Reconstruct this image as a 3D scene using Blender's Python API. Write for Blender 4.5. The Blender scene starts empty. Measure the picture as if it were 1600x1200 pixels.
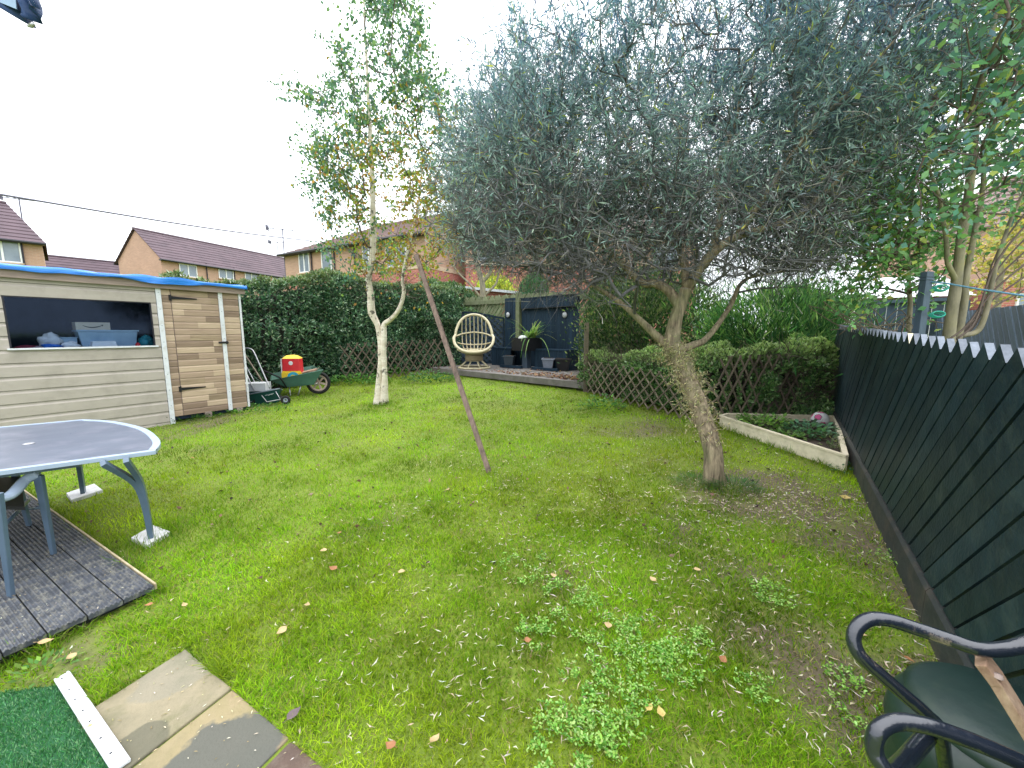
import bpy, math, random
import numpy as np
from mathutils import Vector, Matrix
random.seed(7)
rng = np.random.default_rng(7)
D = bpy.data
S = bpy.context.scene
col = S.collection
R = math.radians
# ------------------------------------------------------------------ camera
F = 610.0; PITCH = math.atan(80 / F); H = 1.6
cam_d = D.cameras.new('camera'); cam = D.objects.new('camera', cam_d); col.objects.link(cam)
cam.location = (0, 0, H); cam.rotation_euler = (math.pi / 2 - PITCH, 0, 0)
cam_d.sensor_width = 36; cam_d.lens = 36 * F / 1600; cam_d.clip_start = .05; cam_d.clip_end = 2000
S.camera = cam
# ------------------------------------------------------------------ sky, sun, exposure
W = D.worlds.new('World'); S.world = W; W.use_nodes = True
nt = W.node_tree; nt.nodes.clear()
sky = nt.nodes.new('ShaderNodeTexSky'); sky.sky_type = 'NISHITA'; sky.sun_disc = False
SUN_EL, SUN_ROT = R(42), R(200)
sky.sun_elevation = SUN_EL; sky.sun_rotation = SUN_ROT; sky.dust_density = 3; sky.air_density = 1.2
bw = nt.nodes.new('ShaderNodeHueSaturation'); bw.inputs['Saturation'].default_value = .35
mx = nt.nodes.new('ShaderNodeMixRGB'); mx.inputs[0].default_value = .88
# cloud deck of an overcast day: brighter overhead than at the horizon
tcw = nt.nodes.new('ShaderNodeTexCoord'); spw = nt.nodes.new('ShaderNodeSeparateXYZ'); nt.links.new(tcw.outputs['Generated'], spw.inputs[0])
mrw = nt.nodes.new('ShaderNodeMapRange'); nt.links.new(spw.outputs[2], mrw.inputs[0]); mrw.inputs[1].default_value = 0; mrw.inputs[2].default_value = 1
cmw = nt.nodes.new('ShaderNodeMixRGB'); nt.links.new(mrw.outputs[0], cmw.inputs[0]); cmw.inputs[1].default_value = (11.5, 12.4, 13.4, 1); cmw.inputs[2].default_value = (34, 34.6, 36, 1)
nt.links.new(cmw.outputs[0], mx.inputs[2])
bg = nt.nodes.new('ShaderNodeBackground'); bg.inputs[1].default_value = .1
ow = nt.nodes.new('ShaderNodeOutputWorld')
nt.links.new(sky.outputs[0], bw.inputs['Color']); nt.links.new(bw.outputs[0], mx.inputs[1])
nt.links.new(mx.outputs[0], bg.inputs[0]); nt.links.new(bg.outputs[0], ow.inputs[0])
sd = D.lights.new('sun', 'SUN'); sun = D.objects.new('sun', sd); col.objects.link(sun)
sd.energy = 1.5; sd.angle = R(12); sd.color = (1, .95, .87)
sun.rotation_euler = (math.pi / 2 - SUN_EL, 0, math.pi - SUN_ROT + math.pi); sun.location = (0, 0, 20)
S.view_settings.view_transform = 'Standard'; S.view_settings.look = 'None'
S.view_settings.exposure = 0.5; S.view_settings.gamma = 1
S.render.engine = 'CYCLES'
S.cycles.max_bounces = 6; S.cycles.transparent_max_bounces = 8
# ------------------------------------------------------------------ survey helpers
SL = .045; GY = R(30.5); GX_, GY_ = math.sin(GY), math.cos(GY)
CP, SP = math.cos(PITCH), math.sin(PITCH)
def gz(x, y):
    s = np.clip(np.asarray(x) * GX_ + np.asarray(y) * GY_, -3, 19)
    r = SL * s
    return float(r) if np.ndim(r) == 0 else r
def ray(u, v):
    a = (u - 800) / F; b = (600 - v) / F
    return (a, CP + b * SP, -SP + b * CP)
def P(u, v, h=0):
    d = ray(u, v); t = (H - h) / (SL * (d[0] * GX_ + d[1] * GY_) - d[2])
    return Vector((t * d[0], t * d[1], H + t * d[2]))
def AT(u, v, y):
    d = ray(u, v); t = y / d[1]
    return Vector((t * d[0], y, H + t * d[2]))
def hit(u, v, C, dr):                       # survey point on the upright plane through C along dr -> (distance along, z)
    d = ray(u, v); den = d[0] * dr[1] - d[1] * dr[0]
    t = (C[0] * dr[1] - C[1] * dr[0]) / den
    x, y = t * d[0], t * d[1]
    return (x - C[0]) * dr[0] + (y - C[1]) * dr[1], H + t * d[2]
def proj(p):                                # arrays (n,3) -> u, v
    x, y, z = p[:, 0], p[:, 1], p[:, 2] - H
    f = y * CP - z * SP; w = y * SP + z * CP
    return 800 + F * x / f, 600 - F * w / f
def G(x, y, h=0): return Vector((x, y, gz(x, y) + h))
# ------------------------------------------------------------------ noise in numpy
class VN:
    def __init__(s, seed, n=64): s.t = np.random.default_rng(seed).random((n, n)); s.n = n
    def __call__(s, x, y):
        xi = np.floor(x).astype(int); yi = np.floor(y).astype(int); fx = x - xi; fy = y - yi
        fx = fx * fx * (3 - 2 * fx); fy = fy * fy * (3 - 2 * fy); n = s.n
        a = s.t[xi % n, yi % n]; b = s.t[(xi + 1) % n, yi % n]; c = s.t[xi % n, (yi + 1) % n]; d = s.t[(xi + 1) % n, (yi + 1) % n]
        return (a * (1 - fx) + b * fx) * (1 - fy) + (c * (1 - fx) + d * fx) * fy
vn1, vn2, vn3 = VN(1), VN(2), VN(3)
def fbm(x, y): return .55 * vn1(x, y) + .3 * vn2(x * 2.1, y * 2.1) + .15 * vn3(x * 4.3, y * 4.3)
def inpoly(x, y, poly):
    x = np.asarray(x); y = np.asarray(y); r = np.zeros(x.shape, bool); n = len(poly)
    for i in range(n):
        x1, y1 = poly[i][0], poly[i][1]; x2, y2 = poly[(i + 1) % n][0], poly[(i + 1) % n][1]
        if y1 == y2: continue
        c = ((y1 > y) != (y2 > y)) & (x < (x2 - x1) * (y - y1) / (y2 - y1) + x1)
        r ^= c
    return r
# ------------------------------------------------------------------ materials
MATS = {}
def mat(name, c1, c2=None, rough=.7, scale=8, stretch=None, bump=.15, bscale=None, spec=.4, metal=0, objrand=0.0, dirt=None, dirt_amt=.5, dirt_scale=3, coat=0):
    if name in MATS: return MATS[name]
    m = D.materials.new(name); MATS[name] = m; m.use_nodes = True
    n = m.node_tree; N = n.nodes; L = n.links; b = N['Principled BSDF']
    c2 = c2 or tuple(x * .8 for x in c1)
    tc = N.new('ShaderNodeTexCoord'); mp = N.new('ShaderNodeMapping'); L.new(tc.outputs['Object'], mp.inputs[0])
    oi = N.new('ShaderNodeObjectInfo')
    if stretch: mp.inputs['Scale'].default_value = stretch
    va = N.new('ShaderNodeVectorMath'); va.operation = 'ADD'; L.new(mp.outputs[0], va.inputs[0])
    ms = N.new('ShaderNodeVectorMath'); ms.operation = 'SCALE'; cb = N.new('ShaderNodeCombineXYZ')
    for i in range(3): L.new(oi.outputs['Random'], cb.inputs[i])
    L.new(cb.outputs[0], ms.inputs[0]); ms.inputs['Scale'].default_value = 37; L.new(ms.outputs[0], va.inputs[1])
    nz = N.new('ShaderNodeTexNoise'); nz.inputs['Scale'].default_value = scale; nz.inputs['Detail'].default_value = 6
    nz.inputs['Roughness'].default_value = .65
    L.new(va.outputs[0], nz.inputs['Vector'])
    rp = N.new('ShaderNodeMapRange'); rp.inputs[1].default_value = .3; rp.inputs[2].default_value = .7; L.new(nz.outputs[0], rp.inputs[0])
    mc = N.new('ShaderNodeMixRGB'); L.new(rp.outputs[0], mc.inputs[0]); mc.inputs[1].default_value = (*c1, 1); mc.inputs[2].default_value = (*c2, 1)
    out = mc.outputs[0]
    if dirt:
        n2 = N.new('ShaderNodeTexNoise'); n2.inputs['Scale'].default_value = dirt_scale; n2.inputs['Detail'].default_value = 8
        n2.inputs['Roughness'].default_value = .7; L.new(tc.outputs['Object'], n2.inputs['Vector'])
        r2 = N.new('ShaderNodeMapRange'); r2.inputs[1].default_value = .48; r2.inputs[2].default_value = .68; r2.inputs[4].default_value = dirt_amt
        L.new(n2.outputs[0], r2.inputs[0]); m2 = N.new('ShaderNodeMixRGB'); L.new(r2.outputs[0], m2.inputs[0]); L.new(out, m2.inputs[1])
        m2.inputs[2].default_value = (*dirt, 1); out = m2.outputs[0]
    if objrand:
        hs = N.new('ShaderNodeHueSaturation'); mr = N.new('ShaderNodeMapRange'); mr.inputs[3].default_value = 1 - objrand; mr.inputs[4].default_value = 1 + objrand
        L.new(oi.outputs['Random'], mr.inputs[0]); L.new(mr.outputs[0], hs.inputs['Value']); L.new(out, hs.inputs['Color']); out = hs.outputs[0]
    L.new(out, b.inputs['Base Color'])
    b.inputs['Roughness'].default_value = rough; b.inputs['Metallic'].default_value = metal; b.inputs['Specular IOR Level'].default_value = spec
    b.inputs['Coat Weight'].default_value = coat
    if bump:
        bn = N.new('ShaderNodeTexNoise'); bn.inputs['Scale'].default_value = bscale or scale * 3; bn.inputs['Detail'].default_value = 5
        L.new(va.outputs[0], bn.inputs['Vector'])
        bp = N.new('ShaderNodeBump'); bp.inputs['Strength'].default_value = bump; bp.inputs['Distance'].default_value = .01
        L.new(bn.outputs[0], bp.inputs['Height']); L.new(bp.outputs[0], b.inputs['Normal'])
    return m
def leafmat(name, rough=.5, trans=.35, spec=.12, tint=(1.3, 1.35, .7, 1)):
    m = D.materials.new(name); m.use_nodes = True; N = m.node_tree.nodes; L = m.node_tree.links
    b = N['Principled BSDF']; at = N.new('ShaderNodeAttribute'); at.attribute_name = 'Col'
    L.new(at.outputs['Color'], b.inputs['Base Color']); b.inputs['Roughness'].default_value = rough; b.inputs['Specular IOR Level'].default_value = spec
    tr = N.new('ShaderNodeBsdfTranslucent'); g = N.new('ShaderNodeMixRGB'); g.blend_type = 'MULTIPLY'; g.inputs[0].default_value = 1
    g.inputs[2].default_value = tint; L.new(at.outputs['Color'], g.inputs[1]); L.new(g.outputs[0], tr.inputs[0])
    ms = N.new('ShaderNodeMixShader'); ms.inputs[0].default_value = trans
    L.new(b.outputs[0], ms.inputs[1]); L.new(tr.outputs[0], ms.inputs[2]); L.new(ms.outputs[0], N['Material Output'].inputs[0])
    return m
def glassmat(name, tint=(.75, .8, .85), refl=.12):
    m = D.materials.new(name); m.use_nodes = True; N = m.node_tree.nodes; L = m.node_tree.links; N.remove(N['Principled BSDF'])
    t = N.new('ShaderNodeBsdfTransparent'); t.inputs[0].default_value = (*tint, 1); g = N.new('ShaderNodeBsdfGlossy'); g.inputs['Roughness'].default_value = .05
    g.inputs[0].default_value = (.55, .7, 1, 1)
    fr = N.new('ShaderNodeFresnel'); fr.inputs[0].default_value = 1.45
    k_ = N.new('ShaderNodeMath'); k_.operation = 'MULTIPLY'; k_.inputs[1].default_value = .55; L.new(fr.outputs[0], k_.inputs[0])
    ms = N.new('ShaderNodeMixShader'); L.new(k_.outputs[0], ms.inputs[0])
    L.new(t.outputs[0], ms.inputs[1]); L.new(g.outputs[0], ms.inputs[2]); L.new(ms.outputs[0], N['Material Output'].inputs[0]); return m
def brickmat(name, c1, c2, mortar, sx=1.0):
    m = D.materials.new(name); m.use_nodes = True; N = m.node_tree.nodes; L = m.node_tree.links; b = N['Principled BSDF']
    tc = N.new('ShaderNodeTexCoord'); sp = N.new('ShaderNodeSeparateXYZ'); L.new(tc.outputs['Object'], sp.inputs[0])
    ad = N.new('ShaderNodeMath'); ad.operation = 'ADD'; L.new(sp.outputs[0], ad.inputs[0]); L.new(sp.outputs[1], ad.inputs[1])
    cb = N.new('ShaderNodeCombineXYZ'); L.new(ad.outputs[0], cb.inputs[0]); L.new(sp.outputs[2], cb.inputs[1])
    br = N.new('ShaderNodeTexBrick'); L.new(cb.outputs[0], br.inputs['Vector']); br.inputs['Scale'].default_value = 1
    br.inputs['Brick Width'].default_value = .225; br.inputs['Row Height'].default_value = .075; br.inputs['Mortar Size'].default_value = .008
    br.inputs['Color1'].default_value = (*c1, 1); br.inputs['Color2'].default_value = (*c2, 1); br.inputs['Mortar'].default_value = (*mortar, 1)
    nz = N.new('ShaderNodeTexNoise'); nz.inputs['Scale'].default_value = .8; nz.inputs['Detail'].default_value = 5
    L.new(tc.outputs['Object'], nz.inputs[0]); mr = N.new('ShaderNodeMapRange'); mr.inputs[3].default_value = .8; mr.inputs[4].default_value = 1.15
    L.new(nz.outputs[0], mr.inputs[0]); hs = N.new('ShaderNodeHueSaturation'); L.new(mr.outputs[0], hs.inputs['Value']); L.new(br.outputs[0], hs.inputs['Color'])
    L.new(hs.outputs[0], b.inputs['Base Color']); b.inputs['Roughness'].default_value = .9; return m

M = {}
M['tan'] = mat('tan_siding', (.425, .38, .335), (.375, .335, .29), .55, 3, (1, 1, 4), .08, dirt=(.24, .22, .18), dirt_amt=.45, dirt_scale=3)
M['white'] = mat('white_paint', (.72, .74, .78), (.62, .64, .68), .5, 5, None, .05, dirt=(.4, .38, .33), dirt_amt=.5, dirt_scale=9)
M['wood'] = mat('laminate_wood', (.46, .35, .235), (.27, .195, .125), .5, 3.0, (1.2, 1.2, 14), .05, objrand=.3)
M['fascia'] = mat('fascia_wood', (.36, .28, .24), (.22, .17, .15), .8, 4, (1, 1, 10), .2)
M['dark'] = mat('black_fence_paint', (.014, .032, .042), (.008, .018, .025), .5, 4, (2, 2, 2), .35, 25, spec=.18, objrand=.25, dirt=(.045, .065, .06), dirt_amt=.5, dirt_scale=7)
M['panelblue'] = mat('blue_black_panel_paint', (.016, .034, .054), (.009, .02, .034), .6, 4, (12, 12, 1), .25, 20, spec=.15, objrand=.2)
M['nfence'] = mat('grey_blue_fence_paint', (.07, .105, .15), (.045, .07, .10), .6, 4, (6, 6, 1), .25, 20, objrand=.2)
M['tip'] = mat('pale_board_end', (.21, .235, .285), (.12, .14, .17), .8, 30, None, .2, objrand=.25)
M['gravel'] = mat('dark_gravel_board', (.03, .035, .035), (.016, .02, .02), .7, 5, (1, 1, 3), .3, dirt=(.09, .07, .05), dirt_amt=.5, dirt_scale=6)
M['green_wood'] = mat('mossy_green_wood', (.2, .22, .13), (.12, .14, .07), .85, 6, (1, 1, 1), .3, dirt=(.09, .13, .04), dirt_amt=.7, dirt_scale=9, objrand=.2)
M['lath'] = mat('trellis_lath_wood', (.20, .165, .12), (.10, .08, .06), .85, 8, None, .25, objrand=.35)
M['prop'] = mat('pinkish_brown_timber', (.30, .215, .175), (.13, .09, .075), .8, 4, (14, 14, .6), .6, 20, dirt=(.07, .055, .045), dirt_amt=.75, dirt_scale=7)
M['deck'] = mat('weathered_grey_decking', (.075, .083, .10), (.03, .034, .042), .75, 5, (3, .5, 3), .4, 25, dirt=(.26, .25, .2), dirt_amt=.7, dirt_scale=22, objrand=.2)
M['deckend'] = mat('raw_timber_edge', (.5, .42, .28), (.3, .24, .14), .8, 12)
M['platform'] = mat('grey_platform_boards', (.21, .19, .18), (.12, .11, .10), .8, 5, (1, 6, 1), .3, objrand=.2, dirt=(.07, .08, .04), dirt_amt=.6)
M['slab'] = mat('buff_concrete_slab', (.31, .26, .17), (.19, .17, .11), .9, 5, None, .35, 90, dirt=(.12, .125, .05), dirt_amt=.75, dirt_scale=3.5)
M['slab2'] = mat('pinkish_concrete_slab', (.36, .27, .18), (.24, .19, .10), .85, 7, None, .35, 90, dirt=(.04, .045, .042), dirt_amt=.97, dirt_scale=.8)
M['slab3'] = mat('brown_concrete_slab', (.12, .08, .06), (.08, .055, .045), .85, 6, None, .35, 90, dirt=(.2, .17, .13), dirt_amt=.6, dirt_scale=12)
def stain(m, spots):
    N = m.node_tree.nodes; L = m.node_tree.links; b = N['Principled BSDF']; src = b.inputs['Base Color'].links[0].from_socket
    tc = N.new('ShaderNodeTexCoord'); nz = N.new('ShaderNodeTexNoise'); nz.inputs['Scale'].default_value = 9; nz.inputs['Detail'].default_value = 7; L.new(tc.outputs['Object'], nz.inputs[0])
    for c, rad, colr, amt in spots:
        vd = N.new('ShaderNodeVectorMath'); vd.operation = 'DISTANCE'; L.new(tc.outputs['Object'], vd.inputs[0]); vd.inputs[1].default_value = c
        ma = N.new('ShaderNodeMath'); ma.operation = 'MULTIPLY_ADD'; L.new(nz.outputs[0], ma.inputs[0]); ma.inputs[1].default_value = rad * 1.1; L.new(vd.outputs['Value'], ma.inputs[2])
        mr = N.new('ShaderNodeMapRange'); mr.inputs[1].default_value = rad * 1.5; mr.inputs[2].default_value = rad * 1.62; mr.inputs[3].default_value = amt; mr.inputs[4].default_value = 0; L.new(ma.outputs[0], mr.inputs[0])
        mm = N.new('ShaderNodeMixRGB'); L.new(mr.outputs[0], mm.inputs[0]); L.new(src, mm.inputs[1]); mm.inputs[2].default_value = (*colr, 1); src = mm.outputs[0]
    L.new(src, b.inputs['Base Color'])
stain(M['slab2'], [(P(330, 1180), .23, (.24, .21, .10), .5), (P(345, 1205), .21, (.085, .09, .08), .9)])
stain(M['slab'], [(P(215, 1170), .09, (.085, .085, .06), .7), (P(285, 1050), .16, (.20, .19, .15), .5)])
M['pad'] = mat('white_concrete_pad', (.66, .66, .68), (.5, .5, .5), .85, 12, None, .25, dirt=(.33, .33, .24), dirt_amt=.4, dirt_scale=14)
M['steel'] = mat('blue_grey_metal', (.085, .13, .185), (.065, .105, .155), .35, 6, None, .05, spec=.6)
M['tabletop'] = mat('smoky_glass_tabletop', (.125, .145, .19), (.09, .105, .145), .3, 2.5, (1, 2.5, 1), .03, dirt=(.21, .21, .27), dirt_amt=.6, dirt_scale=5)
M['tablerim'] = mat('pale_blue_grey_rim', (.34, .42, .52), (.28, .35, .45), .4, 8, None, .05)
M['blackpaint'] = mat('black_gloss_tube', (.008, .012, .02), (.012, .016, .028), .22, 14, None, .25, 40, spec=.7, dirt=(.28, .22, .17), dirt_amt=.85, dirt_scale=11, coat=.4)
for n_ in MATS['black_gloss_tube'].node_tree.nodes:
    if n_.type == 'MAP_RANGE' and abs(n_.inputs[1].default_value - .48) < 1e-3: n_.inputs[1].default_value = .62; n_.inputs[2].default_value = .7
M['binGreen'] = mat('dark_green_plastic', (.006, .024, .02), (.004, .017, .015), .45, 8, None, .15, spec=.5, dirt=(.07, .09, .05), dirt_amt=.3)
M['rawplank'] = mat('pale_raw_plank', (.5, .36, .25), (.3, .18, .12), .8, 5, (2, 12, 2), .3, dirt=(.16, .08, .05), dirt_amt=.6, dirt_scale=10)
M['cane'] = mat('pale_cane', (.56, .50, .33), (.42, .37, .23), .5, 20, None, .2)
M['canedark'] = mat('wound_cane', (.34, .28, .17), (.2, .16, .1), .6, 30, (1, 1, 8), .3)
M['cream'] = mat('cream_plank', (.76, .69, .52), (.64, .57, .42), .6, 4, (2, 2, 5), .1, dirt=(.33, .31, .18), dirt_amt=.5, dirt_scale=6)
M['soil'] = mat('dark_soil', (.055, .038, .028), (.03, .02, .015), .95, 12, None, .8, 30)
M['tarp'] = mat('bright_blue_tarpaulin', (.02, .24, .74), (.01, .12, .46), .35, 3, (1, 9, 9), .5, spec=.5)
M['blackiron'] = mat('black_iron', (.012, .012, .014), None, .45)
M['mowergreen'] = mat('mower_green_plastic', (.008, .06, .05), (.006, .045, .04), .4, 8)
M['barrowgreen'] = mat('barrow_green_metal', (.065, .16, .115), (.04, .11, .08), .5, 6, None, .1, dirt=(.12, .12, .09), dirt_amt=.5)
M['silver'] = mat('silver_tube', (.5, .5, .52), None, .35, 9, metal=.5)
M['rubber'] = mat('black_rubber', (.012, .012, .013), None, .8)
M['wheel'] = mat('pinkish_wheel_rim', (.55, .42, .38), (.4, .3, .26), .6, 9)
M['red'] = mat('red_bag_plastic', (.62, .03, .035), (.5, .02, .03), .4, 6)
M['yellow'] = mat('yellow_bag_plastic', (.75, .55, .03), (.68, .46, .03), .4, 6)
M['cyan'] = mat('cyan_print', (.03, .36, .5), None, .4)
M['whiteplastic'] = mat('white_plastic', (.66, .67, .68), (.55, .56, .57), .45, 8, None, .1)
M['greyplastic'] = mat('grey_plastic', (.3, .34, .4), (.24, .28, .34), .4, 8, None, .05)
M['tub'] = mat('clouded_plastic_tub', (.34, .45, .54), (.22, .32, .42), .35, 5)
M['cardboard'] = mat('cardboard', (.55, .47, .36), (.48, .4, .3), .8, 8)
M['ink'] = mat('black_ink', (.01, .01, .012), None, .6)
M['blueplastic'] = mat('blue_plastic_bag', (.02, .14, .52), (.01, .09, .38), .4, 9, None, .3)
M['teal'] = mat('teal_plastic', (.02, .22, .26), None, .5)
M['pink'] = mat('pink_ball_panel', (.62, .1, .26), (.45, .07, .2), .4, 9)
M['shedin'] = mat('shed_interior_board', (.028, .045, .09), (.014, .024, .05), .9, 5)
M['turf'] = mat('artificial_turf_backing', (.015, .10, .035), (.01, .07, .02), .8, 30)
M['roof1'] = mat('plum_brown_roof_tiles', (.105, .07, .085), (.06, .042, .053), .8, 1.2, None, .3, objrand=.05)
M['roof2'] = mat('brown_roof_tiles', (.19, .12, .11), (.12, .08, .075), .8, 1.2, None, .3)
M['gutter'] = mat('black_gutter', (.02, .02, .03), None, .5)
M['peach'] = brickmat('peach_brick', (.44, .27, .19), (.37, .225, .16), (.42, .31, .24))
M['redbrick'] = brickmat('red_brick', (.40, .13, .10), (.33, .10, .08), (.42, .27, .22))
M['band'] = mat('cream_stone_band', (.55, .42, .3), None, .8)
M['wframe'] = mat('white_window_frame', (.78, .79, .8), None, .4)
M['wglass'] = mat('curtained_window_glass', (.13, .17, .22), (.22, .27, .32), .12, 1.5, spec=.8, bump=0)
M['paleroof'] = mat('pale_conservatory_roof', (.62, .64, .68), None, .5)
M['bark_birch'] = mat('white_birch_bark', (.74, .70, .60), (.50, .42, .31), .8, 4, (1, 1, 5), .4, 20, dirt=(.05, .045, .035), dirt_amt=.85, dirt_scale=9)
for n_ in MATS['white_birch_bark'].node_tree.nodes:
    if n_.type == 'MAP_RANGE' and abs(n_.inputs[1].default_value - .48) < 1e-3: n_.inputs[1].default_value = .56; n_.inputs[2].default_value = .59
M['bark_willow'] = mat('mossy_olive_bark', (.38, .31, .2), (.05, .036, .025), .9, 5, (7, 7, 1.0), 1.0, 9, dirt=(.14, .17, .07), dirt_amt=.6, dirt_scale=3)
M['twig_willow'] = mat('grey_brown_twigs', (.15, .15, .15), (.06, .06, .065), .85, 5, None, .2)
M['bark_grey'] = mat('pale_grey_green_bark', (.34, .30, .21), (.13, .12, .09), .85, 4, (3, 3, 1), .6, dirt=(.3, .28, .12), dirt_amt=.6, dirt_scale=4)
M['twig'] = mat('brown_twigs', (.14, .105, .09), (.08, .06, .05), .85, 6, None, .2)
M['core'] = mat('shaded_inner_twigs', (.022, .026, .016), (.012, .014, .01), .95, 12, None, .8, 12)  # hedge core: interior shade is put into this near-black colour
M['leaf'] = leafmat('leaf'); M['grass'] = leafmat('grass_blade', .6, .4, .1); M['dryleaf'] = leafmat('dry_leaf', .7, .15, .2)
M['glossleaf'] = leafmat('glossy_leaf', .34, .2, .4)
M['silverleaf'] = leafmat('silvery_leaf', .5, .42, .15, (1.25, 1.35, 1.4, 1))
M['glass'] = glassmat('window_glass', (.8, .86, .93))
M['ledlamp'] = mat('frosted_lamp', (.4, .42, .44), None, .2)
M['greenline'] = mat('green_washing_line', (.02, .33, .25), None, .5)
M['blueline'] = mat('blue_washing_line', (.16, .36, .5), None, .5)
M['cablem'] = mat('grey_cable', (.12, .12, .17), None, .6)
M['sacking'] = mat('navy_fabric', (.02, .06, .18), (.015, .04, .12), .6, 8)
M['sackwhite'] = mat('pale_blue_fabric', (.3, .42, .6), None, .6)
# ------------------------------------------------------------------ object helpers
def tag(o, label=None, cat=None, group=None, kind=None):
    if label: o['label'] = label
    if cat: o['category'] = cat
    if group: o['group'] = group
    if kind: o['kind'] = kind
    return o
def empty(name, loc, rz=0, label=None, cat=None, group=None):
    o = D.objects.new(name, None); col.objects.link(o); o.location = loc; o.rotation_euler = (0, 0, rz); o.empty_display_size = .1
    return tag(o, label, cat, group)
class MB:
    def __init__(s): s.v = []; s.f = []; s.m = []
    def add(s, vs, fs, mi=0):
        k = len(s.v); s.v += [tuple(p) for p in vs]; s.f += [tuple(k + i for i in f) for f in fs]; s.m += [mi] * len(fs); return s
    def box(s, c, d, rot=None, mi=0, taper=None):
        hx, hy, hz = d[0] / 2, d[1] / 2, d[2] / 2; vs = []
        for z in (-1, 1):
            k = taper if (taper and z < 0) else 1
            for x, y in ((-1, -1), (1, -1), (1, 1), (-1, 1)): vs.append(Vector((x * hx * k, y * hy * k, z * hz)))
        if rot is not None:
            mt = rot if isinstance(rot, Matrix) else Matrix.Rotation(rot, 3, 'Z'); vs = [mt @ p for p in vs]
        c = Vector(c)
        return s.add([p + c for p in vs], [(0, 3, 2, 1), (4, 5, 6, 7), (0, 1, 5, 4), (1, 2, 6, 5), (2, 3, 7, 6), (3, 0, 4, 7)], mi)
    def beam(s, a, b, w, h, up=(0, 0, 1), mi=0):
        a, b = Vector(a), Vector(b); d = (b - a); L = d.length; d.normalize(); up = Vector(up)
        sd_ = d.cross(up)
        if sd_.length < 1e-4: sd_ = d.cross(Vector((1, 0, 0)))
        sd_.normalize(); u2 = sd_.cross(d)
        mt = Matrix((sd_, d, u2)).transposed()
        return s.box((a + b) / 2, (w, L, h), mt, mi)
    def prism(s, poly, z0, z1, mi=0):
        n = len(poly); vs = [(p[0], p[1], (z0 if not callable(z0) else z0(p))) for p in poly] + [(p[0], p[1], (z1 if not callable(z1) else z1(p))) for p in poly]
        fs = [tuple(range(n - 1, -1, -1)), tuple(range(n, 2 * n))] + [(i, (i + 1) % n, n + (i + 1) % n, n + i) for i in range(n)]
        return s.add(vs, fs, mi)
    def tube(s, pts, r, k=8, mi=0, cap=True, flat=1):
        pts = [Vector(p) for p in pts]; n = len(pts); vs = []; fs = []
        rs = r if isinstance(r, (list, tuple)) else [r] * n
        ref = None
        for i, p in enumerate(pts):
            d = (pts[min(i + 1, n - 1)] - pts[max(i - 1, 0)]).normalized()
            if ref is None:
                ref = d.cross(Vector((0, 0, 1)));
                if ref.length < .05: ref = d.cross(Vector((1, 0, 0)))
            ref = (ref - d * ref.dot(d)).normalized(); b = d.cross(ref)
            for j in range(k):
                a = 2 * math.pi * j / k; vs.append(p + (ref * math.cos(a) + b * math.sin(a) * flat) * rs[i])
        for i in range(n - 1):
            for j in range(k): fs.append((i * k + j, i * k + (j + 1) % k, (i + 1) * k + (j + 1) % k, (i + 1) * k + j))
        if cap: fs.append(tuple(range(k - 1, -1, -1))); fs.append(tuple((n - 1) * k + j for j in range(k)))
        return s.add(vs, fs, mi)
    def lathe(s, prof, c=(0, 0, 0), k=24, mi=0):
        vs = []; fs = []; n = len(prof)
        for r, z in prof:
            for j in range(k): a = 2 * math.pi * j / k; vs.append((c[0] + r * math.cos(a), c[1] + r * math.sin(a), c[2] + z))
        for i in range(n - 1):
            for j in range(k): fs.append((i * k + j, i * k + (j + 1) % k, (i + 1) * k + (j + 1) % k, (i + 1) * k + j))
        return s.add(vs, fs, mi)
    def ring(s, c, R_, r, n=24, k=6, mi=0, rot=None):
        pts = [];
        for i in range(n + 1):
            a = 2 * math.pi * i / n; p = Vector((R_ * math.cos(a), R_ * math.sin(a), 0))
            if rot is not None: p = rot @ p
            pts.append(p + Vector(c))
        return s.tube(pts, r, k, mi, False)
    def build(s, name, mats, parent=None, smooth=False, bevel=0):
        me = D.meshes.new(name); me.from_pydata(s.v, [], s.f)
        for m in (mats if isinstance(mats, (list, tuple)) else [mats]): me.materials.append(m)
        if any(s.m): me.polygons.foreach_set('material_index', s.m)
        if smooth: me.polygons.foreach_set('use_smooth', [True] * len(s.f))
        me.update(); o = D.objects.new(name, me); col.objects.link(o)
        if parent: o.parent = parent
        if bevel:
            b = o.modifiers.new('b', 'BEVEL'); b.width = bevel; b.segments = 2; b.limit_method = 'ANGLE'; b.harden_normals = False
        return o
def spline(pts, n=8):
    pts = [Vector(p) for p in pts]; out = []
    q = [pts[0] * 2 - pts[1]] + pts + [pts[-1] * 2 - pts[-2]]
    for i in range(1, len(q) - 2):
        for k in range(n):
            t = k / n; a, b, c, d = q[i - 1], q[i], q[i + 1], q[i + 2]
            out.append(.5 * ((2 * b) + (c - a) * t + (2 * a - 5 * b + 4 * c - d) * t * t + (3 * b - a - 3 * c + d) * t ** 3))
    out.append(pts[-1]); return out
def inst(me, name, parent, loc, rot=(0, 0, 0), scale=None):
    o = D.objects.new(name, me); col.objects.link(o); o.parent = parent; o.location = loc; o.rotation_euler = rot
    if scale: o.scale = scale
    return o
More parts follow.
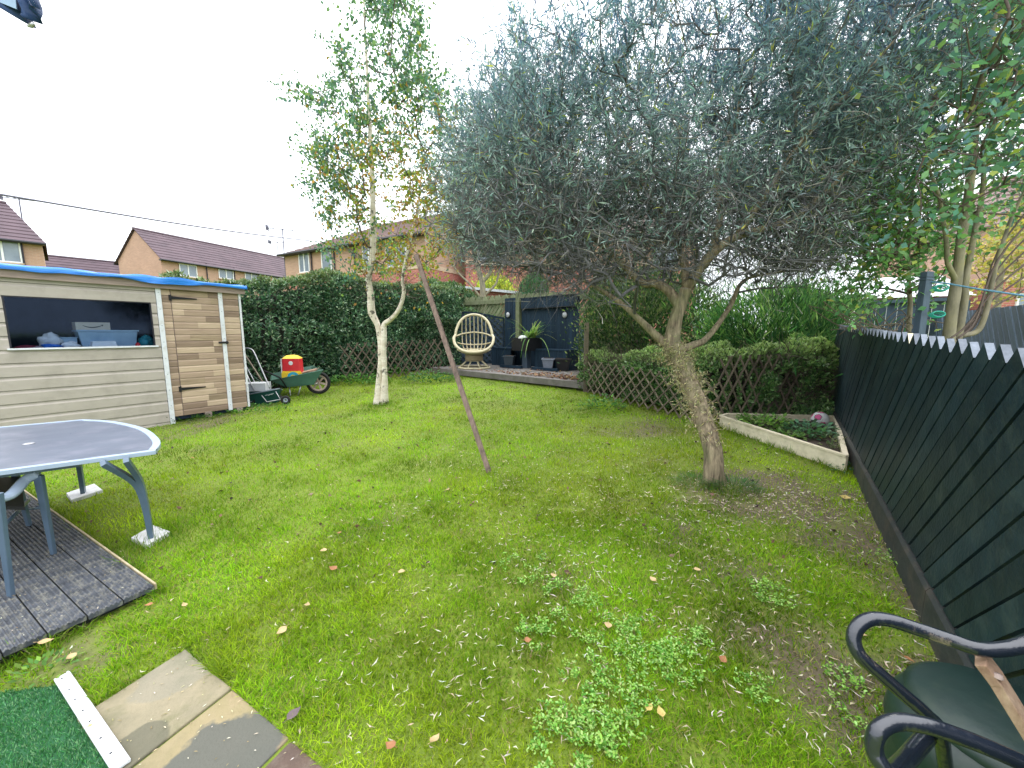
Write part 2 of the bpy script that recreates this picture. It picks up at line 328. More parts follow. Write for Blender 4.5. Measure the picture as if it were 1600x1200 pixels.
def npmesh(name, V, Fc, mats, colr=None, parent=None, smooth=False, mi=None):
    """V (n,3); Fc (m,k) array, every face k-sided"""
    me = D.meshes.new(name); k = Fc.shape[1]
    me.vertices.add(len(V)); me.vertices.foreach_set('co', np.ascontiguousarray(V, dtype=np.float32).ravel())
    me.loops.add(Fc.size); me.loops.foreach_set('vertex_index', np.ascontiguousarray(Fc, dtype=np.int32).ravel())
    me.polygons.add(len(Fc)); me.polygons.foreach_set('loop_start', np.arange(0, Fc.size, k, dtype=np.int32))
    try: me.polygons.foreach_set('loop_total', np.full(len(Fc), k, dtype=np.int32))
    except Exception: pass
    for m in (mats if isinstance(mats, (list, tuple)) else [mats]): me.materials.append(m)
    if smooth: me.polygons.foreach_set('use_smooth', np.ones(len(Fc), bool))
    if mi is not None: me.polygons.foreach_set('material_index', mi)
    if colr is not None:
        a = me.color_attributes.new('Col', 'FLOAT_COLOR', 'POINT'); c4 = np.ones((len(V), 4), np.float32); c4[:, :3] = colr; a.data.foreach_set('color', c4.ravel())
    me.update(); me.validate(); o = D.objects.new(name, me); col.objects.link(o)
    if parent: o.parent = parent
    return o
def unit(a): return a / (np.linalg.norm(a, axis=1, keepdims=True) + 1e-9)
def leaves_geo(pos, dr, nr, L, Wd, fold=.25, droop=.0):
    """folded diamond leaf: 2 triangles each"""
    n = len(pos); dr = unit(dr); sd_ = unit(np.cross(dr, nr)); up = np.cross(sd_, dr)
    L = np.broadcast_to(L, n)[:, None]; Wd = np.broadcast_to(Wd, n)[:, None]
    b = pos; t = pos + dr * L - up * droop * L; m = pos + dr * L * .45
    l = m + sd_ * Wd * .5 + up * Wd * fold; r = m - sd_ * Wd * .5 + up * Wd * fold
    V = np.stack([b, r, t, l], 1).reshape(-1, 3); i = np.arange(n)[:, None] * 4
    Fc = np.concatenate([np.concatenate([i, i + 1, i + 2], 1), np.concatenate([i, i + 2, i + 3], 1)], 0)
    return V, Fc
def pick(colors, n, jitter=.15, w=None):
    c = np.array(colors)[rng.choice(len(colors), n, p=w)]; return np.clip(c * (1 + jitter * rng.normal(size=(n, 1))) * (1 + .06 * rng.normal(size=(n, 3))), .004, .9)
def tubes_np(A, B, ra, rb, k=4):
    n = len(A); d = unit(B - A); ref = np.tile([0., 0., 1.], (n, 1)); ref[np.abs(d[:, 2]) > .9] = [1, 0, 0]
    s = unit(np.cross(d, ref)); u = np.cross(s, d); ang = np.arange(k) * 2 * math.pi / k
    ring = s[:, None] * np.cos(ang)[None, :, None] + u[:, None] * np.sin(ang)[None, :, None]
    V = np.concatenate([A[:, None] + ring * ra[:, None, None], B[:, None] + ring * rb[:, None, None]], 1).reshape(-1, 3)
    i = np.arange(n)[:, None] * 2 * k; Fc = []
    for j in range(k): j2 = (j + 1) % k; Fc.append(np.concatenate([i + j, i + j2, i + k + j2, i + k + j], 1))
    return V, np.concatenate(Fc, 0)
def grow(seeds, pts, w=.35):
    """connect crown points to the skeleton, near ones first. seeds: list of (n,3) polylines, each after the first starting on an existing node"""
    nodes = []; par = []; plen = []
    for s in seeds:
        s = np.array(s)
        start = -1
        if nodes:
            dd = np.linalg.norm(np.array(nodes) - s[0], axis=1); start = int(dd.argmin())
        for i, p in enumerate(s):
            nodes.append(p); par.append(start if i == 0 else len(nodes) - 2)
            plen.append(0 if par[-1] < 0 else plen[par[-1]] + np.linalg.norm(p - nodes[par[-1]]))
    nseed = len(nodes); cap = nseed + len(pts); Nn = np.zeros((cap, 3)); Nn[:nseed] = nodes; Pl = np.zeros(cap); Pl[:nseed] = plen
    minh = 3 if nseed > 6 else 0
    d0 = np.min(np.linalg.norm(pts[:, None] - Nn[None, minh:nseed], axis=2), 1); order = np.argsort(d0); k = nseed
    for i in order:
        p = pts[i]; d = np.linalg.norm(Nn[:k] - p, axis=1) + w * Pl[:k]; d[:minh] += 5; j = int(d.argmin())
        Nn[k] = p; par.append(j); Pl[k] = Pl[j] + np.linalg.norm(Nn[j] - p); k += 1
    return Nn[:k], np.array(par), nseed
def tree_branches(Nn, par, nseed, r_tip, expo=2.3, jit=.1, skip_thick=None):
    n = len(Nn); a = np.full(n, r_tip ** expo)
    ch = np.zeros(n)
    for i in range(n - 1, -1, -1):
        if par[i] >= 0 and i >= nseed: a[par[i]] += a[i]
    for i in range(nseed - 1, 0, -1):
        if par[i] >= 0: a[par[i]] += a[i]
    r = a ** (1 / expo); idx = np.arange(nseed, n); p = par[idx]
    A = Nn[p]; B = Nn[idx]; L = np.linalg.norm(B - A, axis=1, keepdims=True); mid = (A + B) / 2 + rng.normal(size=A.shape) * L * jit
    rb = np.minimum(r[idx], .013); ra = np.minimum(r[p], rb * 1.35)
    V1, F1 = tubes_np(A, mid, ra, (ra + rb) / 2, 5); V2, F2 = tubes_np(mid, B, (ra + rb) / 2, rb, 5)
    return np.concatenate([V1, V2]), np.concatenate([F1, F2 + len(V1)]), mid
def twigs(base, dirs, L, r, k=3, curve=.3, segs=2):
    n = len(base); L = np.broadcast_to(L, n)[:, None]; d = unit(dirs); A = base; Vs = []; Fs = []; off = 0; ends = []
    for s in range(segs):
        d = unit(d + rng.normal(size=d.shape) * curve); B = A + d * L / segs
        V, Fc = tubes_np(A, B, np.full(n, r * (1 - s * .4)), np.full(n, r * (1 - (s + 1) * .4 + .05)), k); Vs.append(V); Fs.append(Fc + off); off += len(V); ends.append((A, B, d)); A = B
    return np.concatenate(Vs), np.concatenate(Fs), ends
def crown_points(n, poly, yr, zmin=None, ell=None, thr=None, ns=1.0):
    """points inside a view cone between two distances and inside an ellipsoid"""
    out = []; us = [p[0] for p in poly]; vs = [p[1] for p in poly]; c = 0
    while c < n:
        m = n * 6; y = rng.uniform(*yr, m); u = rng.uniform(min(us), max(us), m); v = rng.uniform(min(vs), max(vs), m)
        ok = inpoly(u, v, poly); a = (u - 800) / F; b = (600 - v) / F; dy = CP + b * SP; t = y / dy
        p = np.stack([a * t, y, H + t * (-SP + b * CP)], 1)
        if ell is not None: ok &= (((p - np.array(ell[0])) / np.array(ell[1])) ** 2).sum(1) < 1
        if thr is not None: ok &= fbm(p[:, 0] * ns + p[:, 2] * .7 * ns, p[:, 1] * ns + p[:, 2] * ns * .8) > thr
        out.append(p[ok]); c += ok.sum()
    return np.concatenate(out)[:n]
def rdir(n): return unit(rng.normal(size=(n, 3)))
# ================================================================== GROUND
def axis_pts():
    a = np.concatenate([np.linspace(-600, -40, 12), np.linspace(-30, -10, 12), np.linspace(-9.5, 14, 95), np.linspace(16, 40, 12), np.linspace(60, 600, 12)]); return a
ax = axis_pts(); X_, Y_ = np.meshgrid(ax, ax, indexing='ij'); Zg = gz(X_, Y_); n_ = len(ax)
Vg = np.stack([X_, Y_, Zg], 2).reshape(-1, 3); ii, jj = np.meshgrid(np.arange(n_ - 1), np.arange(n_ - 1), indexing='ij'); q = (ii * n_ + jj).ravel()
def ground_mat():
    m = D.materials.new('mossy_lawn_soil'); m.use_nodes = True; N = m.node_tree.nodes; L = m.node_tree.links; b = N['Principled BSDF']
    tc = N.new('ShaderNodeTexCoord'); n1 = N.new('ShaderNodeTexNoise'); n1.inputs['Scale'].default_value = 1.3; n1.inputs['Detail'].default_value = 7; n1.inputs['Roughness'].default_value = .7
    n2 = N.new('ShaderNodeTexNoise'); n2.inputs['Scale'].default_value = 40; n2.inputs['Detail'].default_value = 4
    at = N.new('ShaderNodeAttribute'); at.attribute_name = 'Col'
    L.new(tc.outputs['Object'], n1.inputs[0]); L.new(tc.outputs['Object'], n2.inputs[0])
    c = N.new('ShaderNodeMixRGB'); c.inputs[1].default_value = (.07, .12, .012, 1); c.inputs[2].default_value = (.19, .25, .018, 1); L.new(n2.outputs[0], c.inputs[0])
    s = N.new('ShaderNodeMixRGB'); s.inputs[1].default_value = (.06, .05, .03, 1); s.inputs[2].default_value = (.17, .135, .08, 1); L.new(n2.outputs[0], s.inputs[0])
    ad = N.new('ShaderNodeMath'); ad.operation = 'MULTIPLY_ADD'; L.new(n1.outputs[0], ad.inputs[0]); ad.inputs[1].default_value = 1.1; L.new(at.outputs['Fac'], ad.inputs[2])
    mr = N.new('ShaderNodeMapRange'); mr.inputs[1].default_value = .62; mr.inputs[2].default_value = .85; L.new(ad.outputs[0], mr.inputs[0])
    mm = N.new('ShaderNodeMixRGB'); L.new(mr.outputs[0], mm.inputs[0]); L.new(c.outputs[0], mm.inputs[1]); L.new(s.outputs[0], mm.inputs[2])
    L.new(mm.outputs[0], b.inputs['Base Color']); b.inputs['Roughness'].default_value = .95
    bp = N.new('ShaderNodeBump'); bp.inputs['Strength'].default_value = .8; bp.inputs['Distance'].default_value = .02; L.new(n2.outputs[0], bp.inputs['Height']); L.new(bp.outputs[0], b.inputs['Normal'])
    return m
# bare patches: centre (px on the survey), radius m, strength
BARE = [(P(1230, 800), 1.0, .75), (P(1190, 760), .55, .8), (P(1330, 850), .6, .7), (P(1225, 1035), .42, .7), (P(1400, 930), .35, .8), (P(1480, 1060), .3, .7), (P(110, 1035), .22, 1.0),
        (P(200, 870), .3, .35), (P(890, 905), .28, .5), (P(1000, 665), .8, .45), (P(330, 655), 1.0, .45), (P(620, 800), .25, .4), (P(240, 950), .14, .6), (P(470, 680), .5, .2), (P(1180, 900), .35, .4), (P(700, 1040), .15, .3), (P(680, 1000), .12, .35)]
def bare(x, y):
    r = np.zeros_like(x)
    wob = fbm(x * 3 + 9, y * 3 + 4) * .55 + fbm(x * 11 + 9, y * 11 + 4) * .45
    for c, rad, s in BARE:
        d = np.hypot(x - c.x, y - c.y) / rad + (wob - .5) * 2.2; r = np.maximum(r, .62 * s * np.clip(1.35 - d * 1.3, 0, 1))
    return r
gcol = bare(Vg[:, 0], Vg[:, 1]) * .8
g = npmesh('ground', Vg, np.stack([q, q + n_, q + n_ + 1, q + 1], 1), ground_mat(), np.repeat(gcol[:, None], 3, 1), smooth=True); tag(g, kind='structure')

# key lines of the garden
FA = Vector((1.82, 1.36)); FB = P(1303, 664); FD = Vector((FB.x - FA.x, FB.y - FA.y)); FLEN = FD.length; FD.normalize()
SC = Vector((-5.59, 6.29)); SDIR = Vector((math.sin(R(34)), math.cos(R(34)))); SN = Vector((-SDIR.y, SDIR.x))
deck_poly = [P(243, 930), P(-160, 1115), P(-420, 860), P(75, 805)]
deck_poly = [P(243, 930), P(0, 1045), None, P(75, 805)]
e1 = (deck_poly[1] - deck_poly[0]); e2 = deck_poly[3] - deck_poly[0]
DK0 = deck_poly[0]; DKX = -Vector((e1.x, e1.y, 0)).normalized(); DKY = Vector((e2.x, e2.y, 0)).normalized()
DKL, DKW = 3.2, 3.4        # length away along -DKX, extent along DKY
deck_poly = [DK0, DK0 - DKX * DKL, DK0 - DKX * DKL + DKY * DKW, DK0 + DKY * DKW]
slabs = [[P(290, 1017), P(150, 1107), P(205, 1191), P(362, 1078)]]
sx = (slabs[0][3] - slabs[0][0]); sy = slabs[0][1] - slabs[0][0]
s_end = P(500, 1192)
nx = Vector((s_end.x - slabs[0][3].x, s_end.y - slabs[0][3].y, 0))
slab0 = [slabs[0][0], slabs[0][0] + sy * 1.18, slabs[0][3] + sy * 1.18, slabs[0][3]]
v1 = P(452, 1155) - slabs[0][3]
slab1 = [slab0[3] + v1 * .02, slab0[2] + v1 * .02, slab0[2] + v1, slab0[3] + v1]
slab2 = [slab0[3] + v1 * 1.03, slab0[2] + v1 * 1.03, slab0[2] + v1 * 2.1, slab0[3] + v1 * 2.1]
strip_a, strip_b = P(98, 1063), P(190, 1203)
sq_ = (strip_b - strip_a).normalized().cross(Vector((0, 0, 1))) * .035
strip_poly = [strip_a - sq_, strip_a + sq_, strip_b + sq_, strip_b - sq_]
turf_poly = [P(95, 1072), P(0, 1085), P(-250, 1120), P(-150, 1400), P(192, 1230)]
bed_poly = [P(1128, 667), P(1322, 738), FB.copy() + Vector((-.05, -.05, 0)), P(1140, 655)]
bed_poly = [P(1128, 668), P(1321, 737), P(1301, 668), P(1135, 664)]
plat_poly = [P(673, 582), P(914, 612), P(914, 612) + Vector((1.2, 4.5, 0)), P(673, 582) + Vector((-.2, 2.2, 0))]
pad1 = [P(205, 846), P(231, 858), P(266, 836), P(240, 826)]; pad2 = [P(104, 775), P(112, 786), P(161, 770), P(148, 760)]
shed_poly = [(SC + SDIR * 1.12), (SC - SDIR * 1.8), (SC - SDIR * 1.8 + SN * 2), (SC + SDIR * 1.12 + SN * 2)]
# ================================================================== GRASS
def blocked(x, y):
    r = np.zeros(x.shape, bool)
    for p in (strip_poly, deck_poly, [slab0[0], slab0[1], slab2[2], slab2[3]], pad1, pad2,  turf_poly, bed_poly, plat_poly, shed_poly): r |= inpoly(x, y, p)
    s = (x - FA.x) * FD.y - (y - FA.y) * FD.x
    r |= s > -.03
    return r
def make_grass():
    N0 = 2600000; x = rng.uniform(-7.5, 5.2, N0); y = rng.uniform(.9, 13.5, N0); d2 = x * x + y * y
    keep = rng.random(N0) < np.minimum(1, 4.2 / (d2 ** .88 + .6)); keep &= np.abs(x) < y * 1.42 + .5; x, y = x[keep], y[keep]
    k = ~blocked(x, y); x, y = x[k], y[k]
    # behind hedges no lawn
    hl = (y < 12.9 + .4 * 0) & ~((x < -2.2) & (y > 10.9 + (x + 5.2) * .72)) & ~((x > 1.4) & (y > 8.2 - (x - 1.5) * .68))
    x, y = x[hl], y[hl]
    bb = bare(x, y); nz1 = fbm(x * .9, y * .9); nz2 = fbm(x * 3.2 + 5, y * 3.2); nz3 = fbm(x * 9, y * 9)
    k = rng.random(len(x)) > np.clip(bb * 1.15 + (nz2 < .3) * .35 * (nz3 < .5), 0, .97); x, y, bb, nz1, nz2, nz3 = [a[k] for a in (x, y, bb, nz1, nz2, nz3)]
    n = len(x); d = np.hypot(x, y); tuft = np.clip((nz3 - .5) * 3 + (nz2 - .5) * 2.0, -.6, 1.2)
    L = (.033 + .017 * tuft) * rng.uniform(.6, 1.5, n) * (1 - .45 * bb); L = np.maximum(L, .008); edge = np.zeros(n)
    # long grass at edges of slabs, deck, trunk
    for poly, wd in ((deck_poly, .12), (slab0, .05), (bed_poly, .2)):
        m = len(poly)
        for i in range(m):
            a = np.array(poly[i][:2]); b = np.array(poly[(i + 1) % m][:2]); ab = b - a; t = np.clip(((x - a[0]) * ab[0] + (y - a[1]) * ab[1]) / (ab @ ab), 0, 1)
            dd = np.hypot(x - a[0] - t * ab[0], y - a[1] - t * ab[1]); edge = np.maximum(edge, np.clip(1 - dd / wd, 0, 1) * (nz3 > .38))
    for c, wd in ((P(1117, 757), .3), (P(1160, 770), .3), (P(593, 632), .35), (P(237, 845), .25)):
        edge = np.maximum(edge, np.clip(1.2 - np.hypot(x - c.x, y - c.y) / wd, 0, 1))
    L *= 1 + 1.6 * edge
    wdt = .0024 + .00085 * d
    az = rng.uniform(0, 2 * math.pi, n); lean = rng.uniform(.25, 1.0, n); dx, dy = np.cos(az), np.sin(az)
    base = np.stack([x, y, gz(x, y) - .002], 1); dirr = np.stack([dx * lean, dy * lean, np.ones(n)], 1); dirr = unit(dirr)
    side = np.stack([-dy, dx, np.zeros(n)], 1)
    a2 = rng.uniform(0, math.pi, n); side = np.stack([np.cos(a2), np.sin(a2), np.zeros(n)], 1)
    c_g = pick([(.13, .26, .008), (.175, .33, .012), (.225, .37, .016), (.26, .33, .03), (.06, .15, .008)], n, .16, [.26, .3, .24, .1, .1])
    yel = np.clip((nz1 - .47) * 2.4, 0, 1)[:, None] * .75; c_y = np.array([.31, .37, .02]); c_g = c_g * (1 + (np.clip(fbm(x * 1.7 + 30, y * 1.7) - .5, -.3, .3) * 1.5)[:, None]); c_g = c_g * (1 - yel) + c_y * yel * (c_g.mean(1, keepdims=True) / .16)
    dry = (rng.random(n) < .05 + .28 * bb + .12 * (nz2 < .4))[:, None]; c_g = np.where(dry, pick([(.34, .29, .14), (.27, .25, .09)], n), c_g)
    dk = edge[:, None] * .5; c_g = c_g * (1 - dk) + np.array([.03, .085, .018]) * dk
    near = d < 3.6
    # near: quad + tip (as 3 tris); far: one tri
    def bld(m, three):
        b = base[m]; s = side[m] * (wdt[m] * .5)[:, None]; dd = dirr[m]; Lm = L[m][:, None]; c = c_g[m]; k_ = len(b)
        if three:
            mid = b + dd * Lm * .55; tip = mid + unit(dd + np.stack([dx[m], dy[m], -.2 * np.ones(k_)], 1) * .7) * Lm * .55
            V = np.stack([b - s, b + s, mid + s * .8, mid - s * .8, tip], 1).reshape(-1, 3); i = np.arange(k_)[:, None] * 5
            Fc = np.concatenate([np.concatenate([i, i + 1, i + 2], 1), np.concatenate([i, i + 2, i + 3], 1), np.concatenate([i + 3, i + 2, i + 4], 1)]); return V, Fc, np.repeat(c, 5, 0)
        V = np.stack([b - s, b + s, b + dd * Lm], 1).reshape(-1, 3); i = np.arange(k_)[:, None] * 3
        return V, np.concatenate([i, i + 1, i + 2], 1), np.repeat(c, 3, 0)
    V1, F1, C1 = bld(near, True); V2, F2, C2 = bld(~near, False)
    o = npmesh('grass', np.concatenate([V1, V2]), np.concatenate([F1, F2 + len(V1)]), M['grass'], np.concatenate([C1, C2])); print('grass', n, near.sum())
    tag(o, 'short mossy green lawn grass covering the garden between decking and fence', 'grass', kind='stuff')
make_grass()
# ================================================================== SLAB PATH, TURF, STRIP
path = MB(); path.prism([(p.x, p.y) for p in [slab0[0] + (slab0[0] - slab0[2]) * .01, slab0[1], slab2[2], slab2[3]]], lambda p: gz(*p) - .1, lambda p: gz(*p) - .012)
path = path.build('path', M['soil']); tag(path, kind='structure')
for pl, mm, hh in ((slab0, M['slab'], .012), (slab1, M['slab2'], .008), (slab2, M['slab3'], .004)):
    b = MB(); b.prism([(p.x, p.y) for p in pl], lambda p: gz(*p) - .04, lambda p, hh=hh: gz(*p) + hh); b.build('slab', mm, path, bevel=.006)
def turf():
    b = MB(); b.prism([(p.x, p.y) for p in turf_poly], lambda p: gz(*p) - .02, lambda p: gz(*p) + .006); root = b.build('artificial_turf', M['turf'])
    tag(root, 'corner of bright green artificial turf beside the white edging strip', 'artificial turf')
    n = 42000; x = rng.uniform(-2.6, -.8, n); y = rng.uniform(.9, 1.75, n); k = inpoly(x, y, turf_poly); x, y = x[k], y[k]; n = len(x)
    b0 = np.stack([x, y, gz(x, y) + .005], 1); dr = unit(rng.normal(size=(n, 3)) * .6 + [-.5, .3, 1]); nr = rdir(n)
    V, Fc = leaves_geo(b0, dr, nr, rng.uniform(.012, .024, n), .0035); c = np.repeat(pick([(.045, .18, .06), (.075, .25, .095), (.03, .13, .045), (.16, .32, .17)], n), 4, 0)
    o = npmesh('turf_fibres', V, Fc, M['grass'], c, root); o['kind'] = 'stuff'
turf()
def strip():
    a, b_ = strip_a, strip_b; d = (b_ - a).normalized(); b = MB(); a = a + Vector((0, 0, .022)); e = a + d * .75; b.beam(a, e, .05, .012)
    root = b.build('edging_strip', M['white'], bevel=.002); tag(root, 'white edging strip with screw holes lying between turf and slabs', 'edging strip')
    sdv = d.cross(Vector((0, 0, 1)))
    c = MB(); c.beam(a - sdv * .018 + Vector((0, 0, .008)), e - sdv * .018 + Vector((0, 0, .008)), .006, .004); c.build('raised_lip', M['white'], root)
    for t in (.03, .14, .23, .33, .42, .55, .66):
        c = MB(); p = a + d * t + Vector((0, 0, .0065)) + sdv * .006; c.lathe([(0, .001), (.004, .001), (.0045, 0)], p, 8); c.build('screw', M['blackiron'], root)
strip()
# ================================================================== DECKING
def decking():
    rz = math.atan2(DKY.y, DKY.x)      # planks run along DKY (away), side by side toward the camera-left
    z = gz(DK0.x, DK0.y) + .065
    root = empty('decking', (DK0.x, DK0.y, z), rz, 'low weathered grey grooved decking under the patio table', 'decking')
    # local: x along DKY, y along -DKX or so
    loc_y = Vector((-math.sin(rz), math.cos(rz), 0)); sgn = 1 if loc_y.dot(-DKX) > 0 else -1
    w = .142; k = int(DKL / w); pb = MB(); ng = 7
    prof = []
    for i in range(ng * 4 + 1):
        y = i / (ng * 4) * (w - .006); ph = i % 4; prof.append((y, -.007 if ph in (0, 3) else 0))
    nP = len(prof); vs = [(0, y * sgn, zz) for y, zz in prof] + [(DKW, y * sgn, zz) for y, zz in prof] + [(0, 0, -.03), (0, (w - .006) * sgn, -.03), (DKW, 0, -.03), (DKW, (w - .006) * sgn, -.03)]
    fs = [(i, i + 1, nP + i + 1, nP + i) for i in range(nP - 1)] + [tuple([2 * nP] + list(range(nP)) + [2 * nP + 1]), tuple([2 * nP + 2] + list(range(nP, 2 * nP)) + [2 * nP + 3]), (0, nP, 2 * nP + 2, 2 * nP), (nP - 1, 2 * nP + 1, 2 * nP + 3, 2 * nP - 1)]
    pb.add(vs, fs); first = pb.build('plank', M['deck'], root)
    # the corner is cut where the boards end unevenly
    for i in range(1, k):
        inst(first.data, 'plank', root, (random.uniform(-.012, .012) - (.0 if i < 1 else 0), i * w * sgn, random.uniform(-.002, .002)))
    b = MB(); b.box((DKW / 2, -.007 * sgn, -.012), (DKW, .009, .035)); b.build('edge_board', M['deckend'], root)
    b = MB(); b.box((.08, DKL / 2 * sgn, -.055), (.05, DKL, .05)); b.build('joist', M['gravel'], root)
decking()
# ================================================================== SHED
SH = lambda x, y, z: Vector((SC.x + SDIR.x * x + SN.x * y, SC.y + SDIR.y * x + SN.y * y, z))
def shed():
    rz = math.atan2(SDIR.y, SDIR.x); z0 = .1
    root = empty('garden_shed', (SC.x, SC.y, 0), rz, 'wooden garden shed with tan siding, wood-look door and blue tarpaulin roof', 'shed')
    XL, XR, DPT, ZT = -1.78, 1.13, 1.9, 2.36
    h = lambda u, v: hit(u, v, SC, SDIR)
    wx0 = h(8, 500)[0]; wx1 = h(238, 500)[0]; wz1 = h(120, 467)[1]; wz0 = h(120, 543)[1]
    # tan siding: lapped boards
    e = .175
    def board(x0, x1, z, hgt, m, name='board', th=.022, par=root):
        b = MB(); hh = hgt
        prof = [(0, 0), (-th, .0), (-th, hh * .72), (-th * .45, hh * .86), (-th * .3, hh), (0, hh)]
        vs = [(x0, y, z + zz) for y, zz in prof] + [(x1, y, z + zz) for y, zz in prof]; n = len(prof)
        fs = [(i, n + i, n + (i + 1) % n, (i + 1) % n) for i in range(n)] + [tuple(range(n)), tuple(range(2 * n - 1, n - 1, -1))]
        b.add(vs, fs); return b.build(name, m, par)
    z = wz0 - .012
    zs = []
    while z > z0: zs.append(z); z -= e
    for zt in zs: board(XL + .03, -.035, max(zt - e + .004, z0 - .02), min(e - .004, zt - z0 + .02), M['tan'])
    z = wz0 - .012
    while z < wz1 - .01:
        hh = min(e - .004, wz1 - z)
        board(XL + .03, wx0 - .002, z, hh, M['tan']); board(wx1 + .002, -.035, z, hh, M['tan']); z += e
    z = wz1
    while z < ZT - .02: board(XL + .03, -.035, z, min(e - .004, ZT - z), M['tan']); z += e
    # window
    b = MB(); fw = .02
    b.box(((wx0 + wx1) / 2, -.03, wz0 - .004), (wx1 - wx0 + .05, .05, .022)); wf = b.build('window_sill', M['white'], root)
    b = MB(); b.box(((wx0 + wx1) / 2, -.008, wz1 - .008), (wx1 - wx0, .02, .016)); b.box((wx0 + .008, -.008, (wz0 + wz1) / 2), (.016, .02, wz1 - wz0 - .03)); b.box((wx1 - .008, -.008, (wz0 + wz1) / 2), (.016, .02, wz1 - wz0 - .03))
    win = b.build('window', M['gutter'], root)
    b = MB(); b.box(((wx0 + wx1) / 2, 0, (wz0 + wz1) / 2), (wx1 - wx0 - .03, .005, wz1 - wz0 - .03)); b.build('pane', M['glass'], win)
    # shell: side, back, floor
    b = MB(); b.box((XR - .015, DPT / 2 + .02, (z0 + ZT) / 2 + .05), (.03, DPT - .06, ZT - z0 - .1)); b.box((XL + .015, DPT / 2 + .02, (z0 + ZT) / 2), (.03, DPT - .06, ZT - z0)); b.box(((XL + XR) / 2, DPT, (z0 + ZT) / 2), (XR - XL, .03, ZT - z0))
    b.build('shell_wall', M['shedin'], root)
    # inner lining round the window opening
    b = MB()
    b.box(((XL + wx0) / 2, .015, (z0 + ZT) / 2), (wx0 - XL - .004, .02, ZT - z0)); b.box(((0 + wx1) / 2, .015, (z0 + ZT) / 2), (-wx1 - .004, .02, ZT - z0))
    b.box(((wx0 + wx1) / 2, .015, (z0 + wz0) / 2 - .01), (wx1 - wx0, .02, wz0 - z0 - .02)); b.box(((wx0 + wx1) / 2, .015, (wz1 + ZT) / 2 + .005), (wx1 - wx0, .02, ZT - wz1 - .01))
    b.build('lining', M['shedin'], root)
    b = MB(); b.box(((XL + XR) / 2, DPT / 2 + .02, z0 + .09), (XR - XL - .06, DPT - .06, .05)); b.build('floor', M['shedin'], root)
    b = MB(); b.box((-.9, .32, wz0 - .03), (1.6, .5, .025)); b.build('shelf', M['fascia'], root)
    # wood-look front: door planks and jamb planks in short random lengths
    dl = h(277, 560)[0]; dr = h(352, 560)[0]; dz0 = z0 + .13
    pe = (2.30 - dz0) / 20
    woods = [mat('laminate_light', (.56, .43, .31), (.42, .31, .215), .5, 3.0, (1.2, 1.2, 16), .05), mat('laminate_mid', (.44, .325, .235), (.31, .22, .155), .5, 3.0, (1.2, 1.2, 16), .05), mat('laminate_dark', (.30, .215, .155), (.19, .13, .09), .5, 3.0, (1.2, 1.2, 16), .05), M['wood']]
    b = MB(); b.box(((dl + dr) / 2, .004, (dz0 + 2.3) / 2), (dr - dl, .012, 2.3 - dz0 - .01)); door = b.build('door', M['fascia'], root)
    rr = random.Random(3)
    for k in range(20):
        z = dz0 + k * pe; x = dl + .006
        cuts = sorted(rr.uniform(dl + .15, dr - .12) for _ in range(rr.choice([0, 1, 1]))) + [dr - .03]
        last = None
        for c in cuts:
            mi = rr.choice([m_ for m_ in (0, 0, 1, 1, 2, 3) if m_ != last]); last = mi
            board(x, c - .001, z, pe - .002, woods[mi], 'plank', .012, door); x = c
        if k % 1 == 0:
            board(.03, dl - .006, z, pe - .002, woods[rr.choice((0, 1, 1, 2))], 'plank', .012)
            board(dr + .03, XR - .02, z, pe - .002, woods[rr.choice((0, 1, 1, 2))], 'plank', .012)
    # white corner trims with screws
    for nm, x, za, zb, w_ in (('corner_trim', 0, .06, 2.33, .062), ('door_strip', dr, dz0 - .02, 2.31, .06), ('corner_trim', XR, dz0, 2.3, .03), ('corner_trim', XL + .012, .03, 2.36, .045)):
        b = MB(); b.box((x, -.028, (za + zb) / 2), (w_, .022, zb - za)); t = b.build(nm, M['white'], root, bevel=.003)
        for s in range(9):
            c = MB(); c.lathe([(0, .002), (.006, .002), (.007, 0)], (0, 0, 0), 8); o = c.build('screw', M['greyplastic'], t); o.location = (x, -.0395, za + .1 + s * (zb - za - .2) / 8); o.rotation_euler = (math.pi / 2, 0, 0)
    # hinges and latch
    for zz in (h(280, 466)[1], h(290, 607)[1]):
        b = MB(); y = -.02; L = .34
        b.add([(dl - .03, y, zz - .045), (dl - .002, y, zz - .045), (dl - .002, y, zz + .045), (dl - .03, y, zz + .045)] + [(dl - .03, y - .008, zz - .045), (dl - .002, y - .008, zz - .045), (dl - .002, y - .008, zz + .045), (dl - .03, y - .008, zz + .045)], [(0, 1, 2, 3), (4, 7, 6, 5), (0, 4, 5, 1), (2, 6, 7, 3), (1, 5, 6, 2), (0, 3, 7, 4)])
        b.add([(dl, y, zz - .024), (dl + L, y, zz - .008), (dl + L, y, zz + .008), (dl, y, zz + .024), (dl, y - .008, zz - .024), (dl + L, y - .008, zz - .008), (dl + L, y - .008, zz + .008), (dl, y - .008, zz + .024)], [(0, 1, 2, 3), (4, 7, 6, 5), (0, 4, 5, 1), (2, 6, 7, 3), (1, 5, 6, 2), (0, 3, 7, 4)])
        b.tube([(dl - .002, y - .006, zz - .05), (dl - .002, y - .006, zz + .05)], .008, 8)
        b.build('hinge', M['blackiron'], door)
    zl = h(351, 535)[1]; b = MB(); b.box((dr - .02, -.048, zl), (.15, .014, .035)); b.tube([(dr - .08, -.065, zl), (dr + .05, -.065, zl)], .009, 8); b.box((dr + .03, -.055, zl), (.02, .03, .05)); b.build('latch', M['blackiron'], door, bevel=.002)
    # roof, fascia, tarpaulin
    b = MB(); b.box(((XL + XR) / 2, -.058, 2.345), (XR - XL + .16, .026, .105)); b.build('fascia', M['fascia'], root)
    zr = 2.395
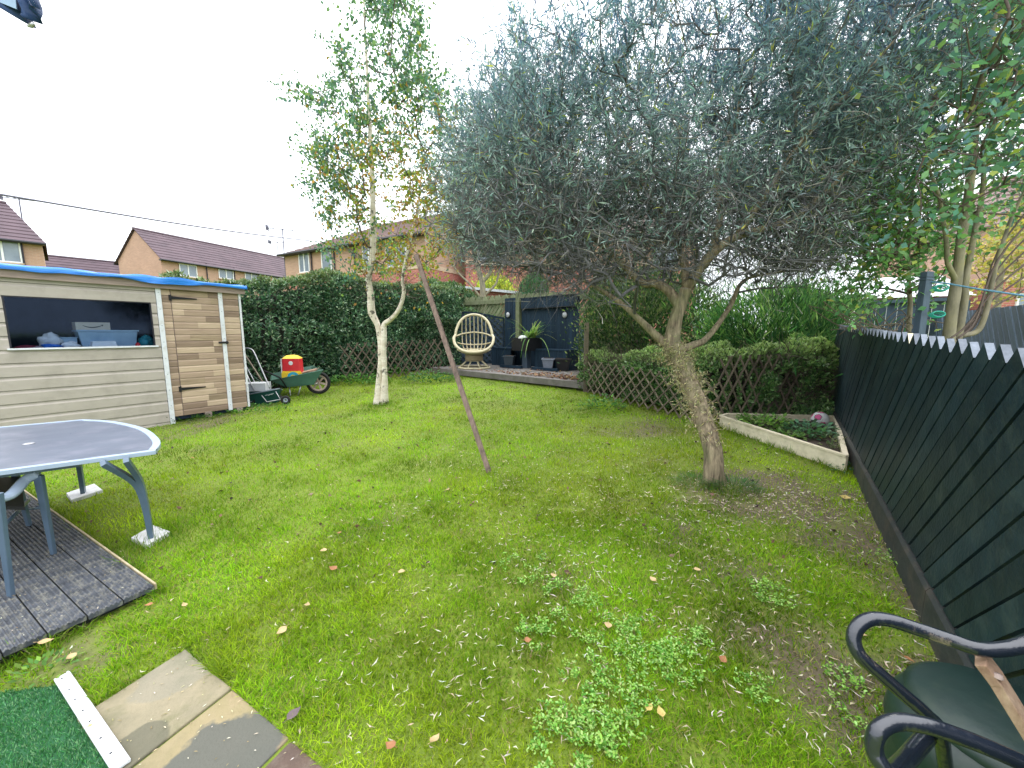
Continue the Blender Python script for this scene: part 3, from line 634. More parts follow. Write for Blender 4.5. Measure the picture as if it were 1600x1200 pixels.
    b = MB(); b.add([(XL - .1, -.1, zr + .03), (XR + .08, -.1, zr + .03), (XR + .08, DPT + .1, zr - .08), (XL - .1, DPT + .1, zr - .08), (XL - .1, -.1, zr), (XR + .08, -.1, zr), (XR + .08, DPT + .1, zr - .11), (XL - .1, DPT + .1, zr - .11)], [(0, 1, 2, 3), (7, 6, 5, 4), (0, 4, 5, 1), (1, 5, 6, 2), (2, 6, 7, 3), (3, 7, 4, 0)]); rf = b.build('roof', M['fascia'], root)
    nx_, ny = 160, 22; V = []; 
    for i in range(nx_):
        x = XL - .14 + (XR - XL + .24) * i / (nx_ - 1)
        for j in range(ny):
            s = j / (ny - 1) * .62
            hang = .028 + .025 * vn1(np.array(x * 1.5), np.array(1.)) * 1.0
            if s < hang: y = -.112; zz = zr + .035 - (hang - s)
            elif s < hang + .04: t = (s - hang) / .04 * math.pi / 2; y = -.112 + .025 * (1 - math.cos(t)); zz = zr + .035 + .025 * math.sin(t)
            else: y = -.087 + (s - hang - .04) * 1.6; zz = zr + .06 - .05 * (y + .087)
            wr = (float(vn2(np.array(x * 2.2 + s * 26), np.array(s * 30 + x * .9))) - .5) * .075 + (float(vn3(np.array(x * 3.1 - s * 50), np.array(s * 70 + x * 2.))) - .5) * .03
            V.append((x, y - abs(wr) * .6, zz + wr * .8))
    V = np.array(V); ii_, jj_ = np.meshgrid(np.arange(nx_ - 1), np.arange(ny - 1), indexing='ij'); q_ = (ii_ * ny + jj_).ravel()
    npmesh('tarpaulin', V, np.stack([q_, q_ + ny, q_ + ny + 1, q_ + 1], 1), M['tarp'], None, rf, True)
    # foundation bricks under the door end
    for x in (.5, .98): b = MB(); b.box((x, .08, z0 + .07), (.1, .2, .14)); b.build('footing_block', M['fascia'], root)
    b = MB(); b.box((.56, .1, z0 + .1), (1.1, .06, .06)); b.build('bearer', M['gravel'], root)
    return wx0, wx1, wz0, wz1
WX0, WX1, WZ0, WZ1 = shed()
def shed_items():
    rz = math.atan2(SDIR.y, SDIR.x)
    def loc(u, v, inset):
        C2 = (SC.x + SN.x * inset, SC.y + SN.y * inset); t, z = hit(u, v, C2, SDIR); return t, z
    zs = WZ0 - .017
    # storage tub
    x0, _ = loc(118, 520, .35); x1, zt = loc(208, 497, .35); w = x1 - x0; hh = .24
    t = empty('storage_tub', SH((x0 + x1) / 2, .35, zs), rz, 'large clouded plastic storage tub standing on the shed shelf', 'storage tub')
    b = MB(); b.box((0, 0, hh / 2), (w, .3, hh), taper=.9); b.build('tub', M['tub'], t, bevel=.01)
    b = MB(); b.box((0, 0, hh + .012), (w + .03, .33, .025)); b.build('lid', M['tub'], t, bevel=.006)
    # cardboard box with the curved arrow
    bx0, _ = loc(112, 487, .34); bx1, _ = loc(166, 487, .34); w = bx1 - bx0
    t = empty('cardboard_box', SH((bx0 + bx1) / 2, .34, zs + hh + .026), rz, 'cardboard parcel box with printed curved arrow on top of the storage tub', 'box')
    b = MB(); b.box((0, 0, .055), (w, .24, .11)); b.build('carton', M['cardboard'], t, bevel=.003)
    b = MB(); n = 14; r0 = []
    pts = [(-w * .3 + w * .56 * i / n, -.1215, .062 - .028 * math.sin(math.pi * (i / n) ** .9)) for i in range(n + 1)]
    for i in range(n):
        wa = .0035 + .004 * math.sin(math.pi * i / n); wb = .0035 + .004 * math.sin(math.pi * (i + 1) / n); p, q_ = pts[i], pts[i + 1]
        b.add([(p[0], p[1], p[2] - wa), (q_[0], q_[1], q_[2] - wb), (q_[0], q_[1], q_[2] + wb), (p[0], p[1], p[2] + wa)], [(0, 1, 2, 3)])
    e = pts[-1]; b.add([(e[0] - .02, e[1], e[2] + .012), (e[0] + .012, e[1], e[2] + .014), (e[0] + .004, e[1], e[2] - .016), (e[0] + .0, e[1], e[2] + .004)], [(0, 1, 3), (1, 2, 3)])
    b.build('printed_arrow', M['ink'], t)
    def blob(name, lab, cat, u, inset, sx_, sy_, sz, m, seed, zb=zs, amp=.35):
        x, _ = loc(u, 520, inset); import bmesh
        bm = bmesh.new(); bmesh.ops.create_icosphere(bm, subdivisions=3, radius=1); r_ = VN(seed)
        for v in bm.verts:
            k = 1 + amp * (float(r_(np.array(v.co.x * 2.2 + 9), np.array(v.co.y * 2.2 + v.co.z * 3 + 5))) - .5) * 2; v.co = v.co * k; v.co.z = max(v.co.z, -.75); v.co = Vector((v.co.x * sx_, v.co.y * sy_, (v.co.z + .75) * sz))
        me = D.meshes.new(name); bm.to_mesh(me); bm.free(); me.materials.append(m); me.polygons.foreach_set('use_smooth', [True] * len(me.polygons)); o = D.objects.new(name, me); col.objects.link(o); o.location = SH(x, inset, zb); o.rotation_euler = (0, 0, rz); tag(o, lab, cat); return o
    blob('carrier_bag', 'crumpled white carrier bag heaped on the shed shelf', 'bag', 78, .3, .11, .09, .115, M['whiteplastic'], 4, amp=.5)
    blob('blue_bag', 'bright blue plastic bag at the front of the shed window', 'bag', 80, .13, .1, .07, .045, M['blueplastic'], 5)
    blob('packet', 'pale see-through packet lying beside the blue bag', 'packet', 108, .16, .09, .06, .055, M['whiteplastic'], 6)
    blob('cloth_heap', 'dark red cloth heap at left end of the shelf', 'cloth', 38, .2, .1, .08, .035, mat('maroon_cloth', (.22, .02, .05), None, .8), 7)
    blob('grey_cloth', 'mauve grey cloth between red heap and blue bag', 'cloth', 55, .13, .06, .05, .025, mat('mauve_cloth', (.25, .2, .25), None, .8), 8)
    blob('teal_bag', 'teal plastic bag at right end of the shed shelf', 'bag', 226, .3, .09, .08, .1, M['teal'], 9)
    blob('red_pot', 'small red pot beside the teal bag', 'pot', 213, .15, .03, .03, .04, M['red'], 10, amp=.1)
    x0, _ = loc(140, 535, .14); x1, _ = loc(182, 535, .14)
    b = MB(); w = x1 - x0
    b.box((0, 0, .05), (w * .86, .16, .1), taper=1.15); b.box((0, 0, .008), (w * 1.08, .2, .014)); o = b.build('washing_up_bowl', M['whiteplastic'], bevel=.012); o.location = SH((x0 + x1) / 2, .15, zs); o.rotation_euler = (0, 0, rz); tag(o, 'upturned pale grey plastic bowl in front of the storage tub', 'bowl')
    x0, _ = loc(91, 520, .3); x1, _ = loc(118, 520, .3); b = MB(); b.box((0, 0, .075), (x1 - x0, .12, .15), taper=.9); b.box((0, 0, .156), (x1 - x0 + .02, .14, .012)); o = b.build('small_tub', M['tub'], bevel=.004); o.location = SH((x0 + x1) / 2, .3, zs); o.rotation_euler = (0, 0, rz); tag(o, 'small lidded plastic tub beside the carrier bag', 'tub')
shed_items()
def PZ(u, v, z):
    d = ray(u, v); t = (z - H) / d[2]; return Vector((t * d[0], t * d[1], z))
# ================================================================== PATIO TABLE
def table():
    z = .765
    near = PZ(243, 704, z); nearL = PZ(0, 736, z); far = PZ(130, 655, z); farL = PZ(0, 674, z)
    dx = (near - nearL); dx.z = 0; dx.normalize(); dy = Vector((-dx.y, dx.x, 0)); org = near; rz = math.atan2(dx.y, dx.x)
    loc = lambda p: ((p - org).dot(dx), (p - org).dot(dy))
    fx, fy = loc(far); mid = loc(PZ(250, 688, z)); m2 = loc(PZ(226, 669, z)); m3 = loc(PZ(178, 658, z))
    wd = fy
    root = empty('patio_table', (org.x, org.y, 0), rz, 'long blue grey patio table with smoky glass top and curved end', 'table')
    LL = 2.1
    rightc = spline([(0, 0, 0), (mid[0], mid[1], 0), (m2[0], m2[1], 0), (m3[0], m3[1], 0), (fx, fy, 0)], 6)
    rightc = [(p.x, p.y) for p in rightc]
    outline = rightc + [(-LL - p[0] + fx, wd - p[1]) for p in rightc]
    cx = sum(p[0] for p in outline) / len(outline); cy = wd / 2
    def inset(poly, k):
        out = []
        n = len(poly)
        for i in range(n):
            a = Vector(poly[i - 1]); b = Vector(poly[i]); c = Vector(poly[(i + 1) % n]); d = (c - a).normalized() if (c - a).length > 1e-6 else Vector((1, 0)); nn = Vector((-d.y, d.x)); out.append((b.x + nn.x * k, b.y + nn.y * k))
        return out
    inn = inset(outline, .045); n = len(outline)
    b = MB(); vs = [(x, y, z) for x, y in outline] + [(x, y, z) for x, y in inn] + [(x, y, z - .028) for x, y in outline] + [(x, y, z - .028) for x, y in inn]
    fs = []
    for i in range(n):
        j = (i + 1) % n; fs += [(i, j, n + j, n + i), (2 * n + j, 2 * n + i, 3 * n + i, 3 * n + j), (2 * n + i, 2 * n + j, j, i), (n + i, n + j, 3 * n + j, 3 * n + i)]
    b.add(vs, fs); b.build('rim', M['tablerim'], root, bevel=.004)
    b = MB(); b.prism(inn, z - .012, z - .004); top = b.build('tabletop', M['tabletop'], root)
    hx, hy = loc(PZ(45, 693, z)); b = MB(); b.lathe([(.0, .003), (.02, .004), (.032, .0), (.03, -.003)], (hx, hy, z), 20); b.build('parasol_hole_cap', M['silver'], root, True)
    def leg(foot, t1, t2):
        a = loc(foot); zf = foot.z + .03
        for tx in (t1, t2):
            m_ = ((a[0] * .68 + tx[0] * .32) , (a[1] * .68 + tx[1] * .32))
            pts = spline([(a[0], a[1], zf), (a[0] * .93 + tx[0] * .07, a[1] * .93 + tx[1] * .07, zf + .26), (a[0] * .72 + tx[0] * .28, a[1] * .72 + tx[1] * .28, zf + .46), (tx[0], tx[1], z - .03)], 6)
            b = MB(); 
            for p, q in zip(pts[:-1], pts[1:]): b.beam(p, q + (q - p) * .06, .03, .05, (dy.x * 0, 1, 0))
            b.build('leg', M['steel'], root)
    f1 = P(237, 846); f2 = P(131, 775)
    leg(f1, loc(PZ(196, 712, z)), loc(PZ(160, 717, z))); 
    leg(f2, loc(PZ(118, 725, .5)), loc(PZ(122, 700, .62)))
    for f, lab in ((f1, 'white square paving pad under the near curved table leg'), (f2, 'white square paving pad under the far table leg')):
        pass
    def pad(poly, lab):
        b = MB(); b.prism([(p.x, p.y) for p in poly], lambda p: gz(*p) - .02, lambda p: gz(*p) + .032); o = b.build('paving_pad', M['pad'], bevel=.004); tag(o, lab, 'paving pad', 'white pads under the table legs')
    pad([P(205, 846), P(231, 858), P(266, 836), P(240, 826)], 'white square paving pad under the near curved table leg')
    pad([P(104, 775), P(112, 786), P(161, 770), P(148, 760)], 'white square paving pad under the far table leg')
    b = MB(); b.box((-1.15, .12, z - .05), (1.5, .03, .035)); b.box((-1.3, wd - .14, z - .05), (1.2, .03, .035)); b.build('under_rail', M['steel'], root)
    f3 = loc(P(-330, 900)); b = MB(); b.tube([(-1.8, .1, .06), (-1.75, .15, z - .04)], .02, 6); b.build('leg', M['steel'], root)
table()
def chair():
    gzv = .1
    def at(u, v, y): return AT(u, v, y)
    root = empty('patio_chair', (-2.6, 2.0, 0), 0, 'blue grey metal patio chair tucked under the table on decking', 'chair')
    o = root.location.copy()
    def T(pts, r, name, m=M['steel'], k=8, flat=1):
        b = MB(); b.tube([Vector(p) - o for p in pts], r, k, flat=flat); return b.build(name, m, root, True)
    # two legs at the right, measured on the deck
    l1 = P(84, 866, .065); l2 = P(18, 935, .065); l3 = P(46, 822, .065)
    t1 = AT(60, 742, l1.y - .06); t2 = AT(0, 838, l2.y + .0)
    b = MB()
    def plate(a, c, w1, w2, nm):
        b = MB(); a = Vector(a) - o; c = Vector(c) - o; d = (c - a).normalized(); s = Vector((1, 0, 0)); s = (s - d * s.dot(d)).normalized(); u_ = s.cross(d)
        vs = [a - s * w1 - u_ * .012, a + s * w1 - u_ * .012, a + s * w1 + u_ * .012, a - s * w1 + u_ * .012, c - s * w2 - u_ * .012, c + s * w2 - u_ * .012, c + s * w2 + u_ * .012, c - s * w2 + u_ * .012]
        b.add(vs, [(0, 3, 2, 1), (4, 5, 6, 7), (0, 1, 5, 4), (1, 2, 6, 5), (2, 3, 7, 6), (3, 0, 4, 7)]); return b.build(nm, M['steel'], root, bevel=.004)
    plate(t1, l1, .028, .013, 'leg'); plate(AT(-4, 770, l2.y + .02), l2, .024, .013, 'leg')
    plate(AT(22, 735, l3.y), l3, .026, .014, 'leg')
    arm = spline([t1 + Vector((0, 0, .01)), AT(40, 750, t1.y - .02), AT(20, 771, t1.y - .12), AT(0, 780, t1.y - .2), AT(-60, 792, t1.y - .42)], 6)
    T(arm, .018, 'arm', M['tablerim'], 8, 1.7)
    s1 = AT(44, 782, l3.y - .05); s2 = AT(8, 820, l1.y - .1)
    T([s1, s2], .012, 'seat_rail', M['steel']); T([s1 + Vector((0.01, -.01, -.01)), s2 + Vector((.01, -.01, -.012))], .004, 'red_trim', M['red'])
    T([AT(48, 795, l3.y), AT(62, 793, l1.y)], .011, 'stretcher', M['steel'])
    c0 = AT(0, 772, l3.y - .1); b = MB(); p = [AT(-90, 800, l1.y - .1), AT(40, 800, l1.y - .15), AT(38, 782, l3.y - .02), AT(-60, 780, l3.y)]
    p = [q - o for q in p]; zz = .5; p = [Vector((q.x, q.y, zz)) for q in p]
    b.add(p + [q - Vector((0, 0, .02)) for q in p], [(0, 1, 2, 3), (7, 6, 5, 4), (0, 4, 5, 1), (1, 5, 6, 2), (2, 6, 7, 3), (3, 7, 4, 0)]); b.build('seat', M['blackiron'], root)
    # back and remaining leg, outside the picture edge
    T([Vector((p[0].x, p[0].y, .48)) + o * 1 - Vector((0, 0, 0)), Vector((p[0].x - .05, p[0].y, 0.09)) + o], .016, 'leg')
chair()
# ================================================================== RIGHT BLACK FENCE
def right_fence():
    rz = math.atan2(FD.y, FD.x); root = empty('black_board_fence', (FA.x, FA.y, 0), rz, 'long black fence of diagonal boards with pale sawn tops on right side', 'fence')
    nF = Vector((FD.y, -FD.x))   # outward
    # local x along FD, local y left of it (garden side), z up
    s0, s1 = -1.2, FLEN + .3
    ht = lambda s: 1.42 - .012 * s; gl = lambda s: gz(FA.x + FD.x * s, FA.y + FD.y * s)
    hb = .2
    pitch = .15; th = .027; wd_ = pitch * math.sin(R(45)) - .009
    # board at 45 deg: goes up toward the near end (negative s)
    k = 0; s = s0
    while s < s1 + 1.3:
        # bottom centre at s, top at s - rise
        zb = gl(s) + hb + .01; zt = gl(s - 1.25) + ht(s - 1.25); rise = zt - zb
        sb, st = s, s - rise
        a = Vector((sb, 0, zb)); c = Vector((st, 0, zt)); d = (c - a).normalized(); u = Vector((d.z, 0, -d.x))  # perpendicular in plane
        jit = random.uniform(-.003, .003); w2 = wd_ / 2
        # bottom cut along the gravel board, top square cut
        bl = a - Vector((w2 / math.sin(R(45)), 0, 0)); br = a + Vector((w2 / math.sin(R(45)), 0, 0))
        ext = random.uniform(-.006, .008)
        tl = c - u * w2 + d * ext; tr = c + u * w2 + d * ext
        if st - .1 < s0 and False: pass
        vs = []
        for y in (-th / 2 + jit, th / 2 + jit):
            vs += [(bl.x, y, bl.z), (br.x, y, br.z), (tr.x, y, tr.z), (tl.x, y, tl.z)]
        b = MB(); b.add(vs, [(0, 3, 2, 1), (4, 5, 6, 7), (0, 1, 5, 4), (1, 2, 6, 5), (3, 0, 4, 7)]); b.add(vs, [(2, 3, 7, 6)], 1)
        b.build('board', [M['dark'], M['tip'] if k % 17 != 9 else MATS.setdefault('yt', M['cream'])], root)
        s += pitch; k += 1
    # gravel boards with a worn ridge
    seg = 1.75; x = s0; 
    while x < s1:
        x2 = min(x + seg - .006, s1); b = MB()
        za, zb_ = gl(x), gl(x2)
        b.add([(x, .03, za - .12), (x2, .03, zb_ - .12), (x2, .03, zb_ + hb - .02), (x, .03, za + hb - .02), (x, .018, za + hb), (x2, .018, zb_ + hb), (x2, -.03, zb_ + hb), (x, -.03, za + hb), (x, -.03, za - .12), (x2, -.03, zb_ - .12)],
              [(0, 1, 2, 3)[::-1], (3, 2, 5, 4)[::-1], (4, 5, 6, 7)[::-1], (7, 6, 9, 8)[::-1], (0, 3, 4, 7, 8), (1, 9, 6, 5, 2)]); b.build('gravel_board', M['gravel'], root); x += seg
    for s in np.arange(.2, s1, 2.4):
        b = MB(); b.box((s, -.07, gl(s) + .66), (.075, .075, 1.36)); b.build('post', M['dark'], root)
    for hh in (.45, 1.2):
        b = MB(); b.beam((s0, -.045, gl(s0) + hh), (s1, -.045, gl(s1) + hh), .04, .07); b.build('rail', M['dark'], root)
right_fence()
def cfence(name, C, dr, L, zt, zb, pitch, m, label, diag=None, gap=.012, tooth=False, th=.02, cap=None, partname='board', sl=0):
    """fence of boards on the line C + dr*x"""
    rz = math.atan2(dr[1], dr[0]); root = empty(name, (C[0], C[1], 0), rz, label, 'fence'); x = 0; i = 0
    lo = 0 if diag is None else -abs(zt - zb) / math.tan(diag)
    x = lo if diag and diag > 0 else 0; end = L if not (diag and diag < 0) else L + abs(zt - zb) / math.tan(abs(diag))
    first = None
    b = MB(); w = pitch - gap
    if diag is None:
        top = [(0, zt), (w, zt)] if not tooth else [(0, zt - w * .55), (w / 2, zt), (w, zt - w * .55)]
        pr = [(w, zb), (0, zb)] + top
        n = len(pr); b.add([(p[0], -th / 2, p[1]) for p in pr] + [(p[0], th / 2, p[1]) for p in pr], [tuple(range(n - 1, -1, -1)), tuple(range(n, 2 * n))] + [(k, (k + 1) % n, n + (k + 1) % n, n + k) for k in range(n)])
    else:
        sft = (zt - zb) / math.tan(diag); ext = w * .5
        pr = [(0, zb), (w, zb), (w + sft, zt), (sft + w * .15, zt + w * .75 if tooth else zt)]
        pr = pr[:3] + [pr[3]]; n = 4
        b.add([(p[0], -th / 2, p[1]) for p in pr] + [(p[0], th / 2, p[1]) for p in pr], [tuple(range(n - 1, -1, -1)), tuple(range(n, 2 * n))] + [(k, (k + 1) % n, n + (k + 1) % n, n + k) for k in range(n)])
    while x < end:
        z_ = sl * x
        if first is None: first = b.build(partname, m, root); first.location = (x, random.uniform(-.002, .002), z_)
        else: inst(first.data, partname, root, (x, random.uniform(-.004, .004), z_ + random.uniform(-.004, .004)))
        x += pitch
    return root
# mossy green picket fence behind everything at the back
C0 = (3.1, 10.68); dr0 = Vector((-9.6, 7.6)).normalized()
pf = cfence('green_picket_fence', C0, (dr0.x, dr0.y), 9.0, 2.8, .9, .17, M['green_wood'], 'mossy pale green fence with zigzag top and diagonal boards behind corner', diag=-R(50), gap=.022, sl=.008)
for x in np.arange(0, 9., .31):
    b = MB(); b.add([(0, .03, 2.66 + .008 * x), (.29, .03, 2.66 + .008 * x), (.145, .03, 2.84 + .008 * x), (0, .05, 2.66 + .008 * x), (.29, .05, 2.66 + .008 * x), (.145, .05, 2.84 + .008 * x)], [(2, 1, 0), (3, 4, 5), (0, 1, 4, 3), (1, 2, 5, 4), (2, 0, 3, 5)]); o = b.build('point', M['green_wood'], pf); o.location.x = x
b = MB(); b.beam((0, .07, 2.6), (9., .07, 2.6 + .072), .03, .12); b.build('rail', M['green_wood'], pf)
# ================================================================== FAR CORNER: platform, panels, lattice, planter, egg chair
def corner():
    A, B_ = plat_poly[0], plat_poly[1]; d = (B_ - A); d.z = 0; L = d.length; d.normalize(); rz = math.atan2(d.y, d.x); nrm = Vector((-d.y, d.x, 0))
    root = empty('wooden_platform', (A.x, A.y, 0), rz, 'weathered low wooden platform with leaf litter in the far corner', 'platform')
    z = .56
    loc = lambda p: ((p - A).dot(d), (p - A).dot(nrm))
    back = 3.6; x = 0; w = .19
    while x < L:
        zz = z; b = MB(); b.box((w / 2 - .004, back / 2, -.015), (w - .012, back, .03)); o = b.build('plank', M['platform'], root); o.location = (x, 0, zz + random.uniform(-.003, .003)); x += w
    b = MB(); b.beam((0, -.025, z - .07), (L, -.025, z - .07), .035, .14); b.build('front_board', M['platform'], root)
    b = MB(); b.beam((L + .01, 0, z - .07), (L + .01, back, z - .07), .02, .14); b.build('side_board', M['platform'], root)
    zp = z
    # lattice panel (faces the camera) ----------------------------------------
    yL = 13.1; a = AT(670, 520, yL); c = AT(787, 520, yL + .1); pk = AT(730, 488, yL).z; e1_ = AT(671, 497, yL).z; e2_ = AT(787, 499, yL).z
    w = (c - a).length; dd = (c - a); dd.z = 0; dd.normalize()
    lt = empty('lattice_panel', (a.x, a.y, 0), math.atan2(dd.y, dd.x), 'blue black arched lattice fence panel behind the cane egg chair', 'fence panel')
    arch = lambda t: e1_ + (pk - e1_) * (math.sin(math.pi * t) ** 1.4)
    n = 16; pts = [(w * i / n, 0, arch(i / n)) for i in range(n + 1)]
    b = MB()
    for p, q in zip(pts[:-1], pts[1:]): b.beam(p, Vector(q) + (Vector(q) - Vector(p)) * .03, .06, .06)
    b.build('top_rail', M['panelblue'], lt)
    for x in (0, w): b = MB(); b.box((x, 0, (zp + e1_) / 2), (.06, .06, e1_ - zp)); b.build('post', M['panelblue'], lt)
    b = MB(); b.box((w / 2, 0, zp + .04), (w, .05, .08)); b.build('bottom_rail', M['panelblue'], lt)
    # boards in chevron: left half slopes down right, right half slopes up right; lattice near the top centre
    def clipseg(x0, z0, dx, dz):
        pts = []
        best = []
        for i in range(200):
            t = -4 + i * .04; x = x0 + dx * t; z_ = z0 + dz * t
            ok = .02 < x < w - .02 and zp + .06 < z_ < arch(min(max(x / w, 0), 1)) - .03
            if ok: best.append((x, z_))
        return best
    for sgn, yy in ((1, .0), (-1, .012)):
        for k in range(-14, 15):
            zc = (zp + e1_) / 2 + k * .19
            if sgn == 1: pts = [p for p in clipseg(w / 2, zc, .707, -.707)]
            else: pts = [p for p in clipseg(w / 2, zc, .707, .707)]
            # full boards in own half, thin laths across the other
            for half in (0, 1):
                seg = [p for p in pts if (p[0] < w / 2) == (half == 0)]
                if len(seg) < 3: continue
                own = (sgn == 1) == (half == 0)
                b = MB(); b.beam((seg[0][0], yy if own else yy + .02, seg[0][1]), (seg[-1][0], yy if own else yy + .02, seg[-1][1]), .018, .15 if own else .06, (0, 0, 1)) if False else b.beam((seg[0][0], yy - (.0 if own else .022), seg[0][1]), (seg[-1][0], yy - (.0 if own else .022), seg[-1][1]), .014, .098 if own else .05)
                b.build('slat', mat('blue_grey_lattice_paint', (.04, .065, .09), (.024, .04, .06), .6, 5, None, .2, spec=.2, objrand=.3), lt)
    # right side: solid panels ------------------------------------------------
    PA = AT(790, 520, 13.0); PB = AT(908, 520, 10.9); pd = (PB - PA); pd.z = 0; PL = pd.length; pd.normalize(); C = (PA.x, PA.y); hh = lambda u, v: hit(u, v, C, (pd.x, pd.y))
    rzp = math.atan2(pd.y, pd.x); nr = Vector((-pd.y, pd.x))
    pn = empty('black_panel_wall', (PA.x, PA.y, 0), rzp, 'blue black boarded wall with shelf seat and two round lamps in far corner', 'panel')
    xl = hh(789, 500)[0]; x1 = hh(806, 500)[0]; x2 = hh(816, 500)[0]; x3 = hh(904, 500)[0]; zt = 2.72; bw_ = .11
    def boards(xa, xb, z0, z1, y, pw=bw_):
        n = max(1, round((xb - xa) / pw)); pw = (xb - xa) / n
        for i in range(n): b = MB(); b.box(((i + .5) * pw + xa, y + random.uniform(-.003, .003), (z0 + z1) / 2), (pw - .006, .02, z1 - z0)); b.build('board', M['panelblue'], pn)
    zbench = hh(850, 545)[1]; boards(x1 - .06, x2 + .1, zp, 1.7, .06)
    boards(xl, x1 - .01, zp, hh(795, 466)[1], 0); 
    ztop = hh(860, 464)[1]; zs = hh(860, 480)[1]
    boards(x2 - .05, x3, zp, ztop - .03, .03)
    boards(x2 + .03, x3, zs, ztop, -.09)            # the proud top box
    b = MB(); b.box(((x2 + x3) / 2 + .015, -.035, ztop + .012), (x3 - x2 + .05, .16, .022)); b.build('top_board', M['panelblue'], pn)
    b = MB(); b.box(((x2 + x3) / 2 + .015, -.045, zs - .01), (x3 - x2 - .04, .1, .018)); b.build('under_board', M['blackiron'], pn)
    zb2 = hh(795, 542)[1]
    for xa, xb in ((xl - .12, x2 + .02), (hh(852, 545)[0], x3)):
        b = MB(); b.box(((xa + xb) / 2, -.28, zbench), (xb - xa, .5, .035)); b.build('bench_top', M['panelblue'], pn)
        boards(xa + .02, xb - .02, zp, zbench - .02, -.5)
    b = MB(); b.box((x3 - .01, -.27, (zp + zbench) / 2), (.02, .44, zbench - zp)); b.build('bench_side', M['panelblue'], pn)
    # lamps
    for u, v in ((795, 492), (882, 492)):
        x, z_ = hh(u, v); c = MB(); c.lathe([(.0, .05), (.03, .045), (.06, .03), (.085, .012), (.09, 0)], (0, 0, 0), 18)
        o = c.build('round_lamp', M['ledlamp'], None, True); o.matrix_world = Matrix.Translation((PA.x + pd.x * x, PA.y + pd.y * x, z_)) @ Matrix.Rotation(rzp, 4, 'Z') @ Matrix.Translation((0, -.035 if u < 800 else .015, 0)) @ Matrix.Rotation(math.pi / 2, 4, 'X')
        tag(o, 'round grey wall lamp on the %s' % ('narrow left board of the black corner wall' if u < 800 else 'wide right part of the black corner wall'), 'lamp', 'round lamps on the black wall')
        c = MB(); c.lathe([(.1, 0), (.1, .012), (.085, .014)], (0, 0, 0), 18); c.build('rim', M['blackiron'], o)
    # mossy post
    x, z_ = hh(811, 520); b = MB(); b.box((0, 0, 0), (.16, .12, 2.86 - 1.35)); o = b.build('mossy_post', M['green_wood'], bevel=.006); q = PA + pd * ((x1 + x2) / 2); o.location = (q.x - nr.x * .02, q.y - nr.y * .02, (1.35 + 2.86) / 2); o.rotation_euler = (0, 0, rzp); tag(o, 'green mossy fence post between the two black panels', 'post')
    # planter on a post
    py = 11.6; pc = AT(823, 530, py)
    pt = empty('raised_planter', (pc.x, pc.y, zp), rzp, 'black square planter box raised on a single thick post', 'planter')
    ztp = AT(823, 528, py - .2).z - zp; zbp = AT(823, 548, py - .2).z - zp
    s = .62; b = MB(); ang = R(-18)
    for dx_, dy_, w_, d_ in ((0, -s / 2, s, .03), (0, s / 2, s, .03), (-s / 2, 0, .03, s - .03), (s / 2, 0, .03, s - .03)): b = MB(); b.box((dx_, dy_, (ztp + zbp) / 2), (w_, d_, ztp - zbp)); b.build('side', M['blackiron'], pt)
    b = MB(); b.box((0, 0, zbp + .015), (s - .04, s - .04, .03)); b.build('base', M['panelblue'], pt)
    b = MB(); b.box((0, 0, ztp - .05), (s - .05, s - .05, .05)); b.build('soil', M['soil'], pt)
    b = MB(); b.box((0, 0, zbp / 2), (.19, .19, zbp)); b.build('post', M['nfence'], pt, bevel=.004)
    # strap-leaved plant
    base = np.array([pc.x, pc.y, zp + ztp - .03]); Vs = []; Fs = []; Cs = []; off = 0; rs = np.random.default_rng(5)
    for i in range(54):
        az = rs.uniform(0, 2 * math.pi); L = rs.uniform(.5, 1.15); up = rs.uniform(.5, 2.2); o0 = base + np.array([rs.normal() * .07 + .12, rs.normal() * .05, 0]); d = np.array([math.cos(az), math.sin(az), up]); d /= np.linalg.norm(d)
        if i > 49: d = np.array([math.cos(az) * 1.0, -abs(math.sin(az)), .25]); L = 1.1
        p = o0; sdv = np.array([-math.sin(az), math.cos(az), 0]); seg = 7; wv = .022; rows = []
        for k in range(seg + 1):
            t = k / seg; rows.append((p - sdv * wv * (1 - t * .85), p + sdv * wv * (1 - t * .85))); p = p + d * L / seg; d = d + np.array([0, 0, -.16 - .05 * rs.random() - (.13 if i > 46 else 0)]); d /= np.linalg.norm(d)
        v = np.array(rows).reshape(-1, 3); f = np.array([[2 * k, 2 * k + 1, 2 * k + 3, 2 * k + 2] for k in range(seg)]); cc = np.array([(.13, .26, .06), (.22, .36, .12), (.28, .34, .12), (.08, .2, .05)][rs.integers(4)]); Vs.append(v); Fs.append(f + off); Cs.append(np.tile(cc, (len(v), 1))); off += len(v)
    o = npmesh('spider_plant', np.concatenate(Vs), np.concatenate(Fs), M['leaf'], np.concatenate(Cs)); tag(o, 'arching strap leaved green plant growing in the raised black planter', 'plant')
    c = MB(); c.lathe([(0, .10), (.07, .09), (.12, .05), (.135, .02), (.13, 0)], (pc.x - .12, pc.y - .2, zp + ztp - .02), 20); o = c.build('domed_stone', M['whiteplastic'], smooth=True); tag(o, 'pale domed stone resting in the raised planter', 'stone')
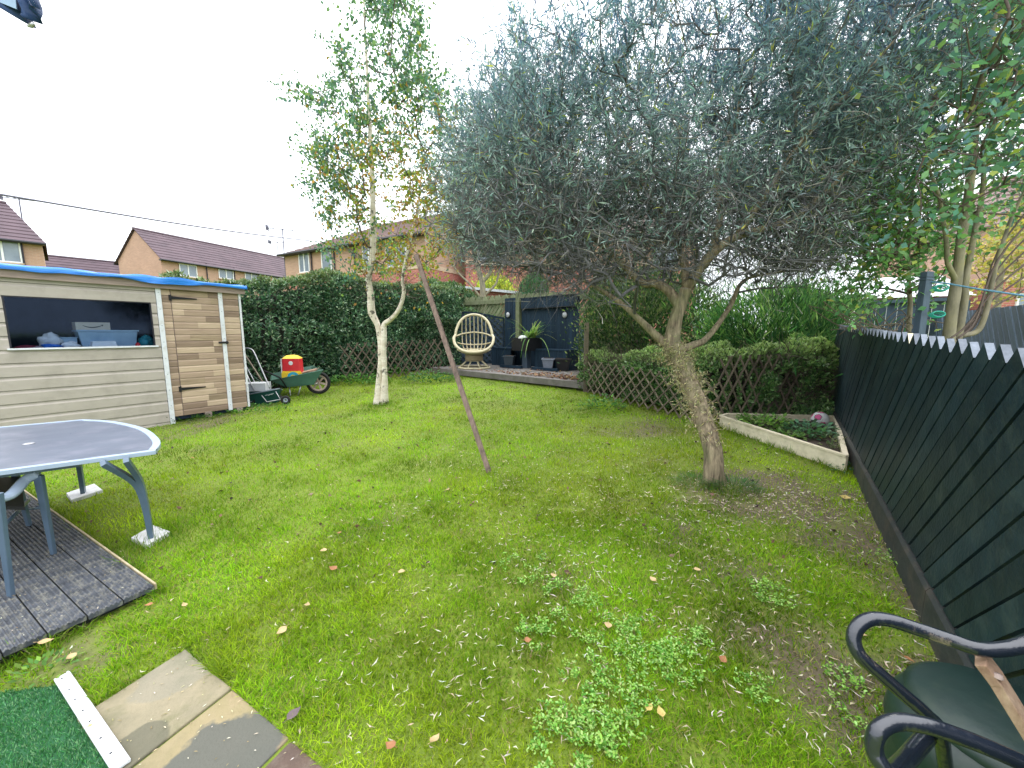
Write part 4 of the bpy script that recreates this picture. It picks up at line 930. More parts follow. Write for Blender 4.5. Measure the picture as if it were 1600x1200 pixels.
    def pot(u, vt, vb, y, lab, m, w_):
        p0 = AT(u, vb, y); zt_ = AT(u, vt, y).z; h_ = zt_ - p0.z; t = empty('square_pot', (p0.x, p0.y, zp), rzp * .3, lab, 'plant pot', 'square pots on the platform'); h_ = AT(u, vt, y).z - zp
        b = MB(); b.box((0, 0, h_ / 2), (w_, w_, h_), taper=.68); b.build('pot', m, t, bevel=.008); b = MB()
        for dx_, dy_, a_, b_ in ((0, -w_ / 2, w_ + .03, .03), (0, w_ / 2, w_ + .03, .03), (-w_ / 2, 0, .03, w_ - .03), (w_ / 2, 0, .03, w_ - .03)): b.box((dx_, dy_, h_ - .012), (a_, b_, .035))
        b.build('rim', m, t); b = MB(); b.box((0, 0, h_ - .0), (w_ - .06, w_ - .06, .02)); b.build('soil', M['soil'], t)
    pot(796, 556, 572, 11.7, 'small dark grey square pot left of the planter post', mat('dark_grey_pot', (.035, .05, .065), None, .5), .31)
    pot(857, 560, 576, 10.9, 'pale grey square pot right of the planter post', mat('pale_grey_pot', (.22, .25, .31), (.16, .18, .22), .5), .33)
    pot(880, 560, 577, 10.75, 'large black square pot beside the pale grey pot', M['blackiron'], .4)
    for (u0, v0, y0, u1, v1_, y1) in ((782, 573, 11.75, 815, 577, 11.3), (832, 577, 11.0, 872, 583, 10.4)):
        b = MB(); a_ = AT(u0, v0, y0); c_ = AT(u1, v1_, y1); a_.z = c_.z = zp + .05; b.beam(a_, c_, .09, .07); o = b.build('sleeper', M['panelblue']); tag(o, 'dark wooden batten on the platform %s the planter post' % ('left of' if u0 < 800 else 'right of'), 'timber')
    # trellis screen at the right end of the platform, seen edge on
    sa = Vector((P(914, 611).x, P(914, 611).y)); sb = Vector((AT(906, 560, 10.9).x, AT(906, 560, 10.9).y)); ds = (sb - sa); Ls = ds.length; ds.normalize()
    sc = empty('side_screen', (sa.x, sa.y, 0), math.atan2(ds.y, ds.x), 'grey slatted side screen at right end of the platform', 'screen')
    zt0, zt1 = AT(916, 508, sa.y).z, AT(906, 503, 10.9).z; zb = .32
    for i in range(13):
        x = i / 12 * Ls; b = MB(); b.box((x, 0, (zb + zt0) / 2), (.075, .03, zt0 - zb)); b.build('slat', M['nfence'], sc)
    for z_ in (.6, 1.15, zt0 - .12): b = MB(); b.box((Ls / 2, -.03, z_), (Ls, .03, .06)); b.build('rail', M['nfence'], sc)
    b = MB(); b.box((-.06, .0, (zt0 + .2) / 2), (.09, .09, zt0 - .1)); b.build('post', M['lath'], sc)
    # leaf litter
    d = (B_ - A); d.z = 0; L = d.length; d.normalize()
    n = 2200; x = rng.uniform(0, L, n); y = rng.exponential(.35, n) + .12; kk = rng.random(n) < (x / L) ** 3.2 * .9 + .03; x, y = x[kk], y[kk]; m_ = y < 1.9; x, y = x[m_], y[m_]; n = len(x)
    b0 = np.stack([A.x + d.x * x + nrm.x * y, A.y + d.y * x + nrm.y * y, zp + .01 + rng.random(n) * .035 * (x / L)], 1)
    V, Fc = leaves_geo(b0, rdir(n) * [1, 1, .25], np.tile([0, 0, 1.], (n, 1)) + .5 * rdir(n), rng.uniform(.06, .11, n), .05); o = npmesh('leaf_litter', V, Fc, M['dryleaf'], np.repeat(pick([(.16, .07, .04), (.1, .045, .03), (.24, .13, .07), (.3, .2, .1)], n), 4, 0)); tag(o, 'brown autumn leaf litter drifted on the wooden platform', 'leaves', kind='stuff')
    return zp
ZP = corner()
def egg_chair():
    y = 12.05; base = P(741, 579, 0); base = AT(741, 577, 12.1); q = AT(741, 572, 11.55)
    c = Vector((q.x, q.y, ZP)); sc_ = (AT(742, 491, 11.6).z - ZP) / 1.30
    root = empty('egg_chair', c, R(4), 'cream cane egg chair with hooped back on a round pedestal base', 'chair'); root.scale = (1.1, 1.1, 1)
    s = sc_
    def T(pts, r, nm, m=M['cane'], k=8, sm=True): b = MB(); b.tube([Vector(p) * s for p in pts], r * s, k); return b.build(nm, m, root, sm)
    def ringp(R_, z, n=28, sy=1): return [(R_ * math.cos(2 * math.pi * i / n), R_ * sy * math.sin(2 * math.pi * i / n), z) for i in range(n + 1)]
    T(ringp(.34, .02), .024, 'base_hoop'); T(ringp(.17, .19), .016, 'collar_hoop')
    for i in range(8):
        a = 2 * math.pi * (i + .5) / 8; T([(.335 * math.cos(a), .335 * math.sin(a), .03), (.17 * math.cos(a), .17 * math.sin(a), .19)], .016, 'base_spoke')
    b = MB(); b.lathe([(.0, .19), (.19, .19), (.2, .215), (.195, .24), (.2, .265), (.195, .29), (.2, .31), (.18, .335), (0, .335)], k=28); o = b.build('wound_drum', M['canedark'], root, True); o.scale = (s, s, s)
    # seat bowl hoops
    for z_, R_ in ((.36, .2), (.39, .27), (.42, .32), (.45, .355)): T([(p[0] * 1.02, p[1] * .95, p[2] + .03 * p[1]) for p in ringp(R_, z_)], .015, 'seat_hoop')
    # arm / side hoop that sweeps from arm to arm in front
    front = [(-.40, -.02, .80), (-.43, -.12, .72), (-.38, -.25, .56), (-.22, -.36, .44), (0, -.40, .405), (.22, -.36, .44), (.38, -.25, .56), (.43, -.12, .72), (.40, -.02, .80)]
    T(spline(front, 6), .032, 'front_rail')
    hoop = [(-.40, -.0, .80), (-.385, .04, .92), (-.31, .13, 1.12), (-.18, .2, 1.25), (0, .23, 1.30), (.18, .2, 1.25), (.31, .13, 1.12), (.385, .04, .92), (.40, 0, .80)]
    hp = spline(hoop, 6); T(hp, .03, 'back_hoop')
    mid = [(-.38, .0, .78), (-.26, .2, .83), (0, .3, .87), (.26, .2, .83), (.38, .0, .78)]; T(spline(mid, 6), .018, 'back_rail')
    low = [(-.36, -.02, .62), (-.24, .17, .58), (0, .26, .565), (.24, .17, .58), (.36, -.02, .62)]; T(spline(low, 6), .016, 'back_rail')
    for i in range(7):
        x = -.27 + i * .09; zt = 1.30 - .26 * (abs(x) / .31) ** 2.0 * .75 - .0; yt = .23 - .1 * (abs(x) / .3) ** 2
        ym = .3 - .12 * (abs(x) / .3) ** 2; pts = [(x * .98, yt, zt), (x, ym + .0, .86 - .05 * (abs(x) / .3) ** 2), (x * .95, ym - .03, .57), (x * .8, .12, .45), (x * .7, -.05, .405)]
        T(spline(pts, 4), .0105, 'spindle')
    # woven seat
    b = MB(); b.lathe([(0, .37), (.15, .375), (.27, .41), (.33, .45)], k=28); o = b.build('woven_seat', M['canedark'], root, True); o.scale = (s, s, s)
    b = MB(); b.lathe([(0, .46), (.09, .455), (.14, .43), (.15, .4)], (0, -.03, 0), 20); o = b.build('cushion', M['cane'], root, True); o.scale = (s, s, s)
egg_chair()
# ================================================================== TRELLIS
def trellis(name, a, b_, h, n, lab, m=M['lath'], th=.012, w=.024, zoff=0.03, par=None):
    L = (b_ - a); L.z = 0; ln = L.length; L.normalize(); root = empty(name, (a.x, a.y, 0), math.atan2(L.y, L.x), lab, 'trellis')
    zg = lambda s: gz(a.x + L.x * s, a.y + L.y * s) + zoff; p = ln / n; k = max(1, round(h / p / .9)); hx = h * .0 + p * k / 1.0 * .5 * 1.0
    run = p * 3.5 * .9
    for lay, sg in ((0, 1), (1, -1)):
        for i in range(-8, n + 8):
            x0 = i * p; x1 = x0 + sg * run; pts = []
            t0, t1 = 0., 1.
            if sg > 0: t0 = max(0, -x0 / run); t1 = min(1, (ln - x0) / run)
            else: t0 = max(0, (x0 - ln) / run); t1 = min(1, x0 / run)
            if t1 - t0 < .12: continue
            xa = x0 + sg * run * t0; xb = x0 + sg * run * t1
            j = random.uniform(-.015, .015)
            b = MB(); b.beam((xa + j, lay * th * 1.05, zg(xa) + h * t0), (xb + j, lay * th * 1.05, zg(xb) + h * t1), th, w, (0, 0, 1)); b.build('lath', m, root)
    return root
tr_a = P(917, 617); tr_b = P(1120, 672); tr_c = Vector((FB.x - .15, FB.y + .12, 0)); 
tb2 = P(1108, 664)
trellis('trellis', P(918, 616), P(1118, 672), .66, 14, 'expanding diamond trellis in front of hedge, left of willow trunk')
trellis('trellis', P(1120, 660), P(1296, 655), .95, 12, 'expanding diamond trellis behind the cream raised bed')
trellis('trellis', P(528, 601) + Vector((0, .25, 0)), P(690, 585) + Vector((0, .1, 0)), 1.0, 13, 'dark worn diamond trellis behind the birch trunk', MATS.get('x') or mat('dark_lath', (.13, .10, .075), (.07, .055, .04), .85, 8, None, .2, objrand=.3), w=.03)
# ================================================================== RAISED BED
def bed():
    root = empty('raised_bed', bed_poly[0], 0, 'cream plank sided triangular raised bed beside the black fence', 'raised bed'); o = bed_poly[0]
    A, B_, C_, D_ = [Vector((p.x, p.y, gz(p.x, p.y))) for p in bed_poly]
    def side(a, b_, h, nm='side_board', m=M['cream']):
        d = (b_ - a).normalized(); nrm = Vector((-d.y, d.x, 0)); b = MB(); a2, b2 = a - o, b_ - o
        b.beam(a2 + Vector((0, 0, h * .42)), b2 + Vector((0, 0, h * .42)), .028, h * .84); b.beam(a2 + Vector((0, 0, h * .93)), b2 + Vector((0, 0, h * .93)), .045, h * .12); b.beam(a2 + Vector((0, 0, h * .8)), b2 + Vector((0, 0, h * .8)), .036, h * .05)
        return b.build(nm, m, root)
    side(A, B_, .17); side(D_ + Vector((.0, .02, 0)), C_, .17); side(B_ + Vector((.01, .03, 0)), C_ + Vector((.0, -.02, 0)), .17); side(A + Vector((-.01, .03, 0)), D_, .17)
    for t in (.45, .8): p = D_.lerp(C_, t) - o; b = MB(); b.box((p.x, p.y - .03, .12), (.012, .012, .2)); b.build('joint_strip', M['gutter'], root)
    b = MB(); b.prism([(p.x - o.x, p.y - o.y) for p in (A, B_, C_, D_)], lambda p: gz(p[0] + o.x, p[1] + o.y) - o.z, lambda p: gz(p[0] + o.x, p[1] + o.y) - o.z + .085); b.build('soil', M['soil'], root)
    # plants
    def clump(u, v, n, rad, L, cols, lab, hgt=.12, name='bed_plant'):
        c = P(u, v, .08); az = rng.uniform(0, 6.28, n); rr = np.sqrt(rng.random(n)) * rad; p = np.stack([c.x + rr * np.cos(az), c.y + rr * np.sin(az), c.z + rng.random(n) * hgt], 1)
        dr = np.stack([np.cos(az), np.sin(az), rng.uniform(-.1, .8, n)], 1) + .5 * rdir(n); V, Fc = leaves_geo(p, dr, np.tile([0, 0, 1.], (n, 1)) + .3 * rdir(n), rng.uniform(.6, 1.2, n) * L, L * .6, .12)
        k = 40; sb = np.stack([c.x + rng.normal(size=k) * rad * .2, c.y + rng.normal(size=k) * rad * .2, np.full(k, c.z - .02)], 1); V2, F2, _ = twigs(sb, rdir(k) * [1, 1, .3] + [0, 0, .7], rad * .9, .003)
        t = empty(name, c, 0, lab, 'plant'); f_ = npmesh('foliage', V - np.array(c), Fc, M['leaf'], np.repeat(pick(cols, n), 4, 0), t); f_['kind'] = 'stuff'; f_ = npmesh('stems', V2 - np.array(c), F2, M['green_wood'], None, t); f_['kind'] = 'stuff'
    gr = [(.10, .24, .05), (.17, .34, .08), (.25, .42, .13)]
    clump(1192, 666, 240, .3, .08, gr, 'bright green leafy clump at left end of the raised bed')
    clump(1265, 678, 170, .26, .085, [(.09, .22, .12), (.14, .3, .17)], 'bluish green leafy plant in middle of the raised bed')
    clump(1232, 682, 120, .16, .06, gr, 'small green seedlings near the front board of the bed', .05)
    clump(1300, 700, 60, .12, .05, [(.2, .25, .12), (.1, .16, .08)], 'sparse trailing plant in right corner of the bed', .14)
    # ivy climbing onto the boards
    # ball
    import bmesh
    c = P(1280, 664, .0); r = .1; bm = bmesh.new(); bmesh.ops.create_icosphere(bm, subdivisions=4, radius=r); me = D.meshes.new('football')
    ico = bmesh.new(); bmesh.ops.create_icosphere(ico, subdivisions=1, radius=1); cent = [v.co.normalized() for v in ico.verts if len(v.link_edges) == 5 or True]; ico.free()
    bm.faces.ensure_lookup_table()
    for f in bm.faces:
        d = f.calc_center_median().normalized(); f.smooth = True; best = sorted((d.angle(q), i) for i, q in enumerate(cent)); f.material_index = 0 if best[0][0] < R(19) and best[0][1] % 3 else (2 if best[0][0] < R(24) and best[0][1] % 2 else 1)
    bm.to_mesh(me); bm.free(); [me.materials.append(m_) for m_ in (M['pink'], M['whiteplastic'], M['ink'])]
    o = D.objects.new('football', me); col.objects.link(o); o.location = P(1280, 667, .085) + Vector((0, 0, r)); tag(o, 'pink and white football with black marks in corner of raised bed', 'ball')
bed()
# ================================================================== PROP
def prop():
    a = P(767, 746, -.05); tp = AT(650, 398, 4.55)
    b = MB(); b.beam(a, tp, .05, .042, (0, 1, .2)); o = b.build('clothes_prop', M['prop'], bevel=.004)
    tag(o, 'long pinkish brown timber prop leaning over the middle of the lawn', 'prop')
prop()
# ================================================================== WHEELBARROW, SPREADER, BAG
def barrow():
    # local: x toward the wheel end (image right), y away
    wp = P(497, 616); hb = P(392, 628); d = Vector((P(497, 600).x - P(420, 607).x, P(497, 600).y - P(420, 607).y, 0)).normalized()
    yb = wp.y; px = lambda u, v, dy=0: AT(u, v, yb + dy)
    k = (px(500, 590) - px(400, 590)).length / 100    # metres per photo pixel at the barrow
    root = empty('wheelbarrow', (wp.x, wp.y, gz(wp.x, wp.y)), 0, 'green metal wheelbarrow with pale rimmed wheel parked against hedge', 'wheelbarrow'); o = root.location.copy()
    q = lambda u, v, dy=0: px(u, v, dy) - o
    # tray: rim polygon (4 corners) and base polygon
    rim = [q(422, 597, -.25), q(451, 603, -.3), q(504, 578, -.28), q(500, 573, .3), q(440, 582, .35)]
    f0, f1, b1, b0 = q(423, 595, -.28), q(505, 578, -.22), q(488, 572, .42), q(425, 584, .42)
    g0, g1, h1, h0 = q(447, 605, -.2), q(490, 601, -.16), q(484, 596, .25), q(440, 600, .25)
    b = MB(); vs = [f0, f1, b1, b0, g0, g1, h1, h0]; inn = [v + Vector((0, 0, .012)) for v in vs]
    b.add(vs, [(0, 4, 5, 1), (1, 5, 6, 2), (2, 6, 7, 3), (3, 7, 4, 0), (4, 7, 6, 5)]); tr = b.build('tray', M['barrowgreen'], root); m_ = tr.modifiers.new('s', 'SOLIDIFY'); m_.thickness = .012
    b = MB(); b.tube([f0, f1, b1, b0, f0], .012, 6); b.build('rim', M['barrowgreen'], root, True)
    # wheel
    wr = .5 * 30 * k * 1.18; wc = Vector((0, .05, wr)); ax_ = Vector((.25, -1, 0)).normalized(); rot = ax_.to_track_quat('Z', 'X').to_matrix()
    w = empty('w', (0, 0, 0)); D.objects.remove(w)
    b = MB(); b.ring(wc, wr * .87, wr * .14, 28, 8, rot=rot); wh = b.build('wheel', M['rubber'], root, True)
    b = MB(); b.ring(wc, wr * .68, wr * .09, 28, 6, rot=rot)
    for i in range(6):
        a = i * math.pi / 3 + .3; p = rot @ Vector((math.cos(a) * wr * .66, math.sin(a) * wr * .66, 0)); b.beam(wc, wc + p, wr * .16, .02, ax_)
    b.tube([wc - ax_ * .05, wc + ax_ * .05], .035, 10); b.build('rim', M['wheel'], wh)
    b = MB(); b.tube([q(489, 601, -.1), wc - ax_ * -.06], .013, 6); b.tube([q(487, 598, .1), wc - ax_ * .06], .013, 6); b.build('fork', M['silver'], root, True)
    for pts in ([q(470, 604, -.15), q(466, 620, -.15)], [q(452, 603, -.12), q(454, 621, -.2)]):
        pts[-1].z = .0; b = MB(); b.tube(pts, .013, 8); b.build('leg', M['silver'], root, True)
    b = MB(); b.tube(spline([q(448, 606, -.2), q(438, 591, -.35), q(428, 586, -.4), q(412, 579, -.45)], 5), .016, 8); b.build('handle', M['rubber'], root, True)
    # things in the tray: bag, boards
    bg_ = q(459, 590, -.02) + o; w = 28 * k; h1_ = 34 * k
    t = empty('compost_bag', bg_ + Vector((0, 0, .11)), R(8), 'red and yellow garden product bag slumped upright in the wheelbarrow', 'bag')
    b = MB(); b.box((0, 0, h1_ * .5 - .1), (w * .92, .2, h1_ * .78), taper=1.05); b.build('sack', M['red'], t, bevel=.03)
    b = MB(); b.box((.0, -.103, h1_ * .12 - .1), (w * .95, .008, h1_ * .36)); b.box((0, -.06, h1_ * .08 - .1), (w * 1.0, .12, h1_ * .28)); b.build('yellow_band', M['yellow'], t)
    b = MB(); b.add([(-w * .46, -.1, h1_ * .86 - .1), (w * .46, -.1, h1_ * .86 - .1), (w * .3, 0, h1_ * 1.0 - .1), (.02, .02, h1_ * 1.03 - .1), (-w * .3, 0, h1_ * 1.0 - .1), (-w * .46, .1, h1_ * .86 - .1), (w * .46, .1, h1_ * .86 - .1)], [(0, 1, 2, 3, 4), (1, 6, 2), (0, 4, 5), (6, 5, 4, 3, 2)]); b.build('folded_top', M['yellow'], t)
    b = MB(); n = 16
    for i in range(n):
        a0, a1 = math.pi * i / n, math.pi * (i + 1) / n; r0, r1 = w * .17, w * .32; cx, cz = w * .1, -.1 + h1_ * .0
        b.add([(cx + r0 * math.cos(a0), -.1225, cz + r0 * math.sin(a0)), (cx + r0 * math.cos(a1), -.1225, cz + r0 * math.sin(a1)), (cx + r1 * math.cos(a1), -.1225, cz + r1 * math.sin(a1)), (cx + r1 * math.cos(a0), -.1225, cz + r1 * math.sin(a0))], [(3, 2, 1, 0)])
    b.build('printed_ring', M['cyan'], t)
    b = MB(); b.lathe([(0, 0), (.045, 0), (0, .001)], (0, 0, 0), 14); o2 = b.build('printed_spot', M['whiteplastic'], t); o2.rotation_euler = (math.pi / 2, 0, 0); o2.location = (0, -.106, h1_ * .66 - .1)
    b = MB(); b.box((-w * .5, .0, h1_ * .5 - .1), (.02, .19, h1_ * .7)); b.build('white_edge', M['whiteplastic'], t)
    for i, (du, dv, ln) in enumerate(((480, 581, .42), (484, 579, .38), (478, 584, .3))):
        p = q(du, dv, .05) + o; b = MB(); b.box((0, 0, 0), (ln, .12, .02)); ob = b.build('offcut_board', M['rawplank']); ob.location = p + Vector((0, 0, .0)); ob.rotation_euler = (.1 * i, -.12 - .1 * i, .3 * i); tag(ob, ['pale offcut board lying across the wheelbarrow tray', 'topmost pale offcut board at front of wheelbarrow', 'short pale offcut board beside the red bag'][i], 'board')
barrow()
def spreader():
    c = P(413, 632); y = c.y; q0 = lambda u, v, dy=0: AT(u, v, y + dy); root = empty('lawn_spreader', (c.x, c.y, gz(c.x, c.y)), 0, 'dark green wheeled lawn mower with silver handle tubes beside the shed', 'mower'); o = root.location.copy(); q = lambda u, v, dy=0: q0(u, v, dy) - o
    f = [q(385, 617, -.05), q(437, 607, .05), q(441, 609, .45), q(390, 610, .5)]; g = [q(391, 636, -.0), q(436, 628, .1), q(436, 622, .4), q(394, 628, .4)]
    b = MB(); b.add(f + g, [(0, 4, 5, 1), (1, 5, 6, 2), (2, 6, 7, 3), (3, 7, 4, 0), (4, 7, 6, 5)]); h = b.build('hopper', M['mowergreen'], root); h.modifiers.new('s', 'SOLIDIFY').thickness = .012
    b = MB(); b.tube(f + [f[0]], .014, 6); b.build('rim', M['greyplastic'], root, True)
    for u, v, r in ((392, 628, .1), (446, 620, .09)):
        w = q(u, v, .0); w.z = r; rot = Vector((.3, -1, 0)).to_track_quat('Z', 'X').to_matrix(); b = MB(); b.ring(w, r * .7, r * .3, 20, 8, rot=rot); wo = b.build('wheel', M['rubber'], root, True)
        b = MB(); b.ring(w, r * .4, r * .2, 14, 6, rot=rot); b.build('hub', M['greyplastic'], wo, True)
    p = [q(409, 618, -.06), q(417, 628, -.1), q(438, 624, -.05), q(431, 612, -.0)]; b = MB(); b.tube(p, .009, 6); b.build('wire_guard', M['silver'], root, True)
    # badge: light script plate
    pa, pb = q(414, 618, -.045), q(428, 615, -.035); b = MB(); b.beam(pa, pb, .004, .035); bd = b.build('badge', M['mowergreen'], root)
    b = MB()
    n = 9
    for i in range(n):
        a = pa.lerp(pb, (i + .2) / n) + Vector((0, -.006, random.uniform(-.006, .006))); e = pa.lerp(pb, (i + .85) / n) + Vector((0, -.006, random.uniform(-.006, .006))); b.beam(a, e, .003, random.choice((.012, .02, .016)))
    b.build('badge_lettering', M['silver'], bd)
    hd = spline([q(422, 607, .05), q(410, 580, .1), q(398, 553, .2), q(393, 546, .22), q(386, 544, .25), q(374, 545, .3)], 5); b = MB(); b.tube(hd, .013, 8); b.build('handle', M['silver'], root, True)
    b = MB(); b.tube([q(397, 610, .1), q(389, 593, .15), q(380, 572, .3)], .011, 8); b.build('handle', M['silver'], root, True)
    b = MB(); b.box(q(394, 604, .3), (.6, .3, .16), R(12)); 
    b.build('inner_tray', M['whiteplastic'], root)
    # tools leaning against the hedge behind it
    for i, (a, e, m_, r, nm, lab) in enumerate((((406, 590), (380, 550), M['lath'], .016, 'spade', 'brown wooden tool handle leaning by the shed corner'), ((401, 603), (378, 560), M['silver'], .011, 'rake', 'grey metal tool handle leaning behind the green mower'), ((411, 600), (383, 577), M['barrowgreen'], .01, 'hoe', 'thin green tool handle leaning behind the green mower'))):
        A_ = q0(a[0], a[1], .55); E_ = q0(e[0], e[1], .75); d = (A_ - E_).normalized(); ft = A_ + d * ((A_.z - gz(A_.x, A_.y)) / max(-d.z, .3)); t = empty(nm, ft, 0, lab, 'tool'); b = MB(); b.tube([Vector((0, 0, 0)), E_ - ft], r, 8); b.build('shaft', m_, t, True)
        b = MB(); b.beam(-d * .0, -d * .2, .16, .01); b.build('head', M['blackiron'], t)
spreader()
# ================================================================== BENCH ARMS AND WATER BUTT, bottom right
def at_d(u, v, t):
    d = ray(u, v); return Vector((d[0] * t, d[1] * t, H + d[2] * t))
def bench():
    root = empty('metal_bench_frame', (1.1, .75, 0), 0, 'old black tubular bench frame with bare wooden slat standing at right', 'bench'); o = root.location.copy()
    def T(pts, r, nm, m=M['blackpaint']): b = MB(); b.tube([p - o for p in spline(pts, 8)], r, 14); return b.build(nm, m, root, True)
    T([at_d(1690, 980, .74), at_d(1625, 1000, .75), at_d(1575, 1013, .76), at_d(1530, 1014, .77), at_d(1485, 1000, .79), at_d(1440, 985, .81), at_d(1385, 968, .83), at_d(1352, 970, .84), at_d(1334, 992, .84), at_d(1342, 1022, .83), at_d(1375, 1053, .82), at_d(1412, 1085, .81), at_d(1448, 1117, .81), at_d(1470, 1150, .84), at_d(1484, 1260, .98)], .0135, 'arm_tube')
    T([at_d(1700, 1262, .66), at_d(1620, 1205, .665), at_d(1560, 1175, .67), at_d(1500, 1151, .68), at_d(1445, 1133, .69), at_d(1400, 1128, .70), at_d(1372, 1142, .70), at_d(1366, 1172, .70), at_d(1384, 1205, .69), at_d(1430, 1270, .69)], .0135, 'arm_tube')
    T([at_d(1448, 1150, .85), at_d(1418, 1185, .80), at_d(1390, 1215, .72)], .016, 'cross_tube')
    p = [at_d(1532, 1028, .775), at_d(1558, 1062, .765), at_d(1640, 1195, .74)]
    b = MB()
    b.beam(p[0] - o, p[1] - o, .042, .018, (0, -.3, 1)); b.beam(p[1] - o + (p[1] - p[0]) * -.1, p[2] - o, .04, .018, (0, -.3, 1)); b.build('wooden_slat', M['rawplank'], root, bevel=.002)
    c = at_d(1559, 1058, .752) - o; b = MB(); b.lathe([(0, .007), (.006, .006), (.008, 0)], c, 10); b.build('bolt', M['fascia'], root, True)
    # legs down to the ground
    for q in (at_d(1484, 1258, .98), at_d(1430, 1270, .69)):
        b = MB(); e = Vector((q.x + .05, q.y + .0, gz(q.x, q.y))); b.tube([q - o, e - o], .0135, 12); b.build('leg', M['blackpaint'], root, True)
bench()
def butt():
    c = Vector((1.27, .88)); z0 = gz(c.x, c.y); zt = .56
    root = empty('water_butt', (c.x, c.y, z0), 0, 'dark green round plastic water butt behind the bench frame', 'water butt')
    b = MB(); pr = [(0, 0), (.19, 0), (.205, .02)]
    for i in range(7): z = .05 + i * .055; pr += [(.21 + .004 * (i % 2), z)]
    pr += [(.222, zt - .12), (.215, zt - .07), (.19, zt - .035), (.18, zt - .03)]
    b.lathe(pr, k=48); b.build('barrel', M['binGreen'], root, True)
    b = MB(); b.lathe([(.185, zt - .035), (.19, zt - .015), (.17, zt + .0), (.10, zt + .012), (0, zt + .016)], k=40); b.build('lid', M['binGreen'], root, True)
butt()
